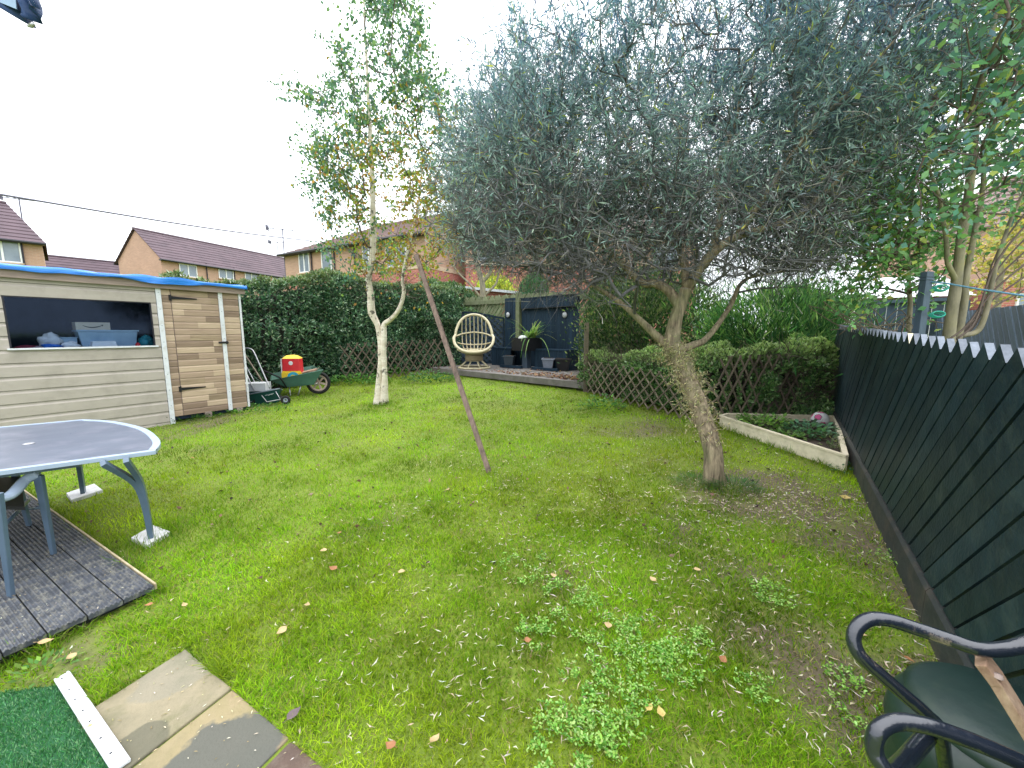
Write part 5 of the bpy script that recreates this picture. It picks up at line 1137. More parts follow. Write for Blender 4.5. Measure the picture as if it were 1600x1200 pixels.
# ================================================================== HEDGES AND SHRUBS
def hedge(name, label, path_, thick, ztop, n, L, cols, gm=None, ztopn=.15, wts=None, zlow=.05, out=.16, upb=.4, core=True, asp=.38, ns=1.6, cat='hedge', lowdens=1.0):
    """a wall of leaves along a path: path_ [(x, y)], ztop(s) absolute height"""
    root = empty(name, (path_[0][0], path_[0][1], 0), 0, label, cat); o = np.array([path_[0][0], path_[0][1], 0])
    pp = [Vector((p.x, p.y)) for p in spline([(q[0], q[1], 0) for q in path_], 8)]; seg = [(pp[i + 1] - pp[i]).length for i in range(len(pp) - 1)]; tot = sum(seg); cs = np.concatenate([[0], np.cumsum(seg)])
    def pos(s):
        i = np.clip(np.searchsorted(cs, s, side='right') - 1, 0, len(seg) - 1); t = (s - cs[i]) / np.array(seg)[i]; A = np.array([[p.x, p.y] for p in pp]); a = A[i]; b = A[i + 1]; d = b - a; d = d / np.linalg.norm(d, axis=1, keepdims=True)
        return a + (b - a) * t[:, None], d
    zt = np.vectorize(ztop)
    s = rng.uniform(0, tot, n); xy, d = pos(s); nr = np.stack([d[:, 1], -d[:, 0]], 1)      # front = toward camera side
    Ht = zt(s) + (fbm(s * 2.3 + 3, s * 0 + 7) - .5) * ztopn * 2; g0 = gz(xy[:, 0], xy[:, 1]); hh = Ht - g0
    # perimeter: front face, top, a bit of back
    per = rng.random(n); q_front = np.minimum(.72, hh / (hh + thick)); front = per < q_front; back = per > .93
    f = np.where(front, per / q_front, 1.0)
    z = np.where(front | back, g0 + zlow + (hh - zlow) * (rng.random(n) ** (.8 / lowdens)), Ht)
    w = np.where(front, thick / 2, np.where(back, -thick / 2, rng.uniform(-thick / 2, thick / 2, n)))
    bump = (fbm(s * ns + 2, z * ns * 1.3 + w + 5) - .5) * out * 3.2
    # round the shoulders
    sh = np.clip((z - (Ht - .35)) / .35, 0, 1); w = np.where(front, w - sh ** 2 * .22, w); z = np.where(~front & ~back, z - np.clip(np.abs(w) / (thick / 2) - .6, 0, 1) ** 2 * .4, z)
    depth = rng.exponential(.055, n); w = np.where(front, w + bump - depth, w); z = np.where(~front & ~back, z + bump - depth, z)
    px_ = np.stack([xy[:, 0] + nr[:, 0] * w, xy[:, 1] + nr[:, 1] * w, z], 1)
    nor = np.where((~front & ~back)[:, None], np.array([[0, 0, 1.]]), np.concatenate([nr, .25 * np.ones((n, 1))], 1)); dr = unit(nor * .7 + rdir(n) * .9 + np.array([0, 0, upb]))
    V, Fc = leaves_geo(px_ - o, dr, unit(nor + .6 * rdir(n)), rng.uniform(.65, 1.25, n) * L, L * asp, .15, .1); c = pick(cols, n, .18, wts)
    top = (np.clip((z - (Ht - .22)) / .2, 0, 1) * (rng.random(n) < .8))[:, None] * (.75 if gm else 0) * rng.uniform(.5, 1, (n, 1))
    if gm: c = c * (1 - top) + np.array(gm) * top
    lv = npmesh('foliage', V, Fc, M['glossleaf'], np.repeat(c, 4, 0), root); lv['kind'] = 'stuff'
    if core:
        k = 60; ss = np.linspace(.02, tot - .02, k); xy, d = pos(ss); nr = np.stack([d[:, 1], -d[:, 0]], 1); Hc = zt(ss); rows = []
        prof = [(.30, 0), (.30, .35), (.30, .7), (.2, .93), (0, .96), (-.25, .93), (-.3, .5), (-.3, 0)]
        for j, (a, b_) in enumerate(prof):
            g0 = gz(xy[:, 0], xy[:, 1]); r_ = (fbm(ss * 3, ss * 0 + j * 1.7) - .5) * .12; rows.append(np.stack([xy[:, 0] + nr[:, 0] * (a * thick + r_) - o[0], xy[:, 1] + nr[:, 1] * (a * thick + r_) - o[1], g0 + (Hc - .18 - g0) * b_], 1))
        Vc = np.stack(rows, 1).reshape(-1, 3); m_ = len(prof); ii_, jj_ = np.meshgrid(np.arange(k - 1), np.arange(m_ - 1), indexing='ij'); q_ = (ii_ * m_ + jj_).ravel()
        npmesh('shaded_inner_growth', Vc, np.stack([q_, q_ + m_, q_ + m_ + 1, q_ + 1], 1), M['core'], None, root, True)  # dark hull behind the leaves, coloured as the shaded hedge interior
        nt_ = int(n * .03); st = rng.uniform(0, tot, nt_); xy, d = pos(st); nr = np.stack([d[:, 1], -d[:, 0]], 1); g0 = gz(xy[:, 0], xy[:, 1]); zz = g0 + (zt(st) - g0) * rng.random(nt_) * .9
        b0 = np.stack([xy[:, 0] + nr[:, 0] * thick * .33, xy[:, 1] + nr[:, 1] * thick * .33, zz], 1) - o; V2, F2, _ = twigs(b0, np.concatenate([nr * .5, np.ones((nt_, 1)) * .6], 1) + rdir(nt_) * .6, .42, .005); t = npmesh('twigs', V2, F2, M['twig'], None, root); t['kind'] = 'stuff'
    return root
dg = [(.02, .065, .033), (.04, .11, .05), (.08, .18, .085), (.15, .27, .14), (.32, .43, .27)]  # palest entry paints bright glints on the leaves as leaf colour
dw = [.24, .28, .22, .15, .11]
hz = lambda u, v, y: AT(u, v, y).z
ptsL = [(-8.6, 8.3), (-6.2, 9.6), (-5.3, 11.0), (-3.6, 12.4), (-2.1, 13.5)]
def ztl(s):
    xs = [0, 2.7, 4.3, 6.5, 8.3]; zs = [2.55, 2.72, 3.15, 3.12, 2.9]; return float(np.interp(s, xs, zs))
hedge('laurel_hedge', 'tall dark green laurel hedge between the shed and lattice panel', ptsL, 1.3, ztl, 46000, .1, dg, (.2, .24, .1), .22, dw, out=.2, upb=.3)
hedge('rear_evergreen_hedge', 'higher dark evergreen hedge behind the lattice panel, right of birch', [(-3.4, 14.8), (-1.5, 15.2), (-.6, 15.6)], 1.3, lambda s: 3.75 - .42 * s, 9000, .13, dg, (.12, .22, .06), .25, dw, asp=.25, out=.2)
hedge('ivy_growth', 'ivy and privet growth spilling over top of the lattice panel', [(-1.9, 14.2), (-.2, 13.6)], .6, lambda s: 2.45 - .15 * s, 3600, .08, [(.03, .09, .03), (.07, .17, .06), (.15, .28, .1), (.2, .33, .16)], None, .2, out=.2)
# low privet hedge on the right, two runs in front of the trellis lines
ha, hb_ = P(920, 612), P(1300, 652)
hd_ = Vector((hb_.x - ha.x, hb_.y - ha.y)).normalized(); hn = Vector((hd_.y, -hd_.x))
off_ = Vector((-hd_.y, hd_.x)) * .42
hp1 = [(ha.x + off_.x * 1.0, ha.y + off_.y * 1.0), (P(1118, 665).x + off_.x, P(1118, 665).y + off_.y + .3)]
pg = [(.045, .11, .035), (.08, .19, .055), (.15, .29, .09), (.25, .40, .15), (.38, .5, .27)]
def privet(nm, lab, a, b_, zt_, n):
    hedge(nm, lab, [a, b_], .72, zt_, n, .042, pg, (.3, .42, .15), .10, [.22, .28, .24, .17, .09], out=.09, upb=.5, asp=.5, ns=3.5, lowdens=.55)
A1 = (P(918, 612).x + .2, P(918, 612).y + .34); Bm = (P(1122, 650).x + .06, P(1122, 650).y + .22); E1 = (FB.x + .15, FB.y + .5)
zt_a = AT(925, 552, A1[1] - .3).z; zt_m = AT(1120, 556, Bm[1] - .3).z; zt_e = AT(1290, 535, E1[1] - .3).z
l1 = math.dist(A1, Bm); l2 = math.dist(Bm, E1)
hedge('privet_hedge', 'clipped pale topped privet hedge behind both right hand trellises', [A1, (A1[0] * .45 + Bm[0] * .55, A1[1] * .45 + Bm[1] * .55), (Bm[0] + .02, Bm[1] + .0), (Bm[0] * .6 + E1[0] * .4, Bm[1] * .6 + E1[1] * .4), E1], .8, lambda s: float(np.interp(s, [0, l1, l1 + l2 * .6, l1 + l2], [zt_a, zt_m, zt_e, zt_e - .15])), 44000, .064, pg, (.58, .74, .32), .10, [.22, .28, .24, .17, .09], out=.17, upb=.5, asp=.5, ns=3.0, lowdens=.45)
def shrub(name, label, poly, yr, n, L, asp, cols, wts=None, ns=1.2, thr=.38, upd=.6, cat='shrub', matn='leaf', stem=None, twn=120, out_dir=None, ell=None, core=None, rag=.12):
    pts = crown_points(n, poly, yr, thr=thr, ns=ns, ell=ell); pts = pts + rng.normal(size=pts.shape) * rag * (rng.random((n, 1)) ** 3) * 3; c = pts.mean(0); root = empty(name, (c[0], c[1], gz(c[0], c[1])), 0, label, cat); o = np.array([c[0], c[1], gz(c[0], c[1])])
    base = c.copy(); base[2] = o[2]
    outd = unit(pts - (c + base) / 2) if out_dir is None else np.tile(out_dir, (n, 1)); dr = unit(outd * .5 + rdir(n) * .6 + [0, 0, upd])
    V, Fc = leaves_geo(pts - o, dr, unit(rdir(n) + [0, -.3, .7]), rng.uniform(.6, 1.25, n) * L, L * asp, .1, .08); lv = npmesh('foliage', V, Fc, M[matn], np.repeat(pick(cols, n, .18, wts), 4, 0), root); lv['kind'] = 'stuff'
    k = rng.choice(n, min(twn, n), replace=False); tp = pts[k]; sb = np.tile(base, (len(k), 1)) + rng.normal(size=(len(k), 3)) * [.3, .3, 0]; mid = (sb + tp) / 2 + rng.normal(size=tp.shape) * .08 + [0, 0, .1]
    V1, F1 = tubes_np(sb - o, mid - o, np.full(len(k), .012), np.full(len(k), .008), 4); V2, F2 = tubes_np(mid - o, tp - o, np.full(len(k), .008), np.full(len(k), .003), 4)
    st = npmesh('stems', np.concatenate([V1, V2]), np.concatenate([F1, F2 + len(V1)]), M['twig'], None, root); st['kind'] = 'stuff'
    return root
shrub('bamboo_leaved_shrub', 'bushy green narrow leaved shrub over the privet, beside fence end', [(1110, 560), (1105, 500), (1150, 470), (1210, 452), (1260, 452), (1300, 475), (1345, 462), (1322, 500), (1322, 545), (1300, 565)], (6.4, 7.8), 13000, .17, .13, [(.04, .12, .05), (.07, .18, .07), (.13, .27, .09), (.24, .38, .16)], [.3, .35, .25, .1], thr=.38, upd=.55, rag=.2)
shrub('dark_leafy_shrub', 'dark shrub with olive green leaves behind the willow trunk', [(905, 560), (912, 500), (930, 430), (1000, 420), (1090, 430), (1130, 480), (1130, 565)], (8.2, 10.2), 19000, .09, .42, [(.03, .07, .03), (.05, .1, .04), (.12, .18, .07), (.2, .27, .11), (.1, .13, .09)], [.34, .3, .2, .08, .08], thr=.36, ns=1.8)
shrub('yellow_shrub', 'bright yellow green shrub in front of the brick house', [(742, 462), (750, 440), (775, 433), (798, 446), (802, 462)], (17.5, 19.0), 2600, .16, .4, [(.36, .42, .05), (.5, .52, .1), (.25, .33, .05)], thr=.2)
shrub('conifer_bush', 'rounded green conifer bush rising above the black panels', [(811, 466), (812, 448), (822, 433), (835, 427), (848, 432), (857, 448), (857, 466)], (15.2, 16.4), 5200, .12, .12, [(.03, .12, .05), (.05, .17, .08), (.08, .2, .1)], thr=.1, upd=1.4)
def groundplants():
    def clump(u, v, n, rad, L, cols, lab, hgt=.15, dx=0, asp=.5):
        c = P(u, v, 0); az = rng.uniform(0, 6.28, n); rr = np.sqrt(rng.random(n)) * rad; p = np.stack([c.x + rr * np.cos(az) * 1.6, c.y + rr * np.sin(az), c.z + .01 + rng.random(n) * hgt * (1 - rr / rad * .7)], 1)
        dr = np.stack([np.cos(az), np.sin(az), rng.uniform(.0, .9, n)], 1) + .4 * rdir(n); V, Fc = leaves_geo(p, dr, np.tile([0, 0, 1.], (n, 1)) + .3 * rdir(n), rng.uniform(.6, 1.2, n) * L, L * asp, .12)
        t = empty('low_plant', c, 0, lab, 'plant'); f_ = npmesh('foliage', V - np.array(c), Fc, M['leaf'], np.repeat(pick(cols, n), 4, 0), t); f_['kind'] = 'stuff'
    gr = [(.05, .14, .03), (.08, .2, .045), (.13, .27, .07)]
    clump(562, 598, 420, .5, .11, gr, 'leafy green ground plant at foot of hedge, left of birch', .3)
    clump(612, 586, 160, .32, .11, gr, 'small leafy plant between birch trunk and dark trellis', .3)
    clump(672, 596, 360, .45, .10, [(.03, .1, .03), (.06, .15, .05), (.1, .2, .07)], 'creeping ivy clump at left corner of the platform', .35)
    clump(280, 655, 420, .38, .12, [(.04, .11, .03), (.07, .16, .04)], 'weedy green tufts at the shed corner under the trim', .1, asp=.15)
    clump(330, 648, 200, .3, .07, gr, 'low weeds along the shed base below the door', .08)
    clump(395, 640, 260, .45, .07, gr, 'low weeds below the green mower', .08)
    clump(75, 1050, 60, .09, .035, [(.2, .32, .06), (.1, .22, .05)], 'broad leaved weeds in bare soil beside the decking', .05)
    clump(940, 640, 200, .25, .08, gr, 'leafy sprout at left end of the right trellis', .3)
    clump(1325, 735, 70, .12, .045, [(.07, .18, .12), (.1, .24, .14)], 'small bluish plant at near corner of raised bed', .08)
    clump(890, 592, 60, .12, .13, [(.12, .3, .05), (.2, .4, .1)], 'strap leaved tuft at foot of the platform front', .15, asp=.15)
    clump(1142, 765, 420, .15, .1, [(.03, .10, .03), (.06, .16, .04)], 'tuft of dark long grass right of the leaning trunk foot', .1, asp=.05)
    clump(1085, 757, 330, .12, .09, [(.05, .14, .03), (.08, .2, .04)], 'tuft of green long grass left of the leaning trunk foot', .08, asp=.05)
groundplants()
# ================================================================== TREES
def trunkmesh(name, pts, radii, m, parent, k=14, n=6, rough=.12, off=None):
    sp = spline(pts, n); m_ = len(sp); rs = np.interp(np.linspace(0, 1, m_), np.linspace(0, 1, len(radii)), radii); b = MB(); b.tube([Vector(p) - (off or Vector((0, 0, 0))) for p in sp], list(map(float, rs)), k)
    for i, v in enumerate(b.v):
        ring = i // k; c = Vector(sp[min(ring, m_ - 1)]) - (off or Vector((0, 0, 0))); d = Vector(v) - c; a = math.atan2(d.y, d.x)
        f = 1 + rough * (float(vn1(np.array(a * 1.3 + 7), np.array(v[2] * 5 + 3.))) - .5) * 2 + rough * .5 * (float(vn2(np.array(a * 3 + 7), np.array(v[2] * 14 + 3.))) - .5) * 2; b.v[i] = tuple(c + d * f)
    return b.build(name, m, parent, True)
def willow():
    base = P(1117, 756); yb = base.y
    root = empty('willow_tree', base, 0, 'large leaning narrow leaved tree with twisted grey green crown over lawn', 'tree'); o = np.array(base); oV = Vector(base)
    A = lambda u, v, y: AT(u, v, y)
    tk = [base - Vector((0, 0, .06)), A(1115, 715, yb + .01), A(1104, 672, yb + .1), A(1085, 620, yb + .25), A(1068, 575, yb + .38), A(1052, 545, yb + .45), A(1054, 510, yb + .5), A(1062, 480, yb + .52), A(1072, 450, yb + .5)]
    trunkmesh('trunk', tk, [.105, .085, .085, .088, .083, .08, .072, .066, .058], M['bark_willow'], root, 18, 6, .2, oV)
    y0 = yb + .5
    limbs = [
        [A(1052, 545, y0), A(1030, 528, y0 + .05), A(1000, 500, y0 + .1), A(965, 470, y0 + .2), A(930, 448, y0 + .25), A(890, 425, y0 + .3)],
        [A(1062, 482, y0), A(1045, 455, y0 + .1), A(1022, 443, y0 + .15), A(1000, 440, y0 + .2), A(960, 400, y0 + .35), A(900, 350, y0 + .6), A(830, 315, y0 + .8), A(760, 312, y0 + .9)],
        [A(1072, 450, y0), A(1090, 425, y0 - .05), A(1110, 400, y0 - .1), A(1150, 370, y0 - .2), A(1230, 345, y0 - .3), A(1290, 300, y0 - .4), A(1340, 250, y0 - .5)],
        [A(1072, 450, y0), A(1068, 410, y0 + .1), A(1050, 360, y0 + .2), A(1010, 300, y0 + .3), A(980, 220, y0 + .4), A(940, 140, y0 + .5)],
        [A(1110, 400, y0 - .1), A(1125, 340, y0), A(1120, 270, y0 + .1), A(1150, 190, y0 + .1), A(1160, 110, y0 + .1)],
        [A(1150, 370, y0 - .2), A(1200, 300, y0 - .3), A(1260, 210, y0 - .4), A(1330, 140, y0 - .5), A(1400, 60, y0 - .6)],
        [A(1056, 550, y0 - .02), A(1080, 540, y0 + .05), A(1105, 528, y0 + .1), A(1140, 480, y0 + .3), A(1160, 440, y0 + .4), A(1200, 428, y0 + .5), A(1260, 420, y0 + .5)],
        [A(1010, 300, y0 + .3), A(950, 270, y0 + .2), A(880, 240, y0 + .1), A(820, 190, y0 + .2)]]
    rad = [[.05, .042, .034, .026, .02, .014], [.05, .048, .044, .04, .032, .024, .017, .01], [.055, .05, .044, .036, .028, .02, .012], [.045, .038, .03, .022, .016, .01], [.035, .028, .02, .014, .009], [.03, .025, .018, .012, .008], [.042, .034, .03, .026, .02, .014, .009], [.02, .016, .012, .008]]
    for l, r in zip(limbs, rad): trunkmesh('limb', l, r, M['bark_willow'], root, 10, 5, .15, oV)
    seeds = [np.array(spline(l, 4)) for l in [tk] + limbs]
    poly = [(700, 330), (700, 240), (730, 160), (790, 110), (800, 60), (850, 30), (880, 70), (930, 80), (970, -60), (1150, -90), (1330, -120), (1470, -100), (1500, 0), (1480, 120), (1440, 230), (1400, 300), (1350, 350), (1320, 400), (1280, 440), (1180, 440), (1130, 420), (1060, 440), (980, 440), (930, 450), (880, 460), (830, 420), (780, 400), (720, 395)]
    pts = crown_points(1750, poly, (3.1, 6.4), thr=.41, ns=1.15)
    pts2 = crown_points(2000, [(712, 390), (715, 250), (800, 150), (960, 100), (1200, 90), (1380, 120), (1400, 260), (1330, 380), (1290, 430), (1180, 440), (1050, 430), (880, 450), (760, 410)], (3.3, 5.9), thr=.36, ns=1.25)
    _, v2 = proj(pts2); pts2 = pts2[rng.random(len(pts2)) < np.clip((v2 - 70) / 270, .08, 1)]
    pts3 = crown_points(1100, [(715, 400), (720, 300), (850, 285), (1000, 270), (1200, 280), (1330, 330), (1290, 425), (1180, 438), (1120, 425), (1040, 425), (950, 440), (880, 448), (800, 420), (760, 412)], (3.2, 6.0), thr=.34, ns=1.6)
    pts = np.concatenate([pts, pts2, pts3]); pts = pts + rng.normal(size=pts.shape) * .09
    Nn, par, ns_ = grow(seeds, pts, .3); V, Fc, mid = tree_branches(Nn, par, ns_, .0032, 2.35, .13); br = npmesh('branches', V - o, Fc, M['twig_willow'], None, root, True); br['kind'] = 'stuff'
    idx = np.arange(ns_, len(Nn)); tips = Nn[idx]; pdir = unit(Nn[idx] - Nn[par[idx]])
    # fine twigs at every node
    rep = 5; tb = np.repeat(tips, rep, 0) + 0; k = len(tb); up = np.clip((tb[:, 2:3] - 3.3) / 1.2, .02, 1.1)
    td = unit(np.repeat(pdir, rep, 0) * .5 + rdir(k) * .8 + np.array([0, 0, 1.]) * up * 1.1); TL = rng.uniform(.22, .5, k)
    V1, F1, ends = twigs(tb, td, TL, .0028, 3, .34, 3); tw = npmesh('twigs', V1 - o, F1, M['twig_willow'], None, root); tw['kind'] = 'stuff'
    kp = rng.choice(len(tips), 2200); pb = tips[kp] + rng.normal(size=(2200, 3)) * .08; Vp, Fp, _ = twigs(pb, rdir(2200) * [1, 1, .6] + [0, 0, .2], rng.uniform(.25, .6, 2200), .0042, 3, .38, 4)
    tw = npmesh('pale_twigs', Vp - o, Fp, mat('pale_grey_twigs', (.34, .33, .29), (.2, .19, .16), .85, 5), None, root); tw['kind'] = 'stuff'
    # upright leafy shoots on the upper side of the crown
    hi_ = tips[:, 2] > 3.7; sb = tips[hi_]; sb = sb[rng.random(len(sb)) < .8]; sb = np.repeat(sb, 2, 0) + rng.normal(size=(len(sb) * 2, 3)) * .05; k = len(sb); Vs_, Fs_, es = twigs(sb, rdir(k) * .4 + [0, 0, 1.], rng.uniform(.25, .55, k), .0032, 3, .16, 3)
    tw = npmesh('upright_shoots', Vs_ - o, Fs_, M['twig_willow'], None, root); tw['kind'] = 'stuff'
    SP = []; SD = []
    for a_, b_, d_s in es:
        for j in range(5):
            t = (j + rng.random((len(a_), 1))) / 5; SP.append(a_ + (b_ - a_) * t); SD.append(unit(d_s * .75 + rdir(len(a_)) * .62))
    SP = np.concatenate(SP); SD = np.concatenate(SD); n = len(SP); V, Fc = leaves_geo(SP - o, SD, rdir(n), rng.uniform(.055, .095, n), .0135, .1, .02)
    lv = npmesh('shoot_leaves', V, Fc, M['silverleaf'], np.repeat(pick([(.09, .17, .23), (.13, .235, .30), (.18, .30, .33), (.07, .12, .19), (.12, .22, .22)], n, .15), 4, 0), root); lv['kind'] = 'stuff'  # upper sprays bluish: haze against the sky put into leaf colour
    # leaves along the twigs; the underside of the crown is mostly bare
    P0 = []; D0 = []; Z = []
    for s_, (a, b_, d) in enumerate(ends):
        for j in range(6):
            t = rng.random((len(a), 1)); P0.append(a + (b_ - a) * t); D0.append(d)
    P0 = np.concatenate(P0); D0 = np.concatenate(D0); u, v = proj(P0)
    lim = np.interp(u, [700, 800, 950, 1100, 1250, 1400, 1500], [300, 270, 250, 250, 240, 300, 350]); fx_ = np.clip(1 - (3.7 - P0[:, 2]) / 1.1, .13, 1) * (P0[:, 2] > 2.3) * np.where(P0[:, 2] > 4.0, .35, 1); keep = rng.random(len(P0)) < fx_ * .8
    P0, D0 = P0[keep], D0[keep]; n = len(P0); dr = unit(D0 * .8 + rdir(n) * .75); L = rng.uniform(.05, .1, n)
    hi = np.clip((P0[:, 2:3] - 2.9) / 1.7, 0, 1); c = pick([(.13, .20, .18), (.18, .27, .23), (.23, .33, .27), (.32, .40, .36), (.08, .12, .11)], n, .15); cb = pick([(.10, .19, .25), (.14, .25, .31), (.19, .31, .34), (.07, .13, .2)], n, .15)
    c = c * (1 - hi * .75) + cb * hi * .75; ye = rng.random(n) < .035; c[ye] = pick([(.38, .4, .08), (.28, .32, .09)], ye.sum())  # leaves turn bluer with height, haze painted into their colour
    V, Fc = leaves_geo(P0 - o, dr, rdir(n), L, .0115, .1, .06); lv = npmesh('leaves', V, Fc, M['silverleaf'], np.repeat(c, 4, 0), root); lv['kind'] = 'stuff'; print('willow leaves', n)
    # dry shoots sprouting from the trunk
    n = 330; t = rng.random(n); sp = np.array(spline(tk, 12)); i = (t ** .9 * len(sp) * .45 + len(sp) * .2).astype(int); az = rng.uniform(0, 6.28, n); b0 = sp[i] + np.stack([np.cos(az), np.sin(az), 0 * az], 1) * .07
    V1, F1, ends = twigs(b0, np.stack([np.cos(az), np.sin(az), rng.uniform(-.4, .9, n)], 1), rng.uniform(.05, .2, n), .0028, 3, .5, 3)
    P1 = np.concatenate([e[1] for e in ends] * 2); m_ = len(P1); V2, F2 = leaves_geo(P1, rdir(m_) + [0, 0, -.2], rdir(m_), rng.uniform(.02, .055, m_), .009, .2)
    q = npmesh('dry_shoots', V1 - o, F1, mat('pale_dry_shoots', (.42, .36, .22), (.3, .25, .15), .8, 20), None, root); q['kind'] = 'stuff'
    q = npmesh('dry_leaves', V2 - o, F2, M['dryleaf'], np.repeat(pick([(.45, .4, .24), (.36, .33, .16), (.26, .28, .12)], m_), 4, 0), root); q['kind'] = 'stuff'
willow()
def birch():
    base = P(594, 631); yb = base.y; A = lambda u, v, dy=0: AT(u, v, yb + dy)
    root = empty('birch_tree', base, 0, 'slender white barked birch with sparse green to orange autumn leaves', 'tree'); o = np.array(base); oV = Vector(base)
    l = [A(591, 634), A(592, 600), A(595, 560), A(594, 530, .02), A(590, 508, .02), A(581, 488, .02), A(579, 460), A(576, 435), A(582, 400), A(583, 340), A(581, 270), A(578, 200), A(574, 120), A(570, 40), A(566, -60)]
    trunkmesh('trunk', l, [.10, .058, .053, .055, .053, .066, .06, .052, .055, .05, .042, .034, .026, .018, .01], M['bark_birch'], root, 16, 6, .1, oV)
    r = [A(600, 632, -.02), A(601, 590, -.02), A(599, 545, -.02), A(600, 520, -.02), A(601, 507, -.02), A(613, 497, -.05), A(624, 482, -.08), A(631, 458, -.1), A(629, 432, -.1), A(640, 380, -.15), A(655, 310, -.2), A(660, 230, -.2)]
    trunkmesh('trunk', r, [.085, .052, .052, .055, .052, .042, .038, .034, .03, .024, .015, .008], M['bark_birch'], root, 14, 6, .1, oV)
    lim2 = [A(583, 340), A(560, 280, .1), A(530, 210, .2), A(500, 160, .3)]; lim3 = [A(640, 380, -.15), A(672, 330, -.1), A(690, 260, 0), A(690, 190, .1)]; lim4 = [A(581, 270), A(610, 200, -.2), A(640, 120, -.2), A(640, 60, -.1)]
    seeds = [np.array(spline(x, 4)) for x in (l, r, lim2, lim3, lim4)]
    poly = [(548, -80), (640, -60), (660, 60), (650, 90), (690, 140), (725, 170), (715, 260), (705, 330), (725, 370), (690, 410), (640, 420), (590, 420), (540, 440), (500, 395), (515, 330), (490, 300), (500, 260), (470, 220), (510, 190), (450, 140), (520, 130), (505, 100), (500, 60), (545, 60)]
    pts = crown_points(420, poly, (yb - 1.3, yb + 1.3), thr=.42, ns=1.0); Nn, par, ns_ = grow(seeds, pts, .28); V, Fc, mid = tree_branches(Nn, par, ns_, .0035, 2.4, .08)
    br = npmesh('branches', V - o, Fc, M['twig'], None, root, True); br['kind'] = 'stuff'
    idx = np.arange(ns_, len(Nn)); rep = 4; tb = np.repeat(Nn[idx], rep, 0); k = len(tb); pd_ = np.repeat(unit(Nn[idx] - Nn[par[idx]]), rep, 0)
    V1, F1, ends = twigs(tb, pd_ * .7 + rdir(k) * .7, rng.uniform(.2, .55, k), .0025, 3, .2, 3); b2 = np.array([(1.0 * 0) for _ in range(1)])
    # whippy bare shoots low on the stems
    nb = 90; sp = np.array(spline(l, 8)); sp2 = np.array(spline(r, 8)); bs = np.concatenate([sp[int(len(sp) * .42):int(len(sp) * .62)][rng.integers(0, int(len(sp) * .2) - 1, nb)], sp2[int(len(sp2) * .6):int(len(sp2) * .85)][rng.integers(0, int(len(sp2) * .25) - 1, nb)]])
    V3, F3, e3 = twigs(bs, rdir(len(bs)) + [0, 0, .5], rng.uniform(.3, .8, len(bs)), .004, 3, .25, 3); tw = npmesh('twigs', np.concatenate([V1, V3]) - o, np.concatenate([F1, F3 + len(V1)]), M['twig'], None, root); tw['kind'] = 'stuff'
    P0 = np.concatenate([a + (b_ - a) * rng.random((len(a), 1)) for a, b_, d in ends for _ in range(4)] + [e3[2][1]]); keep = rng.random(len(P0)) < .92; P0 = P0[keep]; n = len(P0)
    P0 = P0 + rng.normal(size=P0.shape) * .03; u, v = proj(P0); dr = unit(rdir(n) * .8 + [0, 0, -.75]); h = P0[:, 2]
    c = pick([(.08, .18, .12), (.12, .24, .15), (.085, .17, .17), (.17, .29, .13)], n, .16)
    yy = np.clip((5.4 - h) / 1.6, 0, 1) * np.clip(.8 + (P0[:, 0] - P0[:, 0].mean()) * .7 + (vn1(P0[:, 0] * 2, h * 2) - .5), 0, 1); pk = rng.random(n) < yy * .9 + .03; c[pk] = pick([(.36, .33, .05), (.42, .25, .06), (.24, .30, .05), (.30, .18, .06), (.2, .3, .05)], pk.sum(), .15)
    V, Fc = leaves_geo(P0 - o, dr, rdir(n), rng.uniform(.045, .08, n), rng.uniform(.035, .052, n), .12); lv = npmesh('leaves', V, Fc, M['leaf'], np.repeat(c, 4, 0), root); lv['kind'] = 'stuff'; print('birch leaves', n)
birch()
def leafy(name, label, base, stems, radii, poly, yr, npts, leaves_per, Lr, asp, cols, wts=None, barkm='bark_grey', thr=.38, ns=1.1, droop=-.3, twn=3, tl=(.2, .45), jit=.08, rt=.003):
    root = empty(name, base, 0, label, 'tree'); o = np.array(base); oV = Vector(base)
    for s, r in zip(stems, radii): trunkmesh('trunk', s, r, M[barkm], root, 12, 5, .12, oV)
    seeds = [np.array(spline(s, 4)) for s in stems]; pts = crown_points(npts, poly, yr, thr=thr, ns=ns); pts = pts + rng.normal(size=pts.shape) * .13; Nn, par, ns_ = grow(seeds, pts, .3); V, Fc, mid = tree_branches(Nn, par, ns_, rt, 2.3, jit); br = npmesh('branches', V - o, Fc, M['twig'], None, root, True); br['kind'] = 'stuff'
    idx = np.arange(ns_, len(Nn)); tb = np.repeat(Nn[idx], twn, 0); k = len(tb); pd_ = np.repeat(unit(Nn[idx] - Nn[par[idx]]), twn, 0); V1, F1, ends = twigs(tb, pd_ * .7 + rdir(k) * .7 + [0, 0, .2], rng.uniform(*tl, k), .0025, 3, .25, 2); tw = npmesh('twigs', V1 - o, F1, M['twig'], None, root); tw['kind'] = 'stuff'
    if leaves_per:
        P0 = np.concatenate([a + (b_ - a) * rng.random((len(a), 1)) for a, b_, d in ends for _ in range(max(1, int(leaves_per)))])
        if leaves_per < 1: P0 = P0[rng.random(len(P0)) < leaves_per]
        n = len(P0); P0 = P0 + rng.normal(size=P0.shape) * .03; dr = unit(rdir(n) * .9 + [0, 0, droop]); V, Fc = leaves_geo(P0 - o, dr, rdir(n) + [0, 0, .6], rng.uniform(*Lr, n), rng.uniform(.8, 1.1, n) * Lr[1] * asp, .12); lv = npmesh('leaves', V, Fc, M['leaf'], np.repeat(pick(cols, n, .16, wts), 4, 0), root); lv['kind'] = 'stuff'; print(name, n)
    return root
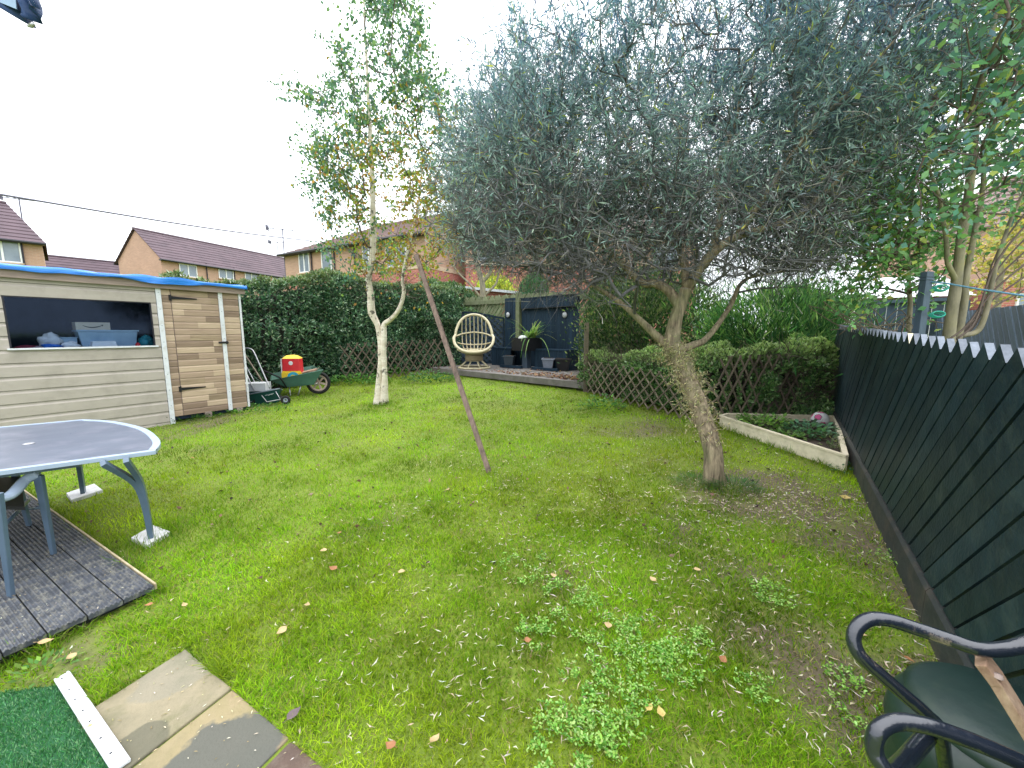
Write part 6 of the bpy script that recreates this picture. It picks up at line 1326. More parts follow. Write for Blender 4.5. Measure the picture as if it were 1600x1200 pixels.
mg = [(.04, .11, .06), (.06, .15, .075), (.09, .2, .09), (.05, .12, .10), (.24, .28, .06)]
yA = 3.75; A = lambda u, v, y=yA: AT(u, v, y)
leafy('multi_stem_tree', 'multi stemmed leafy tree behind the black fence at right edge', G(A(1490, 545).x, yA), [
    [G(A(1484, 545).x, yA), A(1486, 500), A(1494, 440), A(1503, 370), A(1515, 290), A(1525, 200), A(1540, 100), A(1560, 0), A(1570, -80)],
    [G(A(1500, 545).x, yA + .1), A(1502, 500, yA + .1), A(1508, 440, yA + .1), A(1524, 360, yA + .15), A(1535, 300, yA + .2), A(1545, 200, yA + .3), A(1590, 100, yA + .4)],
    [A(1503, 525, yA + .1), A(1530, 515, yA + .1), A(1545, 470, yA + .1), A(1555, 420, yA + .1), A(1585, 330, yA + .1), A(1640, 230, yA)],
    [A(1494, 440), A(1481, 410, yA - .05), A(1478, 370, yA - .1), A(1465, 300, yA - .15), A(1440, 240, yA - .2)]],
    [[.05, .044, .04, .036, .03, .024, .018, .013, .008], [.038, .032, .027, .022, .018, .013, .008], [.024, .023, .021, .017, .012, .008], [.022, .02, .017, .012, .008]],
    [(1385, 230), (1440, 150), (1470, 60), (1490, -100), (1760, -100), (1780, 300), (1640, 330), (1590, 300), (1540, 330), (1480, 330), (1420, 330)], (2.9, 5.2), 640, 2, (.05, .085), .55, [(.09, .21, .16), (.13, .27, .19), (.18, .33, .17), (.10, .21, .22), (.34, .4, .12)], [.27, .27, .24, .15, .07], twn=4, thr=.42)
yB = 4.3
leafy('young_sapling', 'thin stemmed young tree with green and yellow leaves behind the black fence, left of post', G(A(1420, 540, yB).x, yB), [
    [G(A(1421, 545, yB).x, yB), A(1421, 500, yB), A(1420, 450, yB), A(1420, 390, yB), A(1424, 330, yB), A(1430, 260, yB)]], [[.024, .022, .02, .016, .012, .006]],
    [(1325, 400), (1345, 330), (1385, 290), (1440, 290), (1470, 340), (1465, 400), (1450, 440), (1400, 450), (1360, 440)], (3.7, 4.9), 170, 4, (.045, .075), .55, [(.11, .27, .12), (.16, .35, .14), (.22, .41, .17), (.42, .46, .14)], [.3, .3, .28, .12], twn=3, thr=.45, tl=(.25, .55))
yC = 14.6
leafy('bare_forked_sapling', 'nearly bare forked young tree rising behind the lattice panel', G(A(756, 500, yC).x, yC), [
    [G(A(757, 500, yC).x, yC), A(755, 470, yC), A(753, 442, yC), A(742, 400, yC), A(737, 375, yC), A(725, 340, yC), A(705, 300, yC)],
    [A(753, 442, yC), A(766, 425, yC), A(768, 400, yC), A(775, 370, yC), A(770, 320, yC)],
    [A(755, 470, yC), A(735, 445, yC), A(715, 425, yC), A(700, 400, yC), A(688, 385, yC)], [A(757, 462, yC), A(775, 443, yC), A(782, 420, yC), A(805, 405, yC)]],
    [[.13, .11, .1, .07, .06, .04, .02], [.07, .06, .05, .035, .02], [.045, .035, .03, .02, .012], [.045, .04, .03, .018]],
    [(680, 380), (690, 280), (740, 210), (790, 240), (790, 360), (770, 400), (720, 400)], (13.8, 15.6), 130, 2, (.09, .2), .22, [(.06, .14, .08), (.1, .2, .1), (.16, .24, .08)], twn=3, tl=(.4, .9), rt=.009)
leafy('yellow_autumn_tree', 'yellow leaved autumn tree before the far right house', G(A(1560, 500, 9.5).x, 9.5), [[G(A(1560, 500, 9.5).x, 9.5), A(1562, 440, 9.5), A(1570, 380, 9.5), A(1580, 330, 9.5)]], [[.08, .06, .04, .02]],
    [(1510, 470), (1515, 400), (1545, 350), (1580, 320), (1640, 300), (1660, 460)], (8.6, 10.6), 120, 3, (.07, .12), .6, [(.42, .36, .11), (.36, .28, .09), (.3, .3, .1), (.2, .22, .08)], twn=3, thr=.3, tl=(.25, .6))
# bare arching twigs beyond the fence
def bare_arches():
    root = empty('bare_arching_stems', G(4.3, 4.5), 0, 'bare brown arching stems behind the black fence near the post', 'shrub'); o = np.array(root.location); b = MB(); rs = random.Random(4)
    for i in range(26):
        u = rs.uniform(1350, 1410); y = rs.uniform(3.9, 4.9); p0 = AT(u, 540, y); d = rs.uniform(-.5, .5); pts = [p0, p0 + Vector((d * .3, 0, .18)), p0 + Vector((d * .9, rs.uniform(-.2, .2), rs.uniform(.15, .4))), p0 + Vector((d * 1.6, 0, rs.uniform(.1, .45)))]; b.tube([q - Vector(o) for q in spline(pts, 4)], .005, 5)
    b.build('stems', M['lath'], root, True)
    for k in range(7):
        y = rs.uniform(3.3, 4.2); pts = [AT(1475 + k * 4, 530, y), AT(1500 + k * 5, 515 - k * 3, y), AT(1560, 475 - k * 14, y), AT(1660, 420 - k * 26, y)]; bb = MB(); bb.tube([q - Vector(o) for q in spline(pts, 5)], [.008] * 16, 5); bb.build('stem', M['twig'], root, True)
bare_arches()
# ================================================================== BEYOND THE RIGHT FENCE
C1 = (AT(1334, 520, 8.0).x, 8.0); e_ = AT(1500, 520, 6.9); d1 = Vector((e_.x - C1[0], e_.y - C1[1])); L1 = d1.length; d1.normalize()
nf = cfence('neighbour_board_fence', C1, (d1.x, d1.y), L1, 2.16, .3, .15, M['nfence'], 'grey blue upright board fence crossing behind the right fence', gap=.006)
for z_ in (2.19, 1.35): b = MB(); b.box((L1 / 2, -.03, z_), (L1, .07, .06 if z_ > 2 else .1)); b.build('rail', M['nfence'], nf)
C2 = (AT(1488, 520, 6.2).x, 6.2); e_ = AT(1640, 520, 3.6); d2 = Vector((e_.x - C2[0], e_.y - C2[1])); L2 = d2.length; d2.normalize()
cfence('neighbour_diagonal_fence', C2, (d2.x, d2.y), L2, 1.93, .3, .17, M['nfence'], 'grey blue diagonal board fence at the far right behind trees', diag=-R(48), gap=.022, sl=-.01)
def clothes_post():
    y = 3.42; a = AT(1434, 530, y); c = AT(1449, 425, y + .02); a.z = gz(a.x, a.y); dirn = (c - AT(1434, 530, y)).normalized()
    a = c - dirn * ((c.z - a.z) / dirn.z); root = empty('clothes_post', a, 0, 'dark grey clothes post leaning slightly behind black fence with green line', 'post'); b = MB(); b.beam((0, 0, 0), c - a, .058, .058, (0, 1, 0)); b.build('shaft', M['nfence'], root, bevel=.003)
    b = MB(); b.beam(c - a - dirn * .07, c - a - dirn * .055, .07, .07, (0, 1, 0)); b.beam(c - a - dirn * .045, c - a - dirn * .035, .068, .068, (0, 1, 0)); b.build('collar', M['nfence'], root)
    for (u, v) in ((1468, 452), (1463, 493)):
        q = AT(u, v, y); b = MB(); r = Matrix.Rotation(R(75), 3, 'X'); 
        for k in range(3): b.ring(q + Vector((k * .004 - .01, -.01 * k, .006 * k)) , .055, .006, 18, 6, rot=Matrix.Diagonal((1, .6, .42)) @ Matrix.Rotation(R(60 + k * 12), 3, 'X'))
        o = b.build('line_coil', M['greenline'], None, True); tag(o, '%s coil of green washing line hooked on the clothes post' % ('upper' if v < 470 else 'lower'), 'rope', 'green line coils on the clothes post')
    b = MB(); p = [AT(1452, 440, y), AT(1480, 443, y - .1), AT(1530, 452, y - .5), AT(1600, 462, y - .9), AT(1750, 478, y - 1.5)]; b.tube(p, .007, 6); o = b.build('washing_line', M['blueline'], None, True); tag(o, 'pale blue washing line running right from the clothes post', 'rope')
clothes_post()
# ================================================================== HOUSES
def solve_on(C, dr, u, v=520):  # distance along dr from C to the column u
    return hit(u, v, C, dr)[0]
def window(root, x, z, w, h, y=-.02, sash=2, side=False, xp=None):
    """window on the front wall (local y = 0 plane) or on the end wall (local x = xp plane)"""
    def bx(cx, cz, sx_, sz, yy, th): return ((cx, yy, cz), (sx_, th, sz)) if not side else ((xp + yy * -1, cx, cz), (th, sx_, sz))
    t = .06; b = MB()
    for cx, cz, a, c in ((x, z + h / 2 - t / 2, w, t), (x, z - h / 2 + t / 2, w, t), (x - w / 2 + t / 2, z, t, h - 2 * t), (x + w / 2 - t / 2, z, t, h - 2 * t)): b.box(*bx(cx, cz, a, c, y, .07))
    if sash > 1: b.box(*bx(x, z, t * 1.3, h - 2 * t, y, .06))
    f = b.build('window', M['wframe'], root)
    for k in range(sash):
        pw = (w - 2 * t) / sash; b = MB(); b.box(*bx(x - w / 2 + t + pw * (k + .5), z, pw - t * .4, h - 2 * t, y + .01, .02)); b.build('pane', M['wglass'], f)
    b = MB(); b.box(*bx(x, z - h / 2 - .04, w + .1, .06, y - .04, .14)); b.build('sill', M['band'], f)
def house(name, label, C, dr, L, Wd, z0, ze, zr, wallm, roofm, hipL=0, hipR=0, lower=None, zband=None, ov=.3):
    """C front-left corner, dr along the front (local x), local y away from it"""
    root = empty(name, (C[0], C[1], 0), math.atan2(dr[1], dr[0]), label, 'house')
    b = MB(); zb = zband or z0
    if lower:
        b.box((L / 2, Wd / 2, (z0 + zband) / 2), (L, Wd, zband - z0)); b.build('lower_wall', lower, root)
        b = MB(); b.box((L / 2, Wd / 2, zband + .1), (L + .05, Wd + .05, .2)); b.build('band', M['band'], root); zb = zband + .2; b = MB()
    gab = []
    vs = [(0, 0, zb), (L, 0, zb), (L, Wd, zb), (0, Wd, zb), (0, 0, ze), (L, 0, ze), (L, Wd, ze), (0, Wd, ze)]; fs = [(0, 1, 5, 4), (1, 2, 6, 5), (2, 3, 7, 6), (3, 0, 4, 7)]
    b.add(vs, fs)
    if not hipL: b.add([(0, 0, ze), (0, Wd, ze), (0, Wd / 2, zr - .08)], [(0, 1, 2)])
    if not hipR: b.add([(L, 0, ze), (L, Wd, ze), (L, Wd / 2, zr - .08)], [(2, 1, 0)])
    b.build('wall', wallm, root)
    # roof with stepped courses of tiles
    xa, xb = -ov * .5, L + ov * .5; ya, yb = -ov, Wd + ov; zz = ze - .02; k = (zr - ze) / (Wd / 2); zv = ze - ov * k
    RL = (xa if not hipL else hipL, Wd / 2, zr); RR = (xb if not hipR else L - hipR, Wd / 2, zr)
    b = MB(); b.add([(xa, ya, zv), (xb, ya, zv), RR, RL, (xa, yb, zv), (xb, yb, zv)], [(0, 1, 2, 3), (5, 4, 3, 2)] + ([(4, 0, 3)] if hipL else []) + ([(1, 5, 2)] if hipR else [])); rf = b.build('roof', roofm, root)
    b = MB(); nc = max(8, int(math.hypot(Wd / 2, zr - ze) / .33))
    for f_ in range(2 + bool(hipL) + bool(hipR)):
        for i in range(nc):
            t0, t1 = i / nc, (i + 1.04) / nc; t1 = min(t1, 1)
            lerp = lambda p, q, t: tuple(p[j] + (q[j] - p[j]) * t for j in range(3))
            if f_ == 0: a, c, d, e = (xa, ya, zv), (xb, ya, zv), RR, RL
            elif f_ == 1: a, c, d, e = (xb, yb, zv), (xa, yb, zv), RL, RR
            elif (f_ == 2 and hipL): a, c, d, e = (xa, yb, zv), (xa, ya, zv), RL, RL
            else: a, c, d, e = (xb, ya, zv), (xb, yb, zv), RR, RR
            p0, p1, p2, p3 = lerp(a, e, t0), lerp(c, d, t0), lerp(c, d, t1), lerp(a, e, t1); up = .055
            p0u, p1u = (p0[0], p0[1], p0[2] + up), (p1[0], p1[1], p1[2] + up); p2u, p3u = (p2[0], p2[1], p2[2] + .012), (p3[0], p3[1], p3[2] + .012)
            b.add([p0, p1, p0u, p1u, p2u, p3u], [(0, 1, 3, 2), (2, 3, 4, 5)])
    t = b.build('roof_tiles', roofm, rf); t['kind'] = 'stuff'
    b = MB(); b.tube([RL, RR], .11, 6); 
    b.build('ridge', roofm, rf)
    for y_ in (ya - .03, yb + .03): b = MB(); b.tube([(xa, y_, zv), (xb, y_, zv)], .07, 6); b.build('gutter', M['gutter'], root)
    b = MB(); b.box((L / 2, -ov * .45, zv + .0), (L + ov * .8, ov * .9, .1)); b.build('soffit', M['gutter'], root)
    return root
def pipe(root, x, z0, z1, y=-.06): b = MB(); b.tube([(x, y, z0), (x, y, z1)], .04, 6); b.build('downpipe', M['gutter'], root)
def aerial(lab, base, h, dr, n=7):
    root = empty('tv_aerial', base, math.atan2(dr[1], dr[0]), lab, 'aerial'); b = MB(); b.tube([(0, 0, 0), (0, 0, h)], .03, 5); b.build('mast', M['cablem'], root); b = MB(); b.tube([(-.9, 0, h - .0), (1.0, 0, h - .15)], .022, 5); b.build('boom', M['cablem'], root)
    b = MB()
    for i in range(n): x = -.8 + i * .27; b.tube([(x, -.2, h - .02 - x * .07), (x, .2, h - .02 - x * .07)], .012, 4)
    b.box((-.85, 0, h + .02), (.05, .3, .3)); b.build('elements', M['cablem'], root)
# middle house
def sw(y): return math.sin(R(y)), math.cos(R(y))
Y2 = 30.; E = AT(250.5, 400.6, Y2); d_ = sw(20); ze = E.z; L = solve_on((E.x, E.y), d_, 453); pr_ = (-d_[1], d_[0])
t_ap, z_ap = hit(211, 357.4, (E.x, E.y), pr_); Wd = t_ap * 2
hm = house('terraced_house', 'peach brick house row with plum tiled gable roof above hedge', (E.x, E.y), d_, L + 3, Wd, .5, ze, z_ap, M['peach'], M['roof1'])
for u in (294, 353, 393, 437):
    x, z = hit(u, {294: 423, 353: 427, 393: 434, 437: 439}[u], (E.x, E.y), d_); window(hm, x, z, 1.25 if u < 400 else 1.6, .95)
for u in (374, 410, 332): pipe(hm, solve_on((E.x, E.y), d_, u), .5, ze)
q = AT(434, 392, 36); aerial('small aerial at right end of the middle house ridge', Vector((q.x, q.y, q.z - .1)), .9, (1, -.3))
# left house
Y1 = 21.; E1_ = AT(65, 378, Y1); d1_ = sw(41); Lh = 7.0; C = (E1_.x - d1_[0] * Lh, E1_.y - d1_[1] * Lh)
xr, zr_ = 0, 0
Wh = 6.0; mid_ = Vector((E1_.x, E1_.y)) + Vector((-d1_[1], d1_[0])) * Wh / 2
tr, zr_ = hit(10, 318, (mid_.x - d1_[0] * Lh, mid_.y - d1_[1] * Lh), d1_)
hl = house('left_house', 'peach brick house with plum hipped roof at the left edge', C, d1_, Lh, Wh, .5, E1_.z + .08, zr_, M['peach'], M['roof1'], hipR=max(.6, Lh - tr), hipL=0)
x, z = hit(8, 391, C, d1_); window(hl, x - .1, z, 1.2, 1.15); pipe(hl, solve_on(C, d1_, 55), .5, E1_.z)
q = AT(36, 352, 22.5); aerial('tall aerial on the roof of the left edge house', Vector((q.x, q.y, q.z - .4)), AT(34, 309, 22.5).z - q.z + .4, (1, .2))
# long low roof between
A_ = AT(60, 398, 34.); B2 = AT(192, 411, 38.); dd = Vector((B2.x - A_.x, B2.y - A_.y)); Ls = dd.length; dd.normalize(); Wg = 5.; nn_ = Vector((-dd.y, dd.x)); Cg = (A_.x - dd.x * 2 - nn_.x * Wg / 2, A_.y - dd.y * 2 - nn_.y * Wg / 2)
house('garage_row', 'long low plum tiled roof between left and middle houses', Cg, (dd.x, dd.y), Ls + 4, Wg, .5, A_.z - 2.3, A_.z - .0, M['peach'], M['roof1'])
# brick house behind the birch: nearest corner on the right at u 664, facade runs away left
Yn = 19.; u0 = 664; Kn = AT(u0, 361, Yn); dl = sw(-61.5); Lf = solve_on((Kn.x, Kn.y), dl, 453); Cb = (Kn.x + dl[0] * Lf, Kn.y + dl[1] * Lf); db = (-dl[0], -dl[1])
zb_ = hit(560, 420, Cb, db)[1]; zr3 = Kn.z + 1.9
hbk = house('brick_house', 'peach and red brick house with brown hipped roof behind birch', Cb, db, Lf, 7.5, .5, Kn.z, zr3, M['peach'], M['roof2'], hipL=3.6, hipR=0, lower=M['redbrick'], zband=zb_ - .3)
for u, v, w in ((476, 410, .9), (511, 408, .8), (577, 402, .85), (620, 398, 1.3)):
    x, z = hit(u, v, Cb, db); window(hbk, x, z, w * 1.05, 1.15, sash=2 if w > .8 else 1)
for u in (495, 530, 561): pipe(hbk, solve_on(Cb, db, u), .5, Kn.z)
q = AT(453, 385, hit and 25.); xk = Cb; zc = AT(452, 395, Vector(Cb).length and Cb[1]).z; aerial('aerial standing at left corner of the brick house', Vector((Cb[0], Cb[1], zc - 1.5)), 2.9, (1, .1))
# right hand neighbour: red brick below with peach above
Y4 = 20.5; K4 = AT(728, 413, Y4); d4 = sw(80); C4 = (K4.x, K4.y)
h4 = house('right_brick_house', 'red brick house with cream band seen through the willow twigs', C4, d4, 13, 7, .5, K4.z + 1.9, K4.z + 4.2, M['peach'], M['roof2'], lower=M['redbrick'], zband=K4.z)
for u, v in ((768, 395), (900, 398), (1040, 400)):
    x, z = hit(u, v, C4, d4); window(h4, x, z, 1.5, 1.2)
b = MB(); 
pg_ = AT(720, 452, 16.5); sh_ = empty('garden_shed_roof', (pg_.x, pg_.y, 0), R(8), 'low outbuilding with pale grey roof below the yellow shrub', 'outbuilding')
b.box((1.4, 1, pg_.z - 1.0), (3.4, 2, 1.9)); b.build('wall', M['redbrick'], sh_); b = MB(); b.add([(-.4, -.2, pg_.z + .15), (3.4, -.2, pg_.z - .15), (3.4, 2.2, pg_.z + .1), (-.4, 2.2, pg_.z + .4), (-.4, -.2, pg_.z + .05), (3.4, -.2, pg_.z - .25), (3.4, 2.2, pg_.z), (-.4, 2.2, pg_.z + .3)], [(0, 1, 2, 3), (7, 6, 5, 4), (0, 4, 5, 1), (1, 5, 6, 2), (2, 6, 7, 3), (3, 7, 4, 0)]); b.build('roof', M['paleroof'], sh_)
# pale conservatory roof right of willow
q = AT(1215, 455, 16.); cv = empty('pale_roof_building', (q.x, q.y, 0), R(-25), 'low building with very pale roof glimpsed beyond the narrow leaved shrub', 'outbuilding'); b = MB(); b.box((2.6, 2, q.z / 2 - .3), (5.4, 4, q.z - .5)); b.build('wall', M['wframe'], cv); b = MB(); b.add([(-.3, -.3, q.z - .4), (5.6, -.3, q.z - .4), (5.6, 2, q.z + .55), (-.3, 2, q.z + .55), (-.3, 4.3, q.z - .4), (5.6, 4.3, q.z - .4)], [(0, 1, 2, 3), (3, 2, 5, 4)]); b.build('roof', M['paleroof'], cv)
# far right house
Kr = AT(1580, 352, 13.5); dr_ = sw(100); hr = house('far_right_house', 'peach house glimpsed behind the yellow tree at right edge', (Kr.x, Kr.y), dr_, 7, 6, .5, Kr.z + .3, Kr.z + 2.4, M['peach'], M['roof2'], hipL=2, lower=M['redbrick'], zband=AT(1590, 440, 13.5).z)
x, z = hit(1600, 474, (Kr.x, Kr.y), dr_); window(hr, x + .3, z, 1.1, .7)
# overhead cable
a_ = AT(-40, 297, 11); c_ = AT(483, 376, 27); pts = [a_.lerp(c_, t) - Vector((0, 0, .0 * t)) for t in np.linspace(0, 1, 24)]; pts = [p - Vector((0, 0, math.sin(math.pi * i / 23) * .12)) for i, p in enumerate(pts)]
b = MB(); b.tube(pts, .03, 6); tag(b.build('overhead_cable', M['cablem'], None, True), 'thin grey overhead cable running from left towards the brick house', 'cable')
# dark blue garment corner at the top left
def hanging():
    k = 3.0; q = lambda u, v, y=2.6: AT(u, v, y)
    root = empty('hanging_garment', q(20, 0), 0, 'corner of navy fabric hanging into the top left of view', 'fabric'); o = root.location.copy(); n = 14
    bot = spline([q(-120, -10), q(-40, -5), q(0, 13), q(26, 27), q(40, 35), q(47, 40)], 4); topp = spline([q(-120, -120), q(-60, -120), q(-10, -120), q(20, -110), q(45, -60), q(60, 12)], 4)
    b = MB(); m_ = len(bot); V = []
    for i in range(m_):
        for j in range(8):
            p = bot[i].lerp(topp[i], j / 7); p = p + Vector((0, .05 * math.sin(j * 1.3 + i * .5), 0)); V.append(p - o)
    b.add(V, [(i * 8 + j, (i + 1) * 8 + j, (i + 1) * 8 + j + 1, i * 8 + j + 1) for i in range(m_ - 1) for j in range(7)]); c = b.build('cloth', M['sacking'], root, True); c.modifiers.new('s', 'SOLIDIFY').thickness = .006
    b = MB(); p = [q(-30, -40, 2.57), q(22, -30, 2.57), q(27, 15, 2.57), q(-5, 2, 2.57)]; b.add([x - o for x in p] , [(0, 1, 2, 3)]); pc = b.build('pale_panel', M['sackwhite'], root); pc.modifiers.new('s', 'SOLIDIFY').thickness = .004
    b = MB(); b.tube([q(53, 36) - o, q(48, 40) - o, q(43, 41) - o], [.008, .014, .006], 6); b.tube([q(53, 35) - o, q(55.5, 41) - o], [.006, .002], 6); b.build('toggle', M['silver'], root, True)
hanging()
# ================================================================== LAWN LITTER AND WEEDS
def litter():
    N0 = 60000; x = rng.uniform(-4, 5, N0); y = rng.uniform(1, 9.5, N0); wc = P(1117, 756); d = np.hypot(x, y); ds_ = np.hypot(x - wc.x + .4, y - wc.y)
    pr = np.minimum(1, 3.0 / (d * d)) * (.022 + 1.15 * np.exp(-(ds_ / 2.1) ** 2) + .5 * bare(x, y)); k = (rng.random(N0) < pr) & ~blocked(x, y); x, y = x[k], y[k]; x = np.concatenate([x, rng.normal(P(1230, 790).x, .45, 420)]); y = np.concatenate([y, rng.normal(P(1230, 790).y, .22, 420)]); k = ~blocked(x, y); x, y = x[k], y[k]
    n = len(x); z = gz(x, y) + rng.uniform(.008, .03, n); az = rng.uniform(0, 6.28, n); L = rng.uniform(.02, .046, n) * (1 + .07 * np.hypot(x, y)); d1_ = np.stack([np.cos(az), np.sin(az), rng.uniform(-.25, .25, n)], 1); az2 = az + rng.uniform(-1.1, 1.1, n); d2_ = np.stack([np.cos(az2), np.sin(az2), rng.uniform(-.4, .3, n)], 1)
    b0 = np.stack([x, y, z], 1); m1 = b0 + d1_ * L[:, None] * .5; e = m1 + d2_ * L[:, None] * .5; sd_ = np.stack([-np.sin(az), np.cos(az), 0 * az], 1) * (.0022 + .0003 * np.hypot(x, y))[:, None] * rng.uniform(.7, 1.5, (n, 1)); V = np.stack([b0, m1 - sd_, e, m1 + sd_], 1).reshape(-1, 3); i = np.arange(n)[:, None] * 4
    Fc = np.concatenate([np.concatenate([i, i + 1, i + 3], 1), np.concatenate([i + 1, i + 2, i + 3], 1)]); o = npmesh('fallen_willow_leaves', V, Fc, M['dryleaf'], np.repeat(pick([(.52, .46, .34), (.42, .37, .24), (.36, .29, .22), (.6, .55, .47)], n, .12), 4, 0)); tag(o, 'narrow pale fallen leaves scattered over lawn around the leaning tree', 'leaves', kind='stuff'); print('litter', n)
    # on the slabs and decking: tiny bright chips
    n = 420; x = rng.uniform(-2.2, -.6, n); y = rng.uniform(1.0, 1.9, n); k = inpoly(x, y, slab0) | inpoly(x, y, slab1) | inpoly(x, y, slab2); x, y = x[k], y[k]; n = len(x); b0 = np.stack([x, y, gz(x, y) + .016], 1)
    xd = rng.uniform(0, 1, 500); V2 = []; pd2 = np.stack([DK0.x - DKX.x * xd * 2.0 + DKY.x * rng.random(500) * 1.6, DK0.y - DKX.y * xd * 2. + DKY.y * rng.random(500) * 0, np.full(500, .1)], 1)
    t2 = rng.random(500) * 1.8; pd2 = np.stack([DK0.x - DKX.x * xd * 2.0 + DKY.x * t2, DK0.y - DKX.y * xd * 2. + DKY.y * t2, np.full(500, gz(DK0.x, DK0.y) + .069)], 1); b0 = np.concatenate([b0, pd2]); n = len(b0)
    V, Fc = leaves_geo(b0, rdir(n) * [1, 1, .05], np.tile([0, 0, 1.], (n, 1)), rng.uniform(.004, .02, n), .004); o = npmesh('leaf_debris', V, Fc, M['dryleaf'], np.repeat(pick([(.6, .56, .45), (.45, .4, .25), (.3, .24, .12)], n), 4, 0)); tag(o, 'tiny pale debris flecks on the slabs and decking', 'debris', kind='stuff')
    # dark clods / worm casts on the far lawn
    n = 1100; x = rng.uniform(-4.8, 3, n); y = rng.uniform(2.2, 11, n); k = ~blocked(x, y) & (rng.random(n) < .6); x, y = x[k], y[k]; n = len(x); b0 = np.stack([x, y, gz(x, y) + .02], 1); V, Fc = leaves_geo(b0, rdir(n) * [1, 1, .4], rdir(n), rng.uniform(.02, .055, n), .028, .3); o = npmesh('dark_fallen_leaves', V, Fc, M['dryleaf'], np.repeat(pick([(.05, .035, .03), (.1, .06, .04), (.22, .15, .1)], n), 4, 0)); tag(o, 'small dark curled leaves dotted across the far lawn', 'leaves', kind='stuff')
litter()
def broad_leaf(u, v, L, c, lab, h=.03, rz=None, grp=None, pos=None, nm='fallen_leaf'):
    p = pos or P(u, v, h); b = MB(); rz = random.uniform(0, 6.28) if rz is None else rz; n = 7; rows = []
    prof = [0, .34, .46, .42, .3, .14, 0]
    vs = []; a_ = random.uniform(.2, .6)
    for i in range(n):
        t = i / (n - 1); w = prof[i] * L * random.uniform(.85, 1.1); zz = a_ * L * (t - .5) ** 2; vs += [((t - .5) * L, -w / 1.2, zz + .18 * w + random.uniform(0, .1) * w), ((t - .5) * L, 0, zz - .02 * L), ((t - .5) * L, w / 1.2, zz + .22 * w)]
    fs = [(i * 3 + j, (i + 1) * 3 + j, (i + 1) * 3 + j + 1, i * 3 + j + 1) for i in range(n - 1) for j in (0, 1)]
    b.add(vs, fs); b.tube([(-.5 * L, 0, a_ * L * .25), (-.75 * L, .05 * L, a_ * L * .3)], .0012, 4); o = b.build(nm, c, None, True); o.location = p; o.rotation_euler = (random.uniform(-.25, .25), random.uniform(-.2, .2), rz); tag(o, lab, 'leaf', grp); return o
lb = mat('beige_dry_leaf', (.5, .38, .2), (.38, .26, .12), .7, 30, None, .3); lo = mat('orange_brown_dry_leaf', (.36, .17, .07), (.25, .11, .05), .7, 30, None, .3); lg = mat('grey_brown_dead_leaf', (.15, .11, .11), (.09, .065, .07), .7, 30, None, .3); ly = mat('yellow_fallen_leaf', (.55, .43, .14), (.42, .32, .1), .7, 30, None, .3)
broad_leaf(72, 1003, .062, lb, 'large pale beige leaf lying on the decking near its front edge', .075, .4); broad_leaf(460, 1115, .06, lg, 'large curled dark grey leaf on grass beside the slabs', .03, 1.0); broad_leaf(141, 1134, .022, lb, 'small tan leaf on the white edging strip', .04)
broad_leaf(112, 1027, .055, lb, 'crumpled beige leaf on bare soil beside the decking', .02); broad_leaf(1535, 1147, .05, ly, 'yellowish leaf lying on the green water butt shoulder', 0, pos=at_d(1574, 1150, 1.0)); broad_leaf(1345, 990, .05, lb, 'brown stone like leaf on moss inside the bench arm loop', .02)
for u, v, m_, L, lab in [
    (520, 888, lo, .06, 'orange brown leaf on the grass right of the near table leg'), (505, 860, lb, .05, 'pale leaf just beyond the orange brown leaf on left lawn'),
    (440, 986, lb, .055, 'curled cream leaf on grass above the slab corner'), (480, 945, lb, .045, 'upright cream leaf above the curled cream one on the near lawn'),
    (530, 833, lo, .04, 'dark tan leaf on the left lawn in line with table foot'), (628, 893, lb, .05, 'cream leaf on open lawn, left of the weed patches'),
    (825, 1000, lo, .04, 'tan leaf resting on the leftmost small weed patch'), (1090, 890, lb, .045, 'small round cream leaf on lawn in front of the leaning tree'),
    (1020, 905, lb, .05, 'pale leaf on worn grass above the weed patches'), (950, 978, lb, .05, 'brown leaf at the right side of upper weed patch'),
    (700, 765, lb, .05, 'pale curled leaf on lawn left of the timber prop foot'), (1015, 1105, ly, .04, 'yellow heart shaped leaf beside the large weed patch'),
    (1032, 1112, ly, .045, 'larger yellow leaf next to the heart shaped leaf'), (680, 1155, lb, .05, 'forked cream leaf near the bottom edge of the lawn'),
    (610, 1165, lo, .05, 'brown curled leaf at the bottom of the lawn, right of slabs'), (1130, 1030, lo, .045, 'tan leaf on the lawn between weed patch and bare soil'),
    (288, 945, lb, .04, 'cream leaf in grass near the decking corner'), (232, 945, lo, .04, 'brown leaf touching the decking corner'),
    (300, 715, lo, .05, 'brown leaf on lawn right of the table end'), (1322, 778, ly, .08, 'yellow fallen fruit like leaf by the fence below the raised bed'),
    (1420, 1030, lo, .04, 'orange leaf inside the upper bench arm loop'), (1455, 1065, ly, .05, 'yellow leaf on moss beside the bench arm tube'), (865, 900, lb, .05, 'pale leaf at top of the weed patches')]:
    broad_leaf(u, v, L, m_, lab, .03)
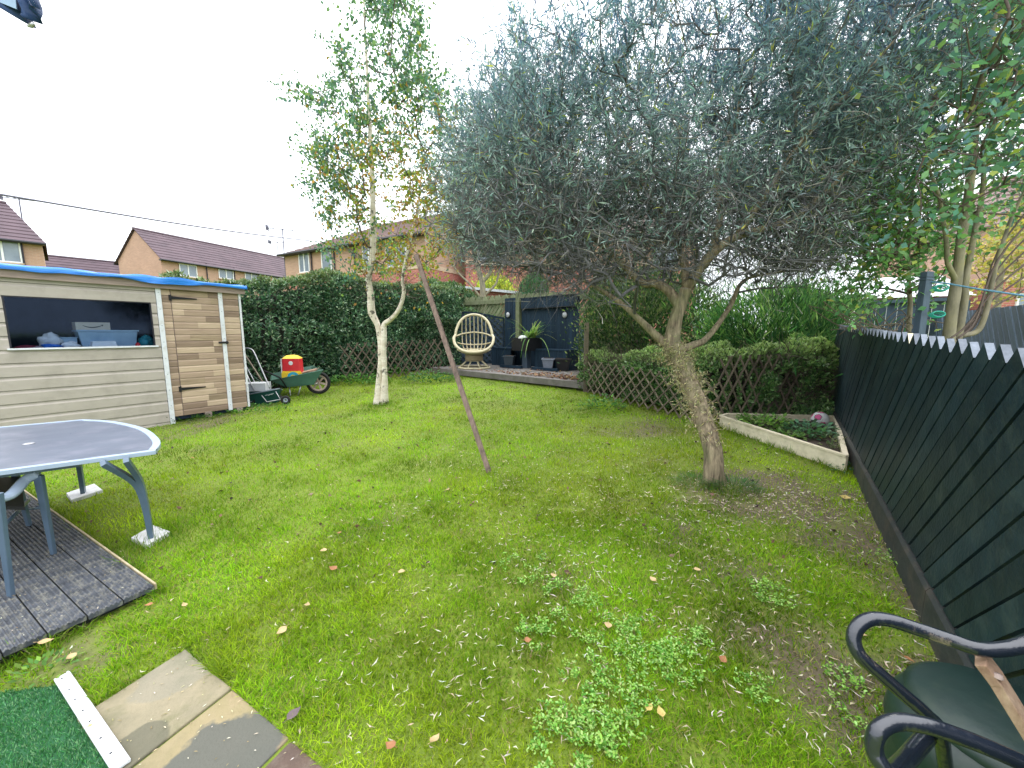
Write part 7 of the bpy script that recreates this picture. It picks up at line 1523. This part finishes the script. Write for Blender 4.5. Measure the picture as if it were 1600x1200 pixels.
def weeds():
    spots = [(1000, 1010, .24, 300), (950, 1090, .26, 420), (900, 950, .2, 240), (925, 985, .16, 160), (835, 995, .13, 170), (1060, 1040, .16, 200), (890, 1175, .22, 420), (930, 1190, .12, 140), (1205, 935, .16, 130), (820, 890, .22, 220), (1095, 1000, .08, 60), (1340, 1120, .12, 90), (1180, 1080, .1, 60), (1320, 1070, .1, 60), (1400, 880, .15, 70), (1500, 1180 - 60, .1, 50), (640, 690, .5, 120), (870, 925, .12, 90)]
    Ps = []; Dr = []; Ls = []
    for u, v, r, n in spots:
        c = P(u, v); r *= .78; n = int(n * .85); az = rng.uniform(0, 6.28, n); rr = r * np.sqrt(rng.random(n)) * rng.uniform(.7, 1.1, n); x = c.x + rr * np.cos(az); y = c.y + rr * np.sin(az) * 1.1; wob = vn1(x * 12, y * 12) > .36; x, y = x[wob], y[wob]; n = len(x)
        k = 4; x = np.repeat(x, k) + rng.normal(size=n * k) * .004; y = np.repeat(y, k) + rng.normal(size=n * k) * .004; a = rng.uniform(0, 6.28, n * k); Ps.append(np.stack([x, y, gz(x, y) + rng.uniform(.018, .042, n * k)], 1)); Dr.append(np.stack([np.cos(a), np.sin(a), rng.uniform(-.05, .55, n * k)], 1)); Ls.append(rng.uniform(.008, .0175, n * k))
    Ps = np.concatenate(Ps); Dr = np.concatenate(Dr); Ls = np.concatenate(Ls); n = len(Ps); dr = unit(Dr); nr = unit(np.tile([0, 0, 1.], (n, 1)) + .35 * rdir(n)); s = unit(np.cross(dr, nr)); W_ = (Ls * .62)[:, None]; L_ = Ls[:, None]; up = np.cross(s, dr)
    V = np.stack([Ps, Ps + dr * L_ * .45 - s * W_ * .42, Ps + dr * L_ * .85 - s * W_ * .38, Ps + dr * L_ * 1.02, Ps + dr * L_ * .85 + s * W_ * .38, Ps + dr * L_ * .45 + s * W_ * .42], 1); V[:, 1:, :] += (up * L_ * .12)[:, None]; V = V.reshape(-1, 3); i = np.arange(n)[:, None] * 6; Fc = np.concatenate([np.concatenate([i, i + 1, i + 2, i + 3], 1), np.concatenate([i, i + 3, i + 4, i + 5], 1)])
    o = npmesh('clover_weeds', V, Fc, M['leaf'], np.repeat(pick([(.19, .38, .06), (.28, .47, .10), (.38, .55, .18), (.10, .26, .04)], n, .12), 6, 0)); tag(o, 'patches of bright round leaved weeds growing through the near lawn', 'weeds', kind='stuff'); print('weeds', n)
weeds()
print('objects', len(D.objects))
